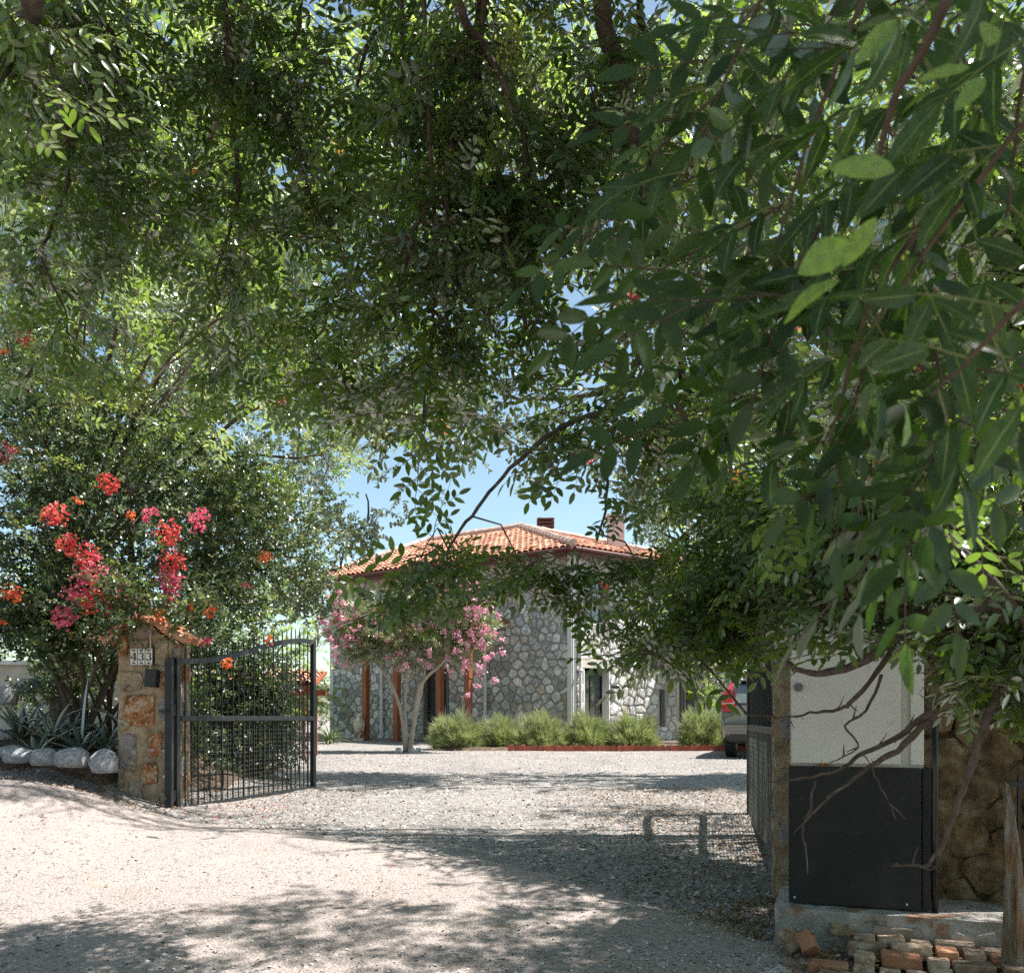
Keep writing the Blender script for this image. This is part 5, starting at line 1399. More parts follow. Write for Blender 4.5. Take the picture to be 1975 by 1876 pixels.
TR = [  # traced branches: list of (col, row), start distance, end distance, start and end radius
    ([(1160, 0), (1195, 130), (1215, 230), (1235, 320), (1255, 430), (1280, 540), (1304, 666), (1320, 740), (1337, 793), (1352, 870)], 4.1, 4.1, .036, .008, 1),
    ([(1232, 0), (1260, 90), (1275, 200), (1262, 330)], 4.4, 4.4, .017, .006, 1),
    ([(430, 0), (443, 102), (448, 190), (453, 266), (460, 375), (440, 450), (416, 529)], 4.6, 5.0, .016, .006, 1),
    ([(150, 0), (143, 136), (164, 211), (205, 297), (225, 400), (235, 545)], 4.8, 5.0, .011, .004, 1),
    ([(180, 0), (215, 60), (228, 112), (208, 245), (218, 368), (250, 440)], 4.5, 4.7, .011, .004, 1),
    ([(82, 0), (92, 95), (120, 190), (133, 290), (126, 375), (98, 440), (82, 505), (126, 597), (130, 650)], 4.3, 4.8, .012, .004, 1),
    ([(580, 0), (566, 95), (573, 205), (552, 232), (593, 358), (624, 477)], 4.6, 4.9, .010, .004, 1),
    ([(453, 116), (510, 180), (559, 232)], 4.6, 4.6, .007, .005, 0),
    ([(75, -30), (62, 30), (30, 90), (0, 136), (-60, 200)], 2.6, 2.8, .024, .014, 1),
    ([(757, 0), (713, 78), (689, 170), (680, 260), (672, 358), (628, 453)], 4.6, 4.9, .010, .004, 1),
    ([(863, 0), (832, 119), (795, 211), (800, 260)], 4.3, 4.4, .010, .004, 1),
    ([(884, 0), (935, 92), (976, 170), (1010, 259), (1023, 368), (1060, 430), (1085, 487)], 3.9, 4.3, .017, .006, 1),
    ([(930, -20), (905, 190), (873, 273), (860, 341), (864, 420), (863, 511)], 4.2, 4.3, .022, .008, 1),
    ([(867, 345), (892, 400), (918, 453)], 4.2, 4.2, .010, .005, 0),
    ([(862, 341), (838, 385), (798, 443), (785, 500), (764, 552)], 4.2, 4.4, .012, .005, 0),
    ([(1215, 190), (1170, 218), (1105, 290), (1037, 368), (985, 410), (942, 450)], 4.1, 4.3, .012, .005, 0),
    ([(925, 120), (942, 232), (962, 341), (979, 477), (996, 560), (1013, 628), (1027, 690)], 4.2, 4.3, .011, .004, 1),
    ([(1037, 368), (1050, 450), (1000, 539), (1051, 638)], 4.3, 4.3, .009, .004, 0),
    ([(1312, 560), (1296, 607), (1235, 689), (1191, 778), (1105, 812), (1037, 856), (969, 921), (921, 979), (880, 1033), (863, 1071), (855, 1130)], 4.1, 3.8, .014, .003, 0),
    ([(1191, 778), (1183, 820), (1177, 863), (1172, 910), (1170, 965), (1155, 1030)], 4.0, 3.9, .010, .004, 0),
    ([(840, 520), (833, 597), (839, 628), (825, 700), (819, 757), (812, 836)], 4.4, 4.4, .008, .004, 1),
    ([(770, 330), (700, 480), (660, 640), (640, 760)], 4.9, 5.1, .008, .003, 1),
    ([(1240, 700), (1290, 760), (1340, 840), (1400, 950)], 3.8, 3.6, .012, .005, 0),
]
def trace(pts, Y0, Y1, r0, r1, up):
    n = len(pts); P = []
    for i, (a, b) in enumerate(pts):
        Y = Y0 + (Y1 - Y0) * i / (n - 1) + .10 * math.sin(i * 1.9 + a); P.append(W(a, b, Y))
    if up:
        a = arc_at(P[0].x); P = [a, a.lerp(P[0], .5) + Vector((0, 0, .12))] + P; r0 *= 1.2
    o, Q, R = limb_mesh(T1, P, r0 * 1.25, r1 * 1.2, wob=.016, n=7); return Q
BR = [trace(*t) for t in TR]
# the big bare limb that crosses the cabinet, with its thorny side branches
LOW = [([(2150, 1100), (2040, 1135), (1975, 1156), (1873, 1184), (1817, 1200), (1733, 1222), (1672, 1271), (1592, 1299), (1540, 1291), (1505, 1262)], 2.4, 3.1, .034, .004),
       ([(1985, 1150), (1938, 1190), (1940, 1303), (1906, 1379), (1869, 1484), (1850, 1540), (1833, 1596), (1793, 1665), (1760, 1668), (1721, 1669)], 2.5, 2.9, .018, .003),
       ([(1868, 1186), (1850, 1230), (1829, 1315), (1809, 1363), (1745, 1436), (1690, 1470), (1648, 1500), (1585, 1550), (1530, 1608)], 2.6, 3.1, .020, .002),
       ([(1809, 1363), (1770, 1390), (1725, 1425), (1660, 1455), (1616, 1484), (1550, 1500), (1483, 1508)], 2.75, 3.2, .013, .002),
       ([(1733, 1222), (1690, 1300), (1640, 1355), (1616, 1367), (1560, 1375), (1516, 1383), (1440, 1377)], 2.9, 3.2, .010, .002),
       ([(1840, 1080), (1722, 975), (1639, 950), (1600, 950), (1511, 961), (1440, 985)], 2.7, 3.2, .012, .004),
       ([(2050, 1330), (1948, 1157), (1839, 1048), (1760, 985)], 2.4, 2.7, .016, .009),
       ([(1860, 1190), (1780, 1180), (1700, 1205), (1600, 1240), (1510, 1230)], 2.7, 3.1, .010, .003),
       ([(1572, 1505), (1562, 1560), (1548, 1600), (1556, 1640), (1558, 1685)], 3.1, 3.1, .005, .002),
       ([(1680, 1478), (1700, 1520), (1728, 1580)], 2.9, 2.9, .003, .0015),
       ([(1700, 1300), (1670, 1370), (1630, 1400), (1655, 1440), (1600, 1470)], 2.9, 3.0, .006, .002)]
for pts, Y0, Y1, r0, r1 in LOW:
    n = len(pts); P = [W(a, b, Y0 + (Y1 - Y0) * i / (n - 1)) for i, (a, b) in enumerate(pts)]
    if pts[0][0] > 2100: P = [FK + Vector((-.05, .1, -.9)), Vector((2.9, 2.3, 2.6))] + P
    o, Q, R = limb_mesh(T1, P, r0 if pts[0][0] < 2100 else .05, r1, wob=.012, n=8)
    q = MB()
    for i in range(6, len(Q) - 1, 2):   # short thorny spurs
        if random.random() < .75:
            d_ = Vector((random.uniform(-1, 1), random.uniform(-.4, .4), random.uniform(-1, 1))).normalized() * random.uniform(.02, .07)
            q.tube([Q[i], Q[i] + d_ * .5 + Vector((0, 0, random.uniform(-.01, .01))), Q[i] + d_], [.0035, .0025, .001], 4)
    if q.v: wb(q, 'spurs', M['bark'], T1, kind='stuff')
    if pts[0][1] < 1300: BR.append(Q)

CAB = [(1500, 1395), (1820, 1400), (1830, 1800), (1500, 1800)]
LOWEDGE = [(-400, 900), (600, 870), (690, 1020), (700, 1210), (800, 1225), (862, 1180), (880, 1150), (950, 1140), (990, 1150), (1080, 1175), (1110, 1250), (1180, 1275), (1340, 1285), (1440, 1260), (1500, 1230), (1790, 1240), (1830, 1400), (2300, 1470), (2300, 2600), (-400, 2600)]
lob1 = [  # (col, row, distance, radii, sprigs)
    (-50, 150, 4.8, (.9, .7, .7), 110), (150, 150, 4.8, (.8, .6, .7), 130), (400, 150, 4.8, (.8, .6, .7), 140), (650, 180, 4.7, (.8, .6, .7), 140), (880, 180, 4.4, (.7, .6, .6), 150), (1120, 180, 4.3, (.6, .6, .6), 110), (1330, 120, 4.0, (.6, .6, .6), 130),
    (100, 480, 5.2, (.9, .6, .7), 120), (350, 500, 5.2, (.9, .6, .7), 130), (620, 480, 5.0, (.8, .6, .7), 140), (860, 480, 4.6, (.7, .6, .6), 150), (1100, 430, 4.3, (.5, .5, .5), 90), (1330, 450, 3.8, (.55, .5, .6), 150), (1560, 300, 3.3, (.6, .5, .6), 150), (1850, 250, 3.0, (.6, .5, .6), 150),
    (300, 740, 5.4, (.9, .5, .35), 90), (620, 720, 5.1, (.8, .5, .4), 130), (880, 720, 4.6, (.6, .5, .4), 140), (1080, 760, 4.3, (.5, .4, .35), 90), (1300, 720, 3.8, (.4, .4, .4), 60), (1560, 650, 3.2, (.5, .4, .5), 90), (1880, 620, 2.9, (.5, .4, .5), 90),
    (1180, 900, 4.0, (.3, .4, .25), 45), (1140, 1080, 3.9, (.3, .35, .22), 45), (1030, 1130, 3.8, (.28, .3, .13), 16), (1290, 1000, 3.7, (.4, .4, .3), 90), (1250, 1190, 3.7, (.32, .3, .2), 90), (1380, 1180, 3.5, (.3, .3, .25), 85), (1500, 1100, 3.3, (.35, .35, .35), 120), (1680, 1100, 3.0, (.35, .35, .3), 110), (1900, 1050, 2.8, (.4, .35, .35), 130),
    (1640, 1280, 3.0, (.25, .25, .15), 22), (1760, 1300, 2.9, (.2, .25, .15), 22), (1900, 1330, 2.8, (.25, .3, .3), 70), (1930, 1440, 2.8, (.15, .2, .15), 22), (760, 1170, 3.8, (.19, .15, .13), 12), (890, 1075, 3.8, (.2, .15, .10), 18), (1030, 1100, 3.9, (.2, .15, .08), 14), (840, 1010, 3.9, (.12, .1, .08), 14), (700, 1020, 4.3, (.2, .2, .15), 16), (800, 1030, 3.9, (.14, .1, .12), 12), (1040, 1110, 3.8, (.25, .2, .1), 12), (1300, 1230, 3.5, (.36, .2, .12), 60), (1640, 1210, 3.0, (.3, .2, .18), 50), (1770, 1230, 2.9, (.2, .2, .15), 26)]
lob1 = [(l_[0], l_[1], l_[2] + (.2 if l_[1] < 900 and l_[0] < 1250 else 0), l_[3]) + (int(l_[4] * (.5 if l_[1] < 900 and l_[0] < 640 else .32 if l_[1] < 900 and l_[0] < 1250 else .24 if l_[1] < 900 else 1.1)),) for l_ in lob1]
P = lobes_points(lob1); D1 = dirs_rand(len(P), -.35); k = prune(P, D1, tip=.26, extra=[LOWEDGE, CAB, [(600, 880), (840, 880), (800, 990), (600, 1100)]])
px_, py_ = proj(P); k &= ~(inpoly(px_, py_, [(1480, 1150), (1800, 1130), (1810, 1420), (1480, 1420)]) & (rng.random(len(P)) < .4)); k &= dapple(P, .44); P, D1 = P[k], D1[k]
mid_ = [(1450, 200, 2.1, (.3, .3, .35), 26), (1700, 120, 1.9, (.3, .3, .3), 26), (1900, 480, 1.8, (.28, .3, .35), 26), (1560, 600, 2.1, (.3, .3, .35), 24), (1360, 480, 2.3, (.25, .3, .3), 18), (1740, 830, 2.1, (.3, .3, .25), 22), (1930, 760, 1.9, (.25, .3, .25), 14), (1500, 880, 2.4, (.25, .3, .2), 16)]
Pm = lobes_points([l_[:4] + (l_[4] // 2,) for l_ in mid_]); Dm = dirs_rand(len(Pm), -.4); k = prune(Pm, Dm, sunlit=0); P = np.concatenate([P, Pm[k]]); D1 = np.concatenate([D1, Dm[k]])
# sprigs sitting on the traced branches themselves
bp_ = []; bd_ = []
for Q in BR:
    for i in range(3, len(Q) - 1):
        for _ in range(2 if random.random() < .6 else 1):
            p = Q[i].lerp(Q[i + 1], random.random()); bp_.append(p)
            bd_.append((random.uniform(-1, 1), random.uniform(-.6, .6), random.uniform(-1, .3)))
bp_ = np.array(bp_); bd_ = np.array(bd_); k = prune(bp_, bd_, tip=.25, extra=[LOWEDGE, CAB], flowers=True)
bp_, bd_ = bp_[k], bd_[k]
over = np.concatenate([in_ell(n, c, r) for c, r, n in [((2.6, 1.8, 5.2), (1.6, 1.3, .7), 130), ((.6, 2.0, 5.9), (1.7, 1.3, .6), 110), ((-1.6, 2.4, 6.0), (1.6, 1.3, .6), 100), ((-3.8, 2.6, 5.8), (1.5, 1.2, .6), 90),
        ((1.2, 3.9, 6.2), (1.7, .9, .7), 120), ((-1.0, 4.2, 6.2), (1.6, .9, .7), 90), ((3.4, 3.6, 5.0), (1.2, 1.2, .9), 130), ((2.2, .3, 4.6), (1.5, 1.0, .6), 50), ((3.6, 5.2, 4.6), (.9, 1.0, .9), 120)]])
over = np.repeat(over, 11, 0); over = over + rng.normal(0, .2, over.shape); over = over[prune(over, sunlit=1.0) & dapple(over, .46)]
back = np.concatenate([in_ell(n, c, r) for c, r, n in [((0, -1.2, 5.0), (2.6, 1.8, .8), 260), ((3.2, -1.5, 4.6), (2.0, 1.8, .9), 320), ((-3.2, -1.0, 5.2), (2.2, 1.8, .7), 180), ((1.9, 1.2, 4.3), (1.3, 1.0, .7), 150), ((3.6, 4.7, 4.7), (1.8, 1.1, .7), 240), ((2.4, 5.6, 5.9), (1.8, .8, .5), 130), ((3.5, 7.3, 4.9), (1.2, .8, .6), 60), ((4.5, 3.4, 4.4), (1.0, 1.0, .8), 120)]])  # unseen sprigs behind the camera added to darken near leaves; others shade the ground
over = np.concatenate([over, back[prune(back)]])
allp = np.concatenate([P, bp_, over]); alld = np.concatenate([D1, bd_, dirs_rand(len(over), -.2)])
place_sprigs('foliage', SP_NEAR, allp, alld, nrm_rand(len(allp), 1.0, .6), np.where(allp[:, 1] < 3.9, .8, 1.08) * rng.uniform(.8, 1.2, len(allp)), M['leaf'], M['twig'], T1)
q = MB()   # thin shoots joining the hanging sprigs to the nearest branch
allQ = [p for Q in BR + [arcP] for p in Q]; AQ = np.array(allQ)
used_ = set()
for i in rng.choice(len(P), min(len(P), 520), replace=False):
    dd = ((AQ - P[i]) ** 2).sum(1); j = int(dd.argmin())
    if dd[j] < .25 and j not in used_:
        used_.add(j)
        a = allQ[j]; b = Vector(P[i]); q.tube([a, a.lerp(b, .5) + Vector((random.uniform(-.05, .05), random.uniform(-.05, .05), random.uniform(-.02, .08))), b], [.005, .004, .0025], 4)
wb(q, 'shoots', M['twig'], T1, kind='stuff')

# the closest leaves, one by one
def big_leaf(i):
    L_, w_ = 1.0, (.31, .36, .33, .40)[i % 4]; n = 8; V = []; F = []
    for a in range(n + 1):
        t = a / n; wd = w_ / 2 * math.sin(PI * min(1, t * .98 + .01) ** .88) ** .8; z = -(.10 + .09 * i) * t * t + .01 * math.sin(t * 20)
        for s in (-1, -.5, 0, .5, 1): V.append((t * L_, s * wd, z + (.10 * abs(s) * wd * 2 if s else -.006) + .02 * math.sin(t * 9 + s * 3) * abs(s) * wd * 2))
    for a in range(n):
        for b in range(4): k = a * 5 + b; F.append((k, k + 5, k + 6, k + 1))
    return mesh_np('leaf', np.array(V), np.array(F), None, {'rnd': np.full(len(V), .1 + .1 * i), 'rib': np.array([1.0 if k % 5 == 2 else 0.0 for k in range(len(V))])}, True)
BLm = {m_: [big_leaf(i) for i in range(4)] for m_ in ('leaf_near', 'leaf_lime_sunlit')}
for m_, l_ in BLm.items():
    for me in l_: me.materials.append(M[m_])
nleaf = 0
def put_leaf(p, d, nrm, L_, mat='leaf_near', wide=1.0):
    global nleaf
    if nleaf >= 298: return
    c_ = np.array([[p[0], p[1], p[2]]]) + np.array([list(Vector(d).normalized() * L_ * .5)]); a_, b_ = proj(c_)
    if mat == 'leaf_near' and any(math.hypot(a_[0] - f[0], b_[0] - f[1]) < f[2] + 14 for f in PEEK): return
    o = link('leaf', random.choice(BLm[mat]), T1); R = rotm(d, nrm)
    R = R * np.array([1, wide, 1])
    mw = Matrix(((R[0][0] * L_, R[0][1] * L_, R[0][2] * L_, p[0] - base.x), (R[1][0] * L_, R[1][1] * L_, R[1][2] * L_, p[1] - base.y), (R[2][0] * L_, R[2][1] * L_, R[2][2] * L_, p[2] - base.z), (0, 0, 0, 1)))
    o.matrix_local = mw; nleaf += 1
def near_twig(pts, Y, n_leaves, size=.056, r=.004, young=0.0):  # young: share of leaves with sunlight put into their colour
    size *= 1.3
    P = [W(a, b, Y + .05 * i) for i, (a, b) in enumerate(pts)]; o, Q, R = limb_mesh(T1, P, r, r * .45, 'twig', 'twig', wob=.006, n=7)
    for k in range(n_leaves):
        i = int((len(Q) - 2) * (k + .6) / n_leaves) + 1; p = Q[i]; side = 1 if k % 2 else -1
        t = (Q[min(i + 1, len(Q) - 1)] - Q[i - 1]).normalized(); c = t.cross(Vector((0, -1, .3))).normalized() * side
        d = (t * .5 + c * .9 + Vector((random.uniform(-.2, .2), random.uniform(-.5, .5), random.uniform(-.5, .0)))).normalized()
        rl = size * random.uniform(1.2, 1.6); e = p + d * rl; mat = 'leaf_lime_sunlit' if random.random() < young else 'leaf_near'
        qq = MB(); qq.tube([p, p.lerp(e, .5) + Vector((0, 0, .004)), e], [.0014, .0011, .0008], 5); wb(qq, 'leaf_stalk', M['leaf_stalk'], T1)
        nn = Vector((random.uniform(-.6, .6), -random.uniform(.2, 1.0), random.uniform(.2, 1.0)))
        s1 = d.cross(nn).normalized()
        for j in range(2):
            b = p.lerp(e, .45 + .42 * j)
            for sd in (-1, 1):
                put_leaf(b, d * random.uniform(.45, .7) + s1 * sd * .85 + Vector((0, random.uniform(-.25, .25), -.25)), nn + Vector((random.uniform(-.4, .4), random.uniform(-.4, .4), random.uniform(-.3, .3))), size * random.uniform(.8, 1.15), mat)
        put_leaf(e, d + Vector((0, random.uniform(-.2, .2), -.2)), nn, size * random.uniform(1.0, 1.25), mat)
M['leaf_stalk'] = surf('leaf_stalk', [(.3, (.12, .16, .05)), (.7, (.2, .2, .07))], 10, 2, .6, 0)
near_twig([(1905, -160), (1800, 60), (1722, 200), (1690, 330)], 1.02, 6, .058, .008)
near_twig([(1520, -120), (1440, 60), (1380, 200), (1310, 360)], 1.35, 6)
near_twig([(1700, -80), (1600, 160), (1540, 330), (1490, 520)], 1.15, 7)
near_twig([(2050, 150), (1900, 330), (1760, 520), (1640, 700)], .98, 7, .058)
near_twig([(2080, 480), (1960, 600), (1870, 690), (1800, 760)], .86, 5, .058)
near_twig([(1660, 330), (1560, 480), (1490, 640), (1440, 830)], 1.25, 6)
near_twig([(1560, 430), (1430, 500), (1330, 600)], 1.5, 4)
near_twig([(1790, 420), (1690, 560), (1640, 700), (1600, 860)], 1.1, 6)
near_twig([(2120, -120), (2000, 60), (1960, 260), (1940, 420)], .95, 5, .06)
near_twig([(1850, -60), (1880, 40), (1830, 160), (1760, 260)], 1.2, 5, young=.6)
near_twig([(1420, 150), (1300, 260), (1230, 330)], 1.7, 3)
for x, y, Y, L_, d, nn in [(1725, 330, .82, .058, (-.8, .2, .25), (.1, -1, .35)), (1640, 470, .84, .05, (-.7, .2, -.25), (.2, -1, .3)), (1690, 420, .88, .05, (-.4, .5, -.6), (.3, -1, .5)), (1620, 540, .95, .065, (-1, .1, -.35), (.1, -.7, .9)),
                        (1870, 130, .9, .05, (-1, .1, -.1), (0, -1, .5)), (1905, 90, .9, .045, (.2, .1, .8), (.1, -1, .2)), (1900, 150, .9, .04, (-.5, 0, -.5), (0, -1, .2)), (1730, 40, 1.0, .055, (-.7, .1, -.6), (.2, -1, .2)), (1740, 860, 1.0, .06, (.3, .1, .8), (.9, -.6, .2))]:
    put_leaf(W(x, y, Y), d, nn, L_, 'leaf_lime_sunlit', 2.0 if Y < .86 else 1.3)  # single leaves that look sunlit through their lighter colour
SP_BIG = [pinnate(.34, 6, .078, .38, 2, 3) for _ in range(4)]
bigl = [(1450, 120, 1.5, (.2, .15, .2), 7), (1640, 260, 1.35, (.2, .15, .2), 8), (1830, 300, 1.25, (.15, .15, .2), 7), (1500, 420, 1.5, (.2, .15, .2), 8), (1680, 620, 1.35, (.2, .15, .2), 8), (1880, 640, 1.2, (.15, .12, .18), 8), (1560, 760, 1.45, (.18, .12, .12), 7), (1360, 300, 1.7, (.15, .15, .2), 6), (1780, 60, 1.4, (.2, .12, .15), 7), (1900, 830, 1.25, (.15, .1, .1), 5)]
Pb = lobes_points([l_[:4] + (max(2, int(l_[4] * .38)),) for l_ in bigl]); Pb = Pb[(np.linalg.norm(Pb - np.array([0, 0, EYE]), axis=1) > .95) & (proj(Pb)[1] < 800) & (proj(Pb)[0] > 1260)]; Db = dirs_rand(len(Pb), -.5) * np.array([1, .5, 1.1]) + np.array([-.3, 0, 0])
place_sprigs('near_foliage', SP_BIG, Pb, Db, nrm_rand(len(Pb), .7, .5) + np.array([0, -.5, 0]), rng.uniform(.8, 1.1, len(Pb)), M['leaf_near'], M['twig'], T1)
# green fruit panicles
def panicle(p, s=1.0, n=80):
    oct_ = (np.array([(0, 0, 1), (1, 0, 0), (0, 1, 0), (-1, 0, 0), (0, -1, 0), (0, 0, -1)], float), np.array([(0, 1, 2, 2), (0, 2, 3, 3), (0, 3, 4, 4), (0, 4, 1, 1), (5, 2, 1, 1), (5, 3, 2, 2), (5, 4, 3, 3), (5, 1, 4, 4)])[:, :3])
    pos = np.array(p) + rng.standard_normal((n, 3)) * np.array([.04, .035, .06]) * s
    scatter('fruit_cluster', [oct_], pos - np.array(base), rand_rot(n), np.full(n, .0078) * rng.uniform(.8, 1.2, n), M['berry'], T1, smooth=True, kind='stuff')
    q = MB(); a = Vector(p) + Vector((0, 0, .05 * s))
    for k in range(0, n, 4): b = Vector(pos[k]); q.tube([a, a.lerp(b, .6) + Vector((0, 0, .015)), b], [.0012, .001, .0008], 3, False)
    wb(q, 'fruit_stalks', M['berry_stalk'], T1, kind='stuff')
M['berry_stalk'] = surf('fruit_stalk', [(.3, (.28, .28, .07)), (.7, (.4, .38, .12))], 10, 2, .7, 0)
for x, y, Y, s in [(990, 60, 3.9, 1.1), (1050, 50, 4.0, 1), (985, 120, 4, 1.1), (1030, 160, 4.0, .9), (890, 170, 4.1, 1.3), (900, 110, 4.2, 1), (870, 240, 4.2, 1), (1020, 240, 4.2, 1), (1070, 250, 4.1, .8), (470, 185, 4.6, 1), (450, 230, 4.7, .8), (410, 160, 4.7, .8), (130, 230, 4.6, .8),
                   (770, 530, 4.5, 1.1), (800, 480, 4.5, 1), (560, 640, 4.8, 1), (90, 700, 5, 1.2), (160, 720, 5, 1.3), (250, 770, 5, 1.3), (275, 745, 5, 1), (150, 780, 5, 1), (600, 400, 4.8, .9), (330, 470, 5, .9), (1010, 880, 4.2, .8), (1060, 860, 4.2, .8), (1130, 690, 4.2, .8), (1290, 1090, 3.7, .7), (900, 1080, 3.7, .7), (860, 330, 4.2, 1), (700, 650, 4.7, 1)]:
    panicle(W(x, y, Y), s)

# ------------------------------------------------------------------ trees further in
def tree(name, trunk_xy, fork_z, lobes, tpl, leaf_, label, r=.16, down=-.2, up=1.0, sc_=1.0, extra=(), mat='bark', limb_r=.08, sunlit=.96, twigs=True, flowers=True, mul=1.0, clump=1.3, thin=1.0):
    x, y = trunk_xy; t = empty(name, (x, y, gz(x, y)), 0, label, 'tree'); b = Vector(t.location); fk = Vector((x, y, fork_z))
    limb_mesh(t, [b + Vector((0, 0, -.2)), b.lerp(fk, .35) + Vector((.08, .03, 0)), b.lerp(fk, .7) + Vector((-.05, .05, 0)), fk], r, r * .75, 'trunk', mat, wob=.05, n=10)
    crown_limbs(t, fk - Vector((0, 0, .15)), lobes, limb_r, mat)
    P = np.concatenate([in_ell(int(n * mul * (thin * (.4 if 500 < px < 1350 else 1) if py < 760 else 1)), W(px, py, Y), rr) for (px, py, Y, rr, n) in lobes]); D = dirs_rand(len(P), down); k = prune(P, D, extra=extra, sunlit=sunlit, flowers=flowers) & clumps(P, clump, .44) & ((P[:, 1] > 12) | dapple(P, .40)); P, D = P[k], D[k]
    place_sprigs('foliage', tpl, P, D, nrm_rand(len(P), up, .6), rng.uniform(.8, 1.2, len(P)) * sc_, M[leaf_], M['twig'], t, twigs)
    return t
EDGE2 = [(-600, 1100), (560, 1060), (640, 980), (680, 1000), (735, 860), (930, 850), (1190, 860), (1200, 900), (1240, 1180), (1500, 1250), (2400, 1250), (2400, 2600), (-600, 2600)]
T2 = tree('leafy_tree', (-5.9, 11.6), 3.2, [(-100, 100, 9, (1.6, 1.3, 1.3), 300), (150, 120, 9, (1.6, 1.3, 1.2), 330), (430, 150, 9, (1.5, 1.3, 1.2), 330), (700, 150, 9, (1.4, 1.2, 1.2), 330),
      (-50, 450, 9.5, (1.5, 1.2, 1.2), 330), (200, 470, 9.5, (1.5, 1.2, 1.2), 380), (470, 450, 9.3, (1.4, 1.2, 1.2), 380), (720, 450, 9, (1.3, 1.2, 1.1), 360),
      (50, 740, 10, (1.4, 1.1, 1.0), 300), (300, 740, 10, (1.4, 1.1, 1.0), 330), (560, 720, 9.8, (1.3, 1.1, .8), 330), (800, 700, 9.5, (1.1, 1, .7), 250), (620, 850, 10.5, (1.0, .8, .55), 160), (480, 930, 11, (1, .8, .6), 160)],
      SP_MID, 'leaf_mid', 'broad feathery-leaved tree standing behind the flowering shrub at the left, filling the upper left', .22, extra=[EDGE2], limb_r=.028, mul=1.35, thin=.4)
T3 = tree('leafy_tree', (4.9, 8.6), 3.2, [(960, 120, 9, (1.3, 1.2, 1.2), 260), (1200, 150, 9, (1.3, 1.2, 1.1), 230), (1450, 150, 8.5, (1.3, 1.2, 1.1), 290), (1700, 150, 8, (1.3, 1.2, 1.1), 290), (1950, 150, 7.6, (1.3, 1.1, 1.1), 260),
      (960, 430, 9, (1.2, 1, 1), 260), (1170, 420, 9, (1.1, 1, .9), 200), (1420, 450, 8.5, (1.2, 1, 1), 300), (1680, 450, 8, (1.2, 1, 1), 300), (1930, 450, 7.6, (1.2, 1, 1), 260),
      (1000, 740, 9, (1.0, .9, .6), 200), (1240, 720, 8.6, (.9, .9, .7), 200), (1450, 780, 8.2, (1, .9, .8), 260), (1300, 1000, 8.2, (.6, .6, .6), 130), (1480, 1050, 8.0, (.7, .6, .6), 170), (1680, 770, 10.0, (1.4, 1.0, .6), 420)],
      SP_MID, 'leaf_mid', 'dark-limbed leafy tree behind the cabinet and boundary wall at the right', .2, extra=[EDGE2], limb_r=.04, mul=.8, thin=.32)
T4 = tree('silver_leaved_tree', (-5.6, 15.6), 3.6, [(420, 700, 14.5, (1.6, 1.2, 1.5), 130), (650, 740, 15, (1.7, 1.2, 1.3), 150), (870, 790, 15.5, (1.3, 1.0, .8), 120), (1080, 830, 15.5, (1.0, .8, .45), 60), (560, 950, 14.5, (1.2, 1, 1.0), 130), (690, 1000, 15, (.6, .6, .7), 90), (640, 1090, 15, (.5, .5, .4), 70),
      (790, 930, 15.5, (.7, .6, .45), 60), (1005, 930, 15.5, (.32, .3, .6), 30), (400, 1000, 14, (1.2, 1, 1.2), 130), (600, 1130, 14, (.55, .6, .5), 50), (200, 900, 14, (1.4, 1, 1.2), 100)],
      SP_POP, 'leaf_silver', 'pale grey-leaved tree hanging over the yard between the gate and the house', .2, extra=[[(600, 1190), (2000, 1190), (2000, 2000), (600, 2000)], [(1030, 1000), (1200, 1000), (1200, 1190), (690, 1190), (690, 1120), (760, 1075)]], limb_r=.06, sunlit=.9, down=-.4, mul=1.6)
# let the silver sprigs hang slightly into the sky opening
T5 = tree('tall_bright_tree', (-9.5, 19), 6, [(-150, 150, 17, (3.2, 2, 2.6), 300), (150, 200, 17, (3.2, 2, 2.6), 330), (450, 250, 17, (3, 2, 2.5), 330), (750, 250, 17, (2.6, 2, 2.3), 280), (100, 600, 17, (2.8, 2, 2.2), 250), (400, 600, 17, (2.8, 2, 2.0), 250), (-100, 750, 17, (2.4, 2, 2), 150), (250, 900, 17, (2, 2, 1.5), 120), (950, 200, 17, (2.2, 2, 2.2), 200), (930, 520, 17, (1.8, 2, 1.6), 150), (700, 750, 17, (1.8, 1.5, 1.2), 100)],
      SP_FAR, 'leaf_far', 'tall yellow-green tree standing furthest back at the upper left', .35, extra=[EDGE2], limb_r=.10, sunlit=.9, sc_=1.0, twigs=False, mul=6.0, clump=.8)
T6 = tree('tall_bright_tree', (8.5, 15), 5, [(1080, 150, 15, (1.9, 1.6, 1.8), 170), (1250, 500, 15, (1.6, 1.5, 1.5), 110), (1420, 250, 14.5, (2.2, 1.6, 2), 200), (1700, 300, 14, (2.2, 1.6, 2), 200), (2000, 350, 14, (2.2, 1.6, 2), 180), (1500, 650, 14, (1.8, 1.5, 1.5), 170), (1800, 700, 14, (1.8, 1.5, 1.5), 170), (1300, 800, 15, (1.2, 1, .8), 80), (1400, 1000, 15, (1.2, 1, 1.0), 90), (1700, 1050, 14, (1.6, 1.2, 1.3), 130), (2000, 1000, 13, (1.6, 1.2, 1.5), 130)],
      SP_FAR, 'leaf_far', 'yellow-green tree beyond the parked car at the right', .3, extra=[EDGE2], limb_r=.13, sunlit=.9, twigs=False, mul=6.0, sc_=.9, clump=.9)
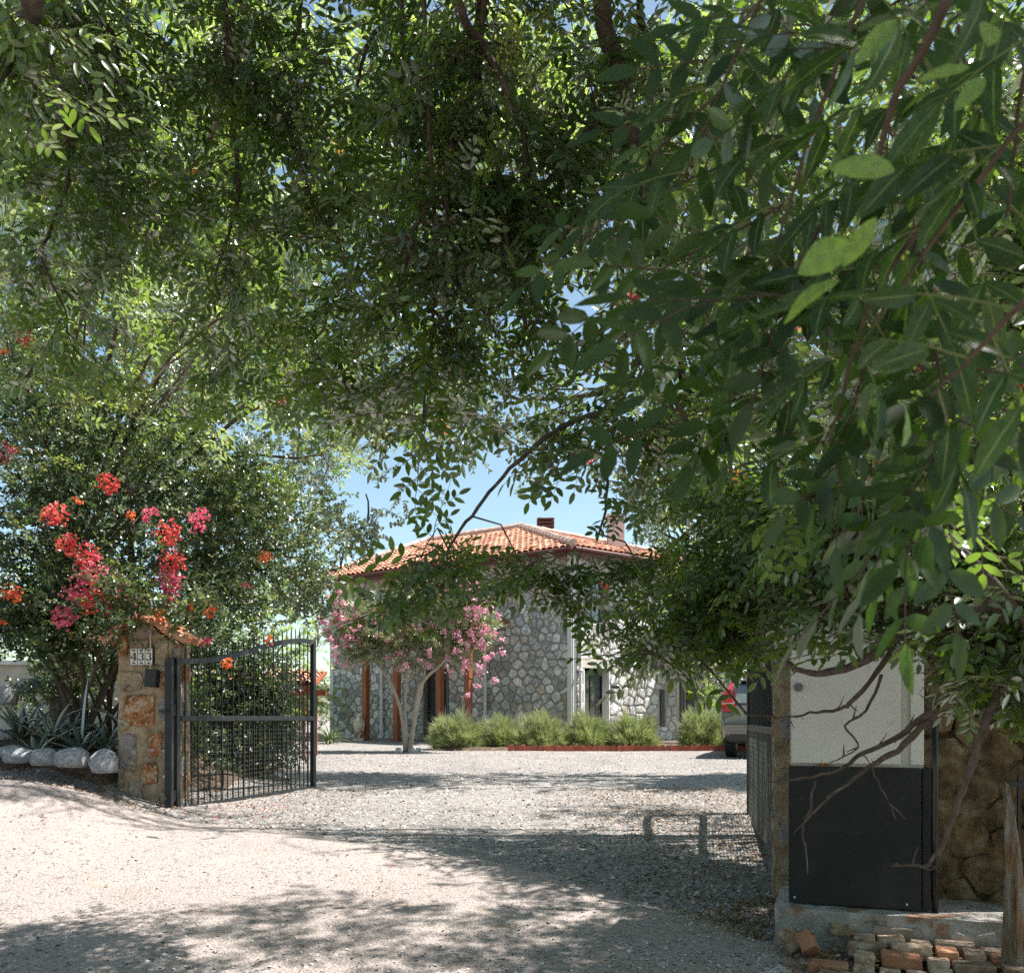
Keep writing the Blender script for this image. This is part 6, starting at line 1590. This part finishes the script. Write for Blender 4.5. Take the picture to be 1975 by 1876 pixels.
T7 = tree('garden_tree', (-8.8, 30), 2.6, [(560, 1170, 27, (1.5, 1.4, 1.2), 200), (470, 1150, 27, (1.8, 1.4, 1.6), 200), (610, 1230, 29, (.9, 1, 1.0), 110), (380, 1200, 27, (1.8, 1.5, 1.6), 160), (530, 1290, 29, (1.2, 1, .9), 110), (100, 1180, 27, (2.5, 1.5, 2), 150), (600, 1350, 31, (1.3, .8, .9), 120), (500, 1370, 30, (1.8, .8, .8), 120)],
      SP_FAR, 'leaf_far', 'low sunlit lime-green tree seen over the open gate, left of the house', .12, extra=[[(620, 900), (2000, 900), (2000, 2000), (650, 2000), (650, 1260), (620, 1260)]], limb_r=.06, sunlit=0, twigs=False, sc_=1.1)
T8 = tree('garden_tree', (9.5, 29), 2.4, [(1470, 1270, 27, (1.8, 1.2, 1.6), 200), (1600, 1250, 26, (2, 1.4, 1.8), 200), (1425, 1310, 28, (.6, .8, .8), 60)],
      SP_FAR, 'leaf', 'dark green garden tree behind the parked car', .12, extra=[], limb_r=.06, sunlit=0, twigs=False, sc_=1.1)

def add_shade_tree():  # never in view: added so that less skylight reaches the near leaves
    t = empty('added_shade_tree', (-1.5, -7.5, gz(-1.5, -7.5)), 0, 'broad tree added out of view behind the viewer to block skylight', 'tree'); b = Vector(t.location)
    limb_mesh(t, [b, b + Vector((.1, 0, 1.5)), b + Vector((0, 0, 3.2))], .22, .15, 'trunk', n=10)
    L_ = [((-1.5, -6, 5), (3.2, 2.4, 2.4), 420), ((2.5, -6, 4.2), (2.8, 2.2, 2.2), 330), ((-5, -5, 4.4), (2.4, 2.2, 2), 250)]
    for c, r, n in L_: limb_mesh(t, [b + Vector((0, 0, 3)), (b + Vector((0, 0, 3))).lerp(Vector(c), .5) + Vector((0, 0, .4)), Vector(c)], .1, .02)
    P = np.concatenate([in_ell(n, c, r) for c, r, n in L_]); place_sprigs('foliage', SP_MID, P, dirs_rand(len(P), -.2), nrm_rand(len(P)), np.full(len(P), 1.6), M['leaf'], M['twig'], t, False)
add_shade_tree()

# ------------------------------------------------------------------ flowering shrubs
def shrub(loc, label, lobes, flowers, Yf, stems, extra=(), leaf_='leaf_boug', sunlit=.92):
    t = empty('bougainvillea', (loc[0], loc[1], gz(*loc)), 0, label, 'flowering shrub', 'bougainvilleas on both sides of the gate'); b = Vector(t.location)
    for k in range(stems):
        L_ = random.choice(lobes); c = W(*L_[:3]); a = b + Vector((random.uniform(-.35, .35), random.uniform(-.2, .2), -.1))
        limb_mesh(t, [a, a.lerp(c, .4) + Vector((random.uniform(-.3, .3), 0, .2)), c, c + Vector((random.uniform(-.5, .5), random.uniform(-.5, 0), random.uniform(0, .5)))], random.uniform(.02, .045), .006, 'stem', 'bark', wob=.08, n=6)
    P = np.repeat(lobes_points(lobes), 2, 0); P = P + rng.normal(0, .12, P.shape); P = P[prune(P, extra=extra, sunlit=sunlit, flowers=False)]
    place_sprigs('foliage', SP_BOUG, P, dirs_rand(len(P), -.1) + np.array([0, -.45, 0]), nrm_rand(len(P), .8, .5) + np.array([.15, -.6, 0]), rng.uniform(.75, 1.2, len(P)), M[leaf_], M['twig'], t)
    flower_clusters(flowers, t, Yf); return t
NOPIL = [(215, 1205), (345, 1195), (400, 1225), (400, 1300), (620, 1300), (620, 1580), (215, 1560)]
def boug_left():
    lobes = [(60, 780, 10.2, (1.0, .7, .7), 170), (280, 800, 10.6, (1.0, .7, .6), 150), (60, 960, 10.1, (1.0, .6, .8), 230), (250, 960, 10.2, (1.0, .6, .8), 250), (430, 960, 10.8, (.9, .7, .8), 210), (120, 1120, 10.1, (.75, .5, .65), 220), (290, 1110, 10.1, (.6, .4, .45), 150), (30, 1190, 10.2, (.5, .5, .4), 110), (130, 1210, 10.0, (.5, .35, .3), 130), (250, 1160, 9.4, (.35, .15, .16), 46), (222, 1215, 9.38, (.07, .06, .14), 10), (360, 1160, 9.5, (.3, .2, .2), 46), (60, 1225, 10.2, (.4, .3, .15), 40),
             (430, 1120, 10.9, (.7, .6, .6), 170), (560, 1050, 11.6, (.7, .7, .7), 150), (170, 1220, 10.7, (.45, .4, .35), 90), (150, 1300, 11.7, (.9, .5, .55), 190), (60, 1300, 12.4, (.5, .5, .5), 60)]
    e = [[(-20, 1235), (70, 1235), (100, 1320), (-20, 1330)], [(236, 1232), (262, 1190), (330, 1190), (395, 1250), (345, 1262), (345, 1600), (218, 1600), (218, 1290)], [(-100, 1275), (225, 1280), (225, 1330), (-100, 1330)] ,[(600, 1120), (900, 1120), (900, 1400), (600, 1400)]]
    return shrub((-5.0, 10.9), 'huge bougainvillea with coral and pink flowers spilling over the numbered stone pillar', lobes, FL_LEFT, lambda x, y: 9.36 if x < 460 and y > 900 else 9.75, 16, e[:2] + e[3:])
BL_ = boug_left()
GB = empty('garden_shrub', (-4.4, 13.0, gz(-4.4, 13)), 0, 'dark leafy shrub growing right behind the left gate leaf', 'shrub')
lg = [(400, 1280, 12.9, (.7, .5, .8), 190), (470, 1330, 13.2, (.7, .5, .8), 190), (400, 1430, 12.9, (.6, .5, .6), 160), (490, 1440, 13.3, (.55, .5, .5), 140), (545, 1400, 13.5, (.3, .3, .5), 80), (520, 1330, 13.4, (.35, .3, .6), 90), (360, 1380, 12.2, (.3, .3, .7), 120), (400, 1500, 12.6, (.4, .4, .3), 60)]
P = np.repeat(lobes_points(lg), 2, 0) + 0; P = P + rng.normal(0, .06, P.shape); P = P[prune(P, sunlit=0, extra=[[(590, 1200), (700, 1200), (700, 1600), (590, 1600)]])]
for k in range(6):
    c = W(*random.choice(lg)[:3]); b = Vector(GB.location); limb_mesh(GB, [b + Vector((random.uniform(-.3, .3), 0, -.1)), b.lerp(c, .6), c], .022, .006, 'stem', 'bark', wob=.05, n=6)
place_sprigs('foliage', SP_BOUG, P, dirs_rand(len(P), -.2) + np.array([0, -.4, 0]), nrm_rand(len(P), .8, .5) + np.array([.1, -.5, 0]), rng.uniform(.8, 1.2, len(P)), M['leaf_boug'], M['twig'], GB)
BR_ = shrub((4.6, 7.2), 'tall bougainvillea with pink and dry tan blooms climbing behind the boundary wall at the right',
      [(1280, 860, 7.8, (.7, .5, .5), 90), (1500, 700, 7.4, (.9, .6, .8), 150), (1750, 600, 7, (1, .6, .9), 170), (1950, 500, 6.8, (1, .6, 1), 150), (1500, 920, 7.2, (.8, .5, .6), 150), (1750, 880, 6.9, (.8, .5, .7), 170), (1960, 850, 6.6, (.8, .5, .8), 140), (1560, 1100, 7.0, (.7, .5, .5), 140), (1780, 1120, 6.7, (.8, .5, .6), 170),
       (1960, 1150, 6.4, (.6, .5, .6), 130), (1880, 1350, 6.2, (.6, .4, .6), 120), (1800, 300, 7, (1, .6, .8), 100), (1980, 1450, 6.0, (.4, .3, .5), 60), (1420, 1120, 7.6, (.6, .5, .5), 90)], FL_RIGHT, lambda x, y: 5.9 if y > 500 else 6.1, 12, [[(1000, 1180), (1460, 1200), (1500, 1250), (1500, 1900), (1000, 1900)]], leaf_='leaf_mid')
flower_clusters(FL_HIGH, T2, lambda x, y: 8.2)

# ------------------------------------------------------------------ oleander tree in front of the house
OY = 22.6
ob = W(786, 1446, OY); OL = empty('oleander_tree', (ob.x, OY, gz(ob.x, OY)), 0, 'small multi-stemmed oleander tree with pink blossom in front of the porch', 'tree'); b = Vector(OL.location)
for pts, r in [([(790, 1446), (800, 1380), (812, 1320), (850, 1280), (880, 1240)], .068), ([(782, 1446), (775, 1380), (760, 1330), (735, 1290), (700, 1250)], .055), ([(784, 1446), (782, 1370), (784, 1310), (790, 1250)], .045), ([(800, 1380), (815, 1320), (825, 1260), (830, 1200)], .04)]:
    limb_mesh(OL, [W(x, y, OY) + (Vector((0, 0, -.1)) if i == 0 else Vector()) for i, (x, y) in enumerate(pts)], r, .03, 'stem', 'stem_pale', wob=.05, n=9)
q = MB()
for k in range(5): a = k * 1.3; q.box(b + Vector((.28 * math.cos(a), .22 * math.sin(a) - .05, .05)), (.16, .14, .12), Matrix.Rotation(k, 3, 'Z'), .7)
wb(q, 'ring_stones', M['stone_a'], OL, kind='stuff')
lo = [(690, 1240, OY, (.75, .7, .7), 150), (780, 1250, OY, (.9, .8, .6), 170), (880, 1230, OY, (.85, .7, .75), 180), (830, 1170, OY, (.9, .7, .6), 140), (660, 1190, OY, (.5, .5, .5), 60), (920, 1200, OY, (.5, .5, .5), 60), (740, 1180, OY, (.7, .6, .5), 80)]
P = np.repeat(lobes_points(lo), 2, 0); P = P + rng.normal(0, .12, P.shape)
place_sprigs('foliage', SP_OLE, P, dirs_rand(len(P), .35), nrm_rand(len(P), 1, .6), rng.uniform(.8, 1.15, len(P)), M['leaf_olean'], M['twig'], OL)
fo = []
for k in range(150):
    if k < 42: x, y = random.gauss(662, 24), random.gauss(1210, 34)
    elif k < 66: x, y = random.gauss(840, 42), random.gauss(1140, 18)
    else: x, y = random.gauss(918, 24), random.gauss(1215, 42)
    if k > 112: x, y = random.uniform(700, 930), random.uniform(1170, 1310)
    fo.append((x, y, random.uniform(4, 8.5), 'ol'))
FMAT['ol'] = 'oleander_flower'
def ol_flowers():
    loc = np.array(OL.location)
    for (x, y, r, c) in fo:
        p = np.array(W(x, y, OY - random.uniform(.3, .75))); rad = r * OY / FPX; n = int(r * 3.2)
        Pp = p + rng.standard_normal((n, 3)) * rad * .55
        scatter('flower_cluster', FS, Pp - loc, rand_rot(n), rng.uniform(1.3, 1.9, n), M['oleander_flower'], OL, kind='stuff')
ol_flowers()

# ------------------------------------------------------------------ lavender bushes
def tuft(n=26, h=.34, w_=.013):
    s = Sprig()
    for k in range(n):
        a = random.uniform(0, 2 * PI); e = random.uniform(.05, .75); d = (math.cos(a) * math.sin(e), math.sin(a) * math.sin(e), math.cos(e))
        s.leaf((random.uniform(-.04, .04), random.uniform(-.04, .04), 0), d, (math.cos(a + 1.5), math.sin(a + 1.5), .3), h * random.uniform(.5, 1.1), w_, 1)
    return s
TU = [tuft().get() for _ in range(5)]; SPK = [tuft(7, .62, .010).get() for _ in range(4)]
for i, (px, wpx, hpx, Y, lab) in enumerate([(880, 92, 60, 23.9, 'lavender bush left of the flower bed, beside the oleander trunk'), (962, 82, 55, 24.2, 'second lavender bush of the bed, below the stone corner'), (1045, 100, 62, 24.0, 'third and widest lavender bush, below the middle of the stone wall'),
         (1128, 84, 60, 24.0, 'lavender bush in front of the glazed door'), (1220, 92, 58, 23.8, 'lavender bush right of the glazed door'), (1360, 100, 75, 23.9, 'tallest lavender bush with long spikes, next to the parked car'), (1180, 60, 40, 24.6, 'small lavender bush at the back between two larger ones'), (1010, 60, 50, 24.9, 'small lavender bush against the house wall')]):
    x = (px - CX) / FPX * Y; z = gz(x, Y) + .03; t = empty('lavender_bush', (x, Y, z), 0, lab, 'lavender', 'lavender bushes in front of the house'); rx = wpx / 2 * 1.2 * Y / FPX; h = hpx * 1.3 * Y / FPX
    n = 330; d = rng.standard_normal((n, 3)); d[:, 2] = np.abs(d[:, 2]); d /= np.linalg.norm(d, axis=1)[:, None]
    rr = rng.random(n)[:, None] ** .35; P = d * np.array([rx * .86, rx * .7, h * .72]) * rr * (1 + .12 * np.sin(d[:, :1] * 7 + i))
    ax = d * np.array([1, 1, 1.0]) + np.array([0, 0, .55]); ax /= np.linalg.norm(ax, axis=1)[:, None]; t0 = np.cross(ax, np.array([0, 1, .1])); t0 /= np.linalg.norm(t0, axis=1)[:, None]
    R = np.stack([t0, np.cross(ax, t0), ax], 2)
    scatter('foliage', TU, P, R, rng.uniform(.7, 1.1, n), M['lavender'], t, kind='stuff')
    k = (d[:, 2] > .5); k &= rng.random(n) < .30; scatter('flower_spikes', SPK, P[k], R[k], rng.uniform(.7, 1.1, int(k.sum())), M['lav_spike'], t, kind='stuff')
    q = MB()
    for j in range(7): a = j * .9; q.tube([(0, 0, -.05), (rx * .3 * math.cos(a), rx * .3 * math.sin(a), h * .3), (rx * .6 * math.cos(a), rx * .5 * math.sin(a), h * .55)], [.02, .014, .006], 5)
    q.build('stems', M['bark'], t, kind='stuff')
# strap-leaved plant left of the porch, creeper and small tree by the right wall
sp = empty('strap_leaved_plant', W(636, 1438, 26.5), 0, 'light green fountain-shaped strap-leaved plant at the left corner of the house', 'plant')
q = MB()
for k in range(60):
    az = random.uniform(0, 6.28); blade(q, (0, 0, 0), az, random.uniform(.6, 1.0), .035, random.uniform(.7, 1.5), random.uniform(.8, 2.2), .2, 6)
q.build('leaves', M['lavender'], sp, kind='stuff')
vy = 25.2; vb = W(1385, 1440, vy); YV = empty('young_tree', (vb.x, vy, gz(vb.x, vy)), 0, 'slender young tree with yellow-green leaves against the right wall of the house', 'tree')
limb_mesh(YV, [Vector(YV.location), W(1362, 1380, vy), W(1358, 1330, vy), W(1356, 1275, vy)], .035, .012, 'trunk', 'bark')
P = np.concatenate([in_ell(30, W(1356, 1310, vy), (.35, .35, .6)), in_ell(12, W(1366, 1345, vy), (.25, .2, .3))]); place_sprigs('foliage', SP_FAR, P, dirs_rand(len(P), -.2), nrm_rand(len(P)), rng.uniform(.6, .9, len(P)), M['leaf_lime_sunlit'], M['twig'], YV)
CR = empty('wall_creeper', F2(2.3, .05, .12), 0, 'thin creeper climbing the white stone wall right of the glazed door', 'climbing plant')
limb_mesh(CR, [F2(2.3, 0, .1), F2(2.2, 1.0, .09), F2(2.5, 1.9, .09), F2(2.0, 2.5, .1)], .015, .006, 'stem', 'bark'); limb_mesh(CR, [F2(2.5, 1.9, .09), F2(3.2, 2.3, .09), F2(3.6, 2.5, .1)], .010, .005, 'stem', 'bark')
P = np.array([F2(random.uniform(1.5, 3.8), random.uniform(2.0, 2.7), .15) for _ in range(22)]); place_sprigs('foliage', SP_FAR, P, dirs_rand(len(P), -.3), nrm_rand(len(P)), rng.uniform(.4, .7, len(P)), M['leaf_lime_sunlit'], M['twig'], CR)
# small red patio table seen past the lavender
rt = empty('patio_table', W(1372, 1420, 27.0), 0, 'small orange-red metal table behind the tallest lavender bush', 'table')
q = MB(); q.box((.05, 0, .98), (.85, .6, .04)); q.build('table_top', M['flower_orange'] if False else M['redwood'], rt)
for sx in (-.3, .4):
    for sy in (-.22, .22):
        q = MB(); q.box((sx, sy, .47), (.04, .04, .94)); q.build('leg', M['redwood'], rt)
# pergola seen through the gate bars
pg = empty('pergola', (-5.3, 20.0, gz(-5.3, 20)), math.radians(4), 'low wooden shelter with terracotta tiled roof seen through the bars of the left gate', 'shelter')
gzp = pg.location.z
for x, y in ((-1.4, -.8), (.72, -.8), (-1.4, .9), (.72, .9)):
    q = MB(); q.box((x, y, .7), (.085, .085, 1.46)); q.build('post', M['redwood'], pg)
for y in (-.8, .9):
    q = MB(); q.box((-.33, y, 1.49), (2.6, .11, .13)); q.build('beam', M['redwood'], pg)
q = MB(); a0, a1, a2, a3 = Vector((-1.7, -1.15, 1.53)), Vector((1.0, -1.15, 1.53)), Vector((1.0, .9, 1.95)), Vector((-1.7, .9, 1.95)); u_ = Vector((0, 0, .05))
q.poly([a0, a1, a2, a3, a0 + u_, a1 + u_, a2 + u_, a3 + u_], [(3, 2, 1, 0), (4, 5, 6, 7), (0, 1, 5, 4), (1, 2, 6, 5), (2, 3, 7, 6), (3, 0, 4, 7)]); pr2 = q.build('roof', M['redwood'], pg)
q = MB(); tiles_on(q, [a0, a1, a2, a3], a0 + u_, a1 + u_); q.build('roof_tiles', M['tile'], pr2, kind='stuff')
# pale garden wall at the far left
gw = empty('garden_wall', (-8.4, 14.2, gz(-8.4, 14.2)), math.radians(12), 'pale low garden wall in the sun behind the shrub at the left edge', 'wall')
q = MB(); rough_block(q, -3, 2.2, -.3, 1.35, 0, .3, .2, .02); q.build('wall_core', M['beige'], gw); q = MB(); q.box((-.4, .15, 1.38), (5.3, .4, .07)); q.build('coping', M['white'], gw)

# ------------------------------------------------------------------ fallen leaves, twigs and petals
LT = []
for _ in range(6):
    s = Sprig(); s.leaf((-.5, 0, 0), (1, 0, 0), (random.uniform(-.3, .3), random.uniform(-.3, .3), 1), 1, .45, 2, random.uniform(-.5, .8), random.uniform(-.3, .3)); LT.append(s.get())
def litter(name, n, area, size, mat, keep=None):
    x = rng.uniform(area[0], area[1], n); y = rng.uniform(area[2], area[3], n)
    if keep is not None: k = keep(x, y); x, y = x[k], y[k]
    z = ridge_z(x, y); k2 = (x < -4.2) & (y > 9.4) & (y < 17); z = np.where(k2, bed_z(x, y), z)
    pos = np.stack([x, y, z + .008], 1); return scatter(name, LT, pos, yaw_rot(len(x), .45), size * rng.uniform(.5, 1.3, len(x)), mat, kind='stuff')
vn = lambda x, y, s_, k: vnoise(x * s_, y * s_, k)
litter('fallen_leaves', 16000, (-3.4, 3, 5.2, 12.5), .034, M['litter'], lambda x, y: (y > crest(x) - .3) & (rng.random(len(x)) < .05 + .95 * sst((x - .2 + (9 - y) * .0) / 1.3)) | ((y > crest(x)) & (x < -1.9) & (y < 13) & (rng.random(len(x)) < .45)))
litter('fallen_leaves', 5000, (.9, 3, 4.2, 6.2), .034, M['litter'], lambda x, y: (x > 1.35 - (y - 4.8) * .1 + .15 * rng.standard_normal(len(x))) & (vn(x, y, 3, 4) > .3))
litter('bed_litter', 4200, (-7, -3.6, 9.0, 12), .04, M['litter'], lambda x, y: (x < -4.1) | (y < 9.7))
litter('road_litter', 900, (-6, 1.4, 4.3, 9.4), .03, M['litter'], lambda x, y: (y < crest(x)) & (vn(x, y, 1.4, 6) > .55))
litter('fallen_petals', 90, (-3.7, -2.6, 9.2, 10.6), .035, M['flower_pink']); litter('fallen_petals', 40, (1.5, 2.9, 4.3, 5.3), .04, M['flower_pink'], lambda x, y: vn(x, y, 4, 4) > .35)
litter('fallen_petals', 60, (-1, 2.5, 5.5, 14), .03, M['flower_coral'])
# leaves caught on the plinth and bricks
n = 420; xx = rng.uniform(-.05, 1.25, n); yy = rng.uniform(-1.1, -.14, n); zz = np.array([zg(a, b) for a, b in zip(xx, yy)]) + .13; zz = np.where(rng.random(n) < .5, zz, zz - .05)
pos = np.stack([C0.x + xx * math.cos(ca) - yy * math.sin(ca), C0.y + xx * math.sin(ca) + yy * math.cos(ca), C0.z + zz], 1)
scatter('brick_litter', LT, pos, yaw_rot(n, .5), .034 * rng.uniform(.5, 1.4, n), M['litter'], kind='stuff')
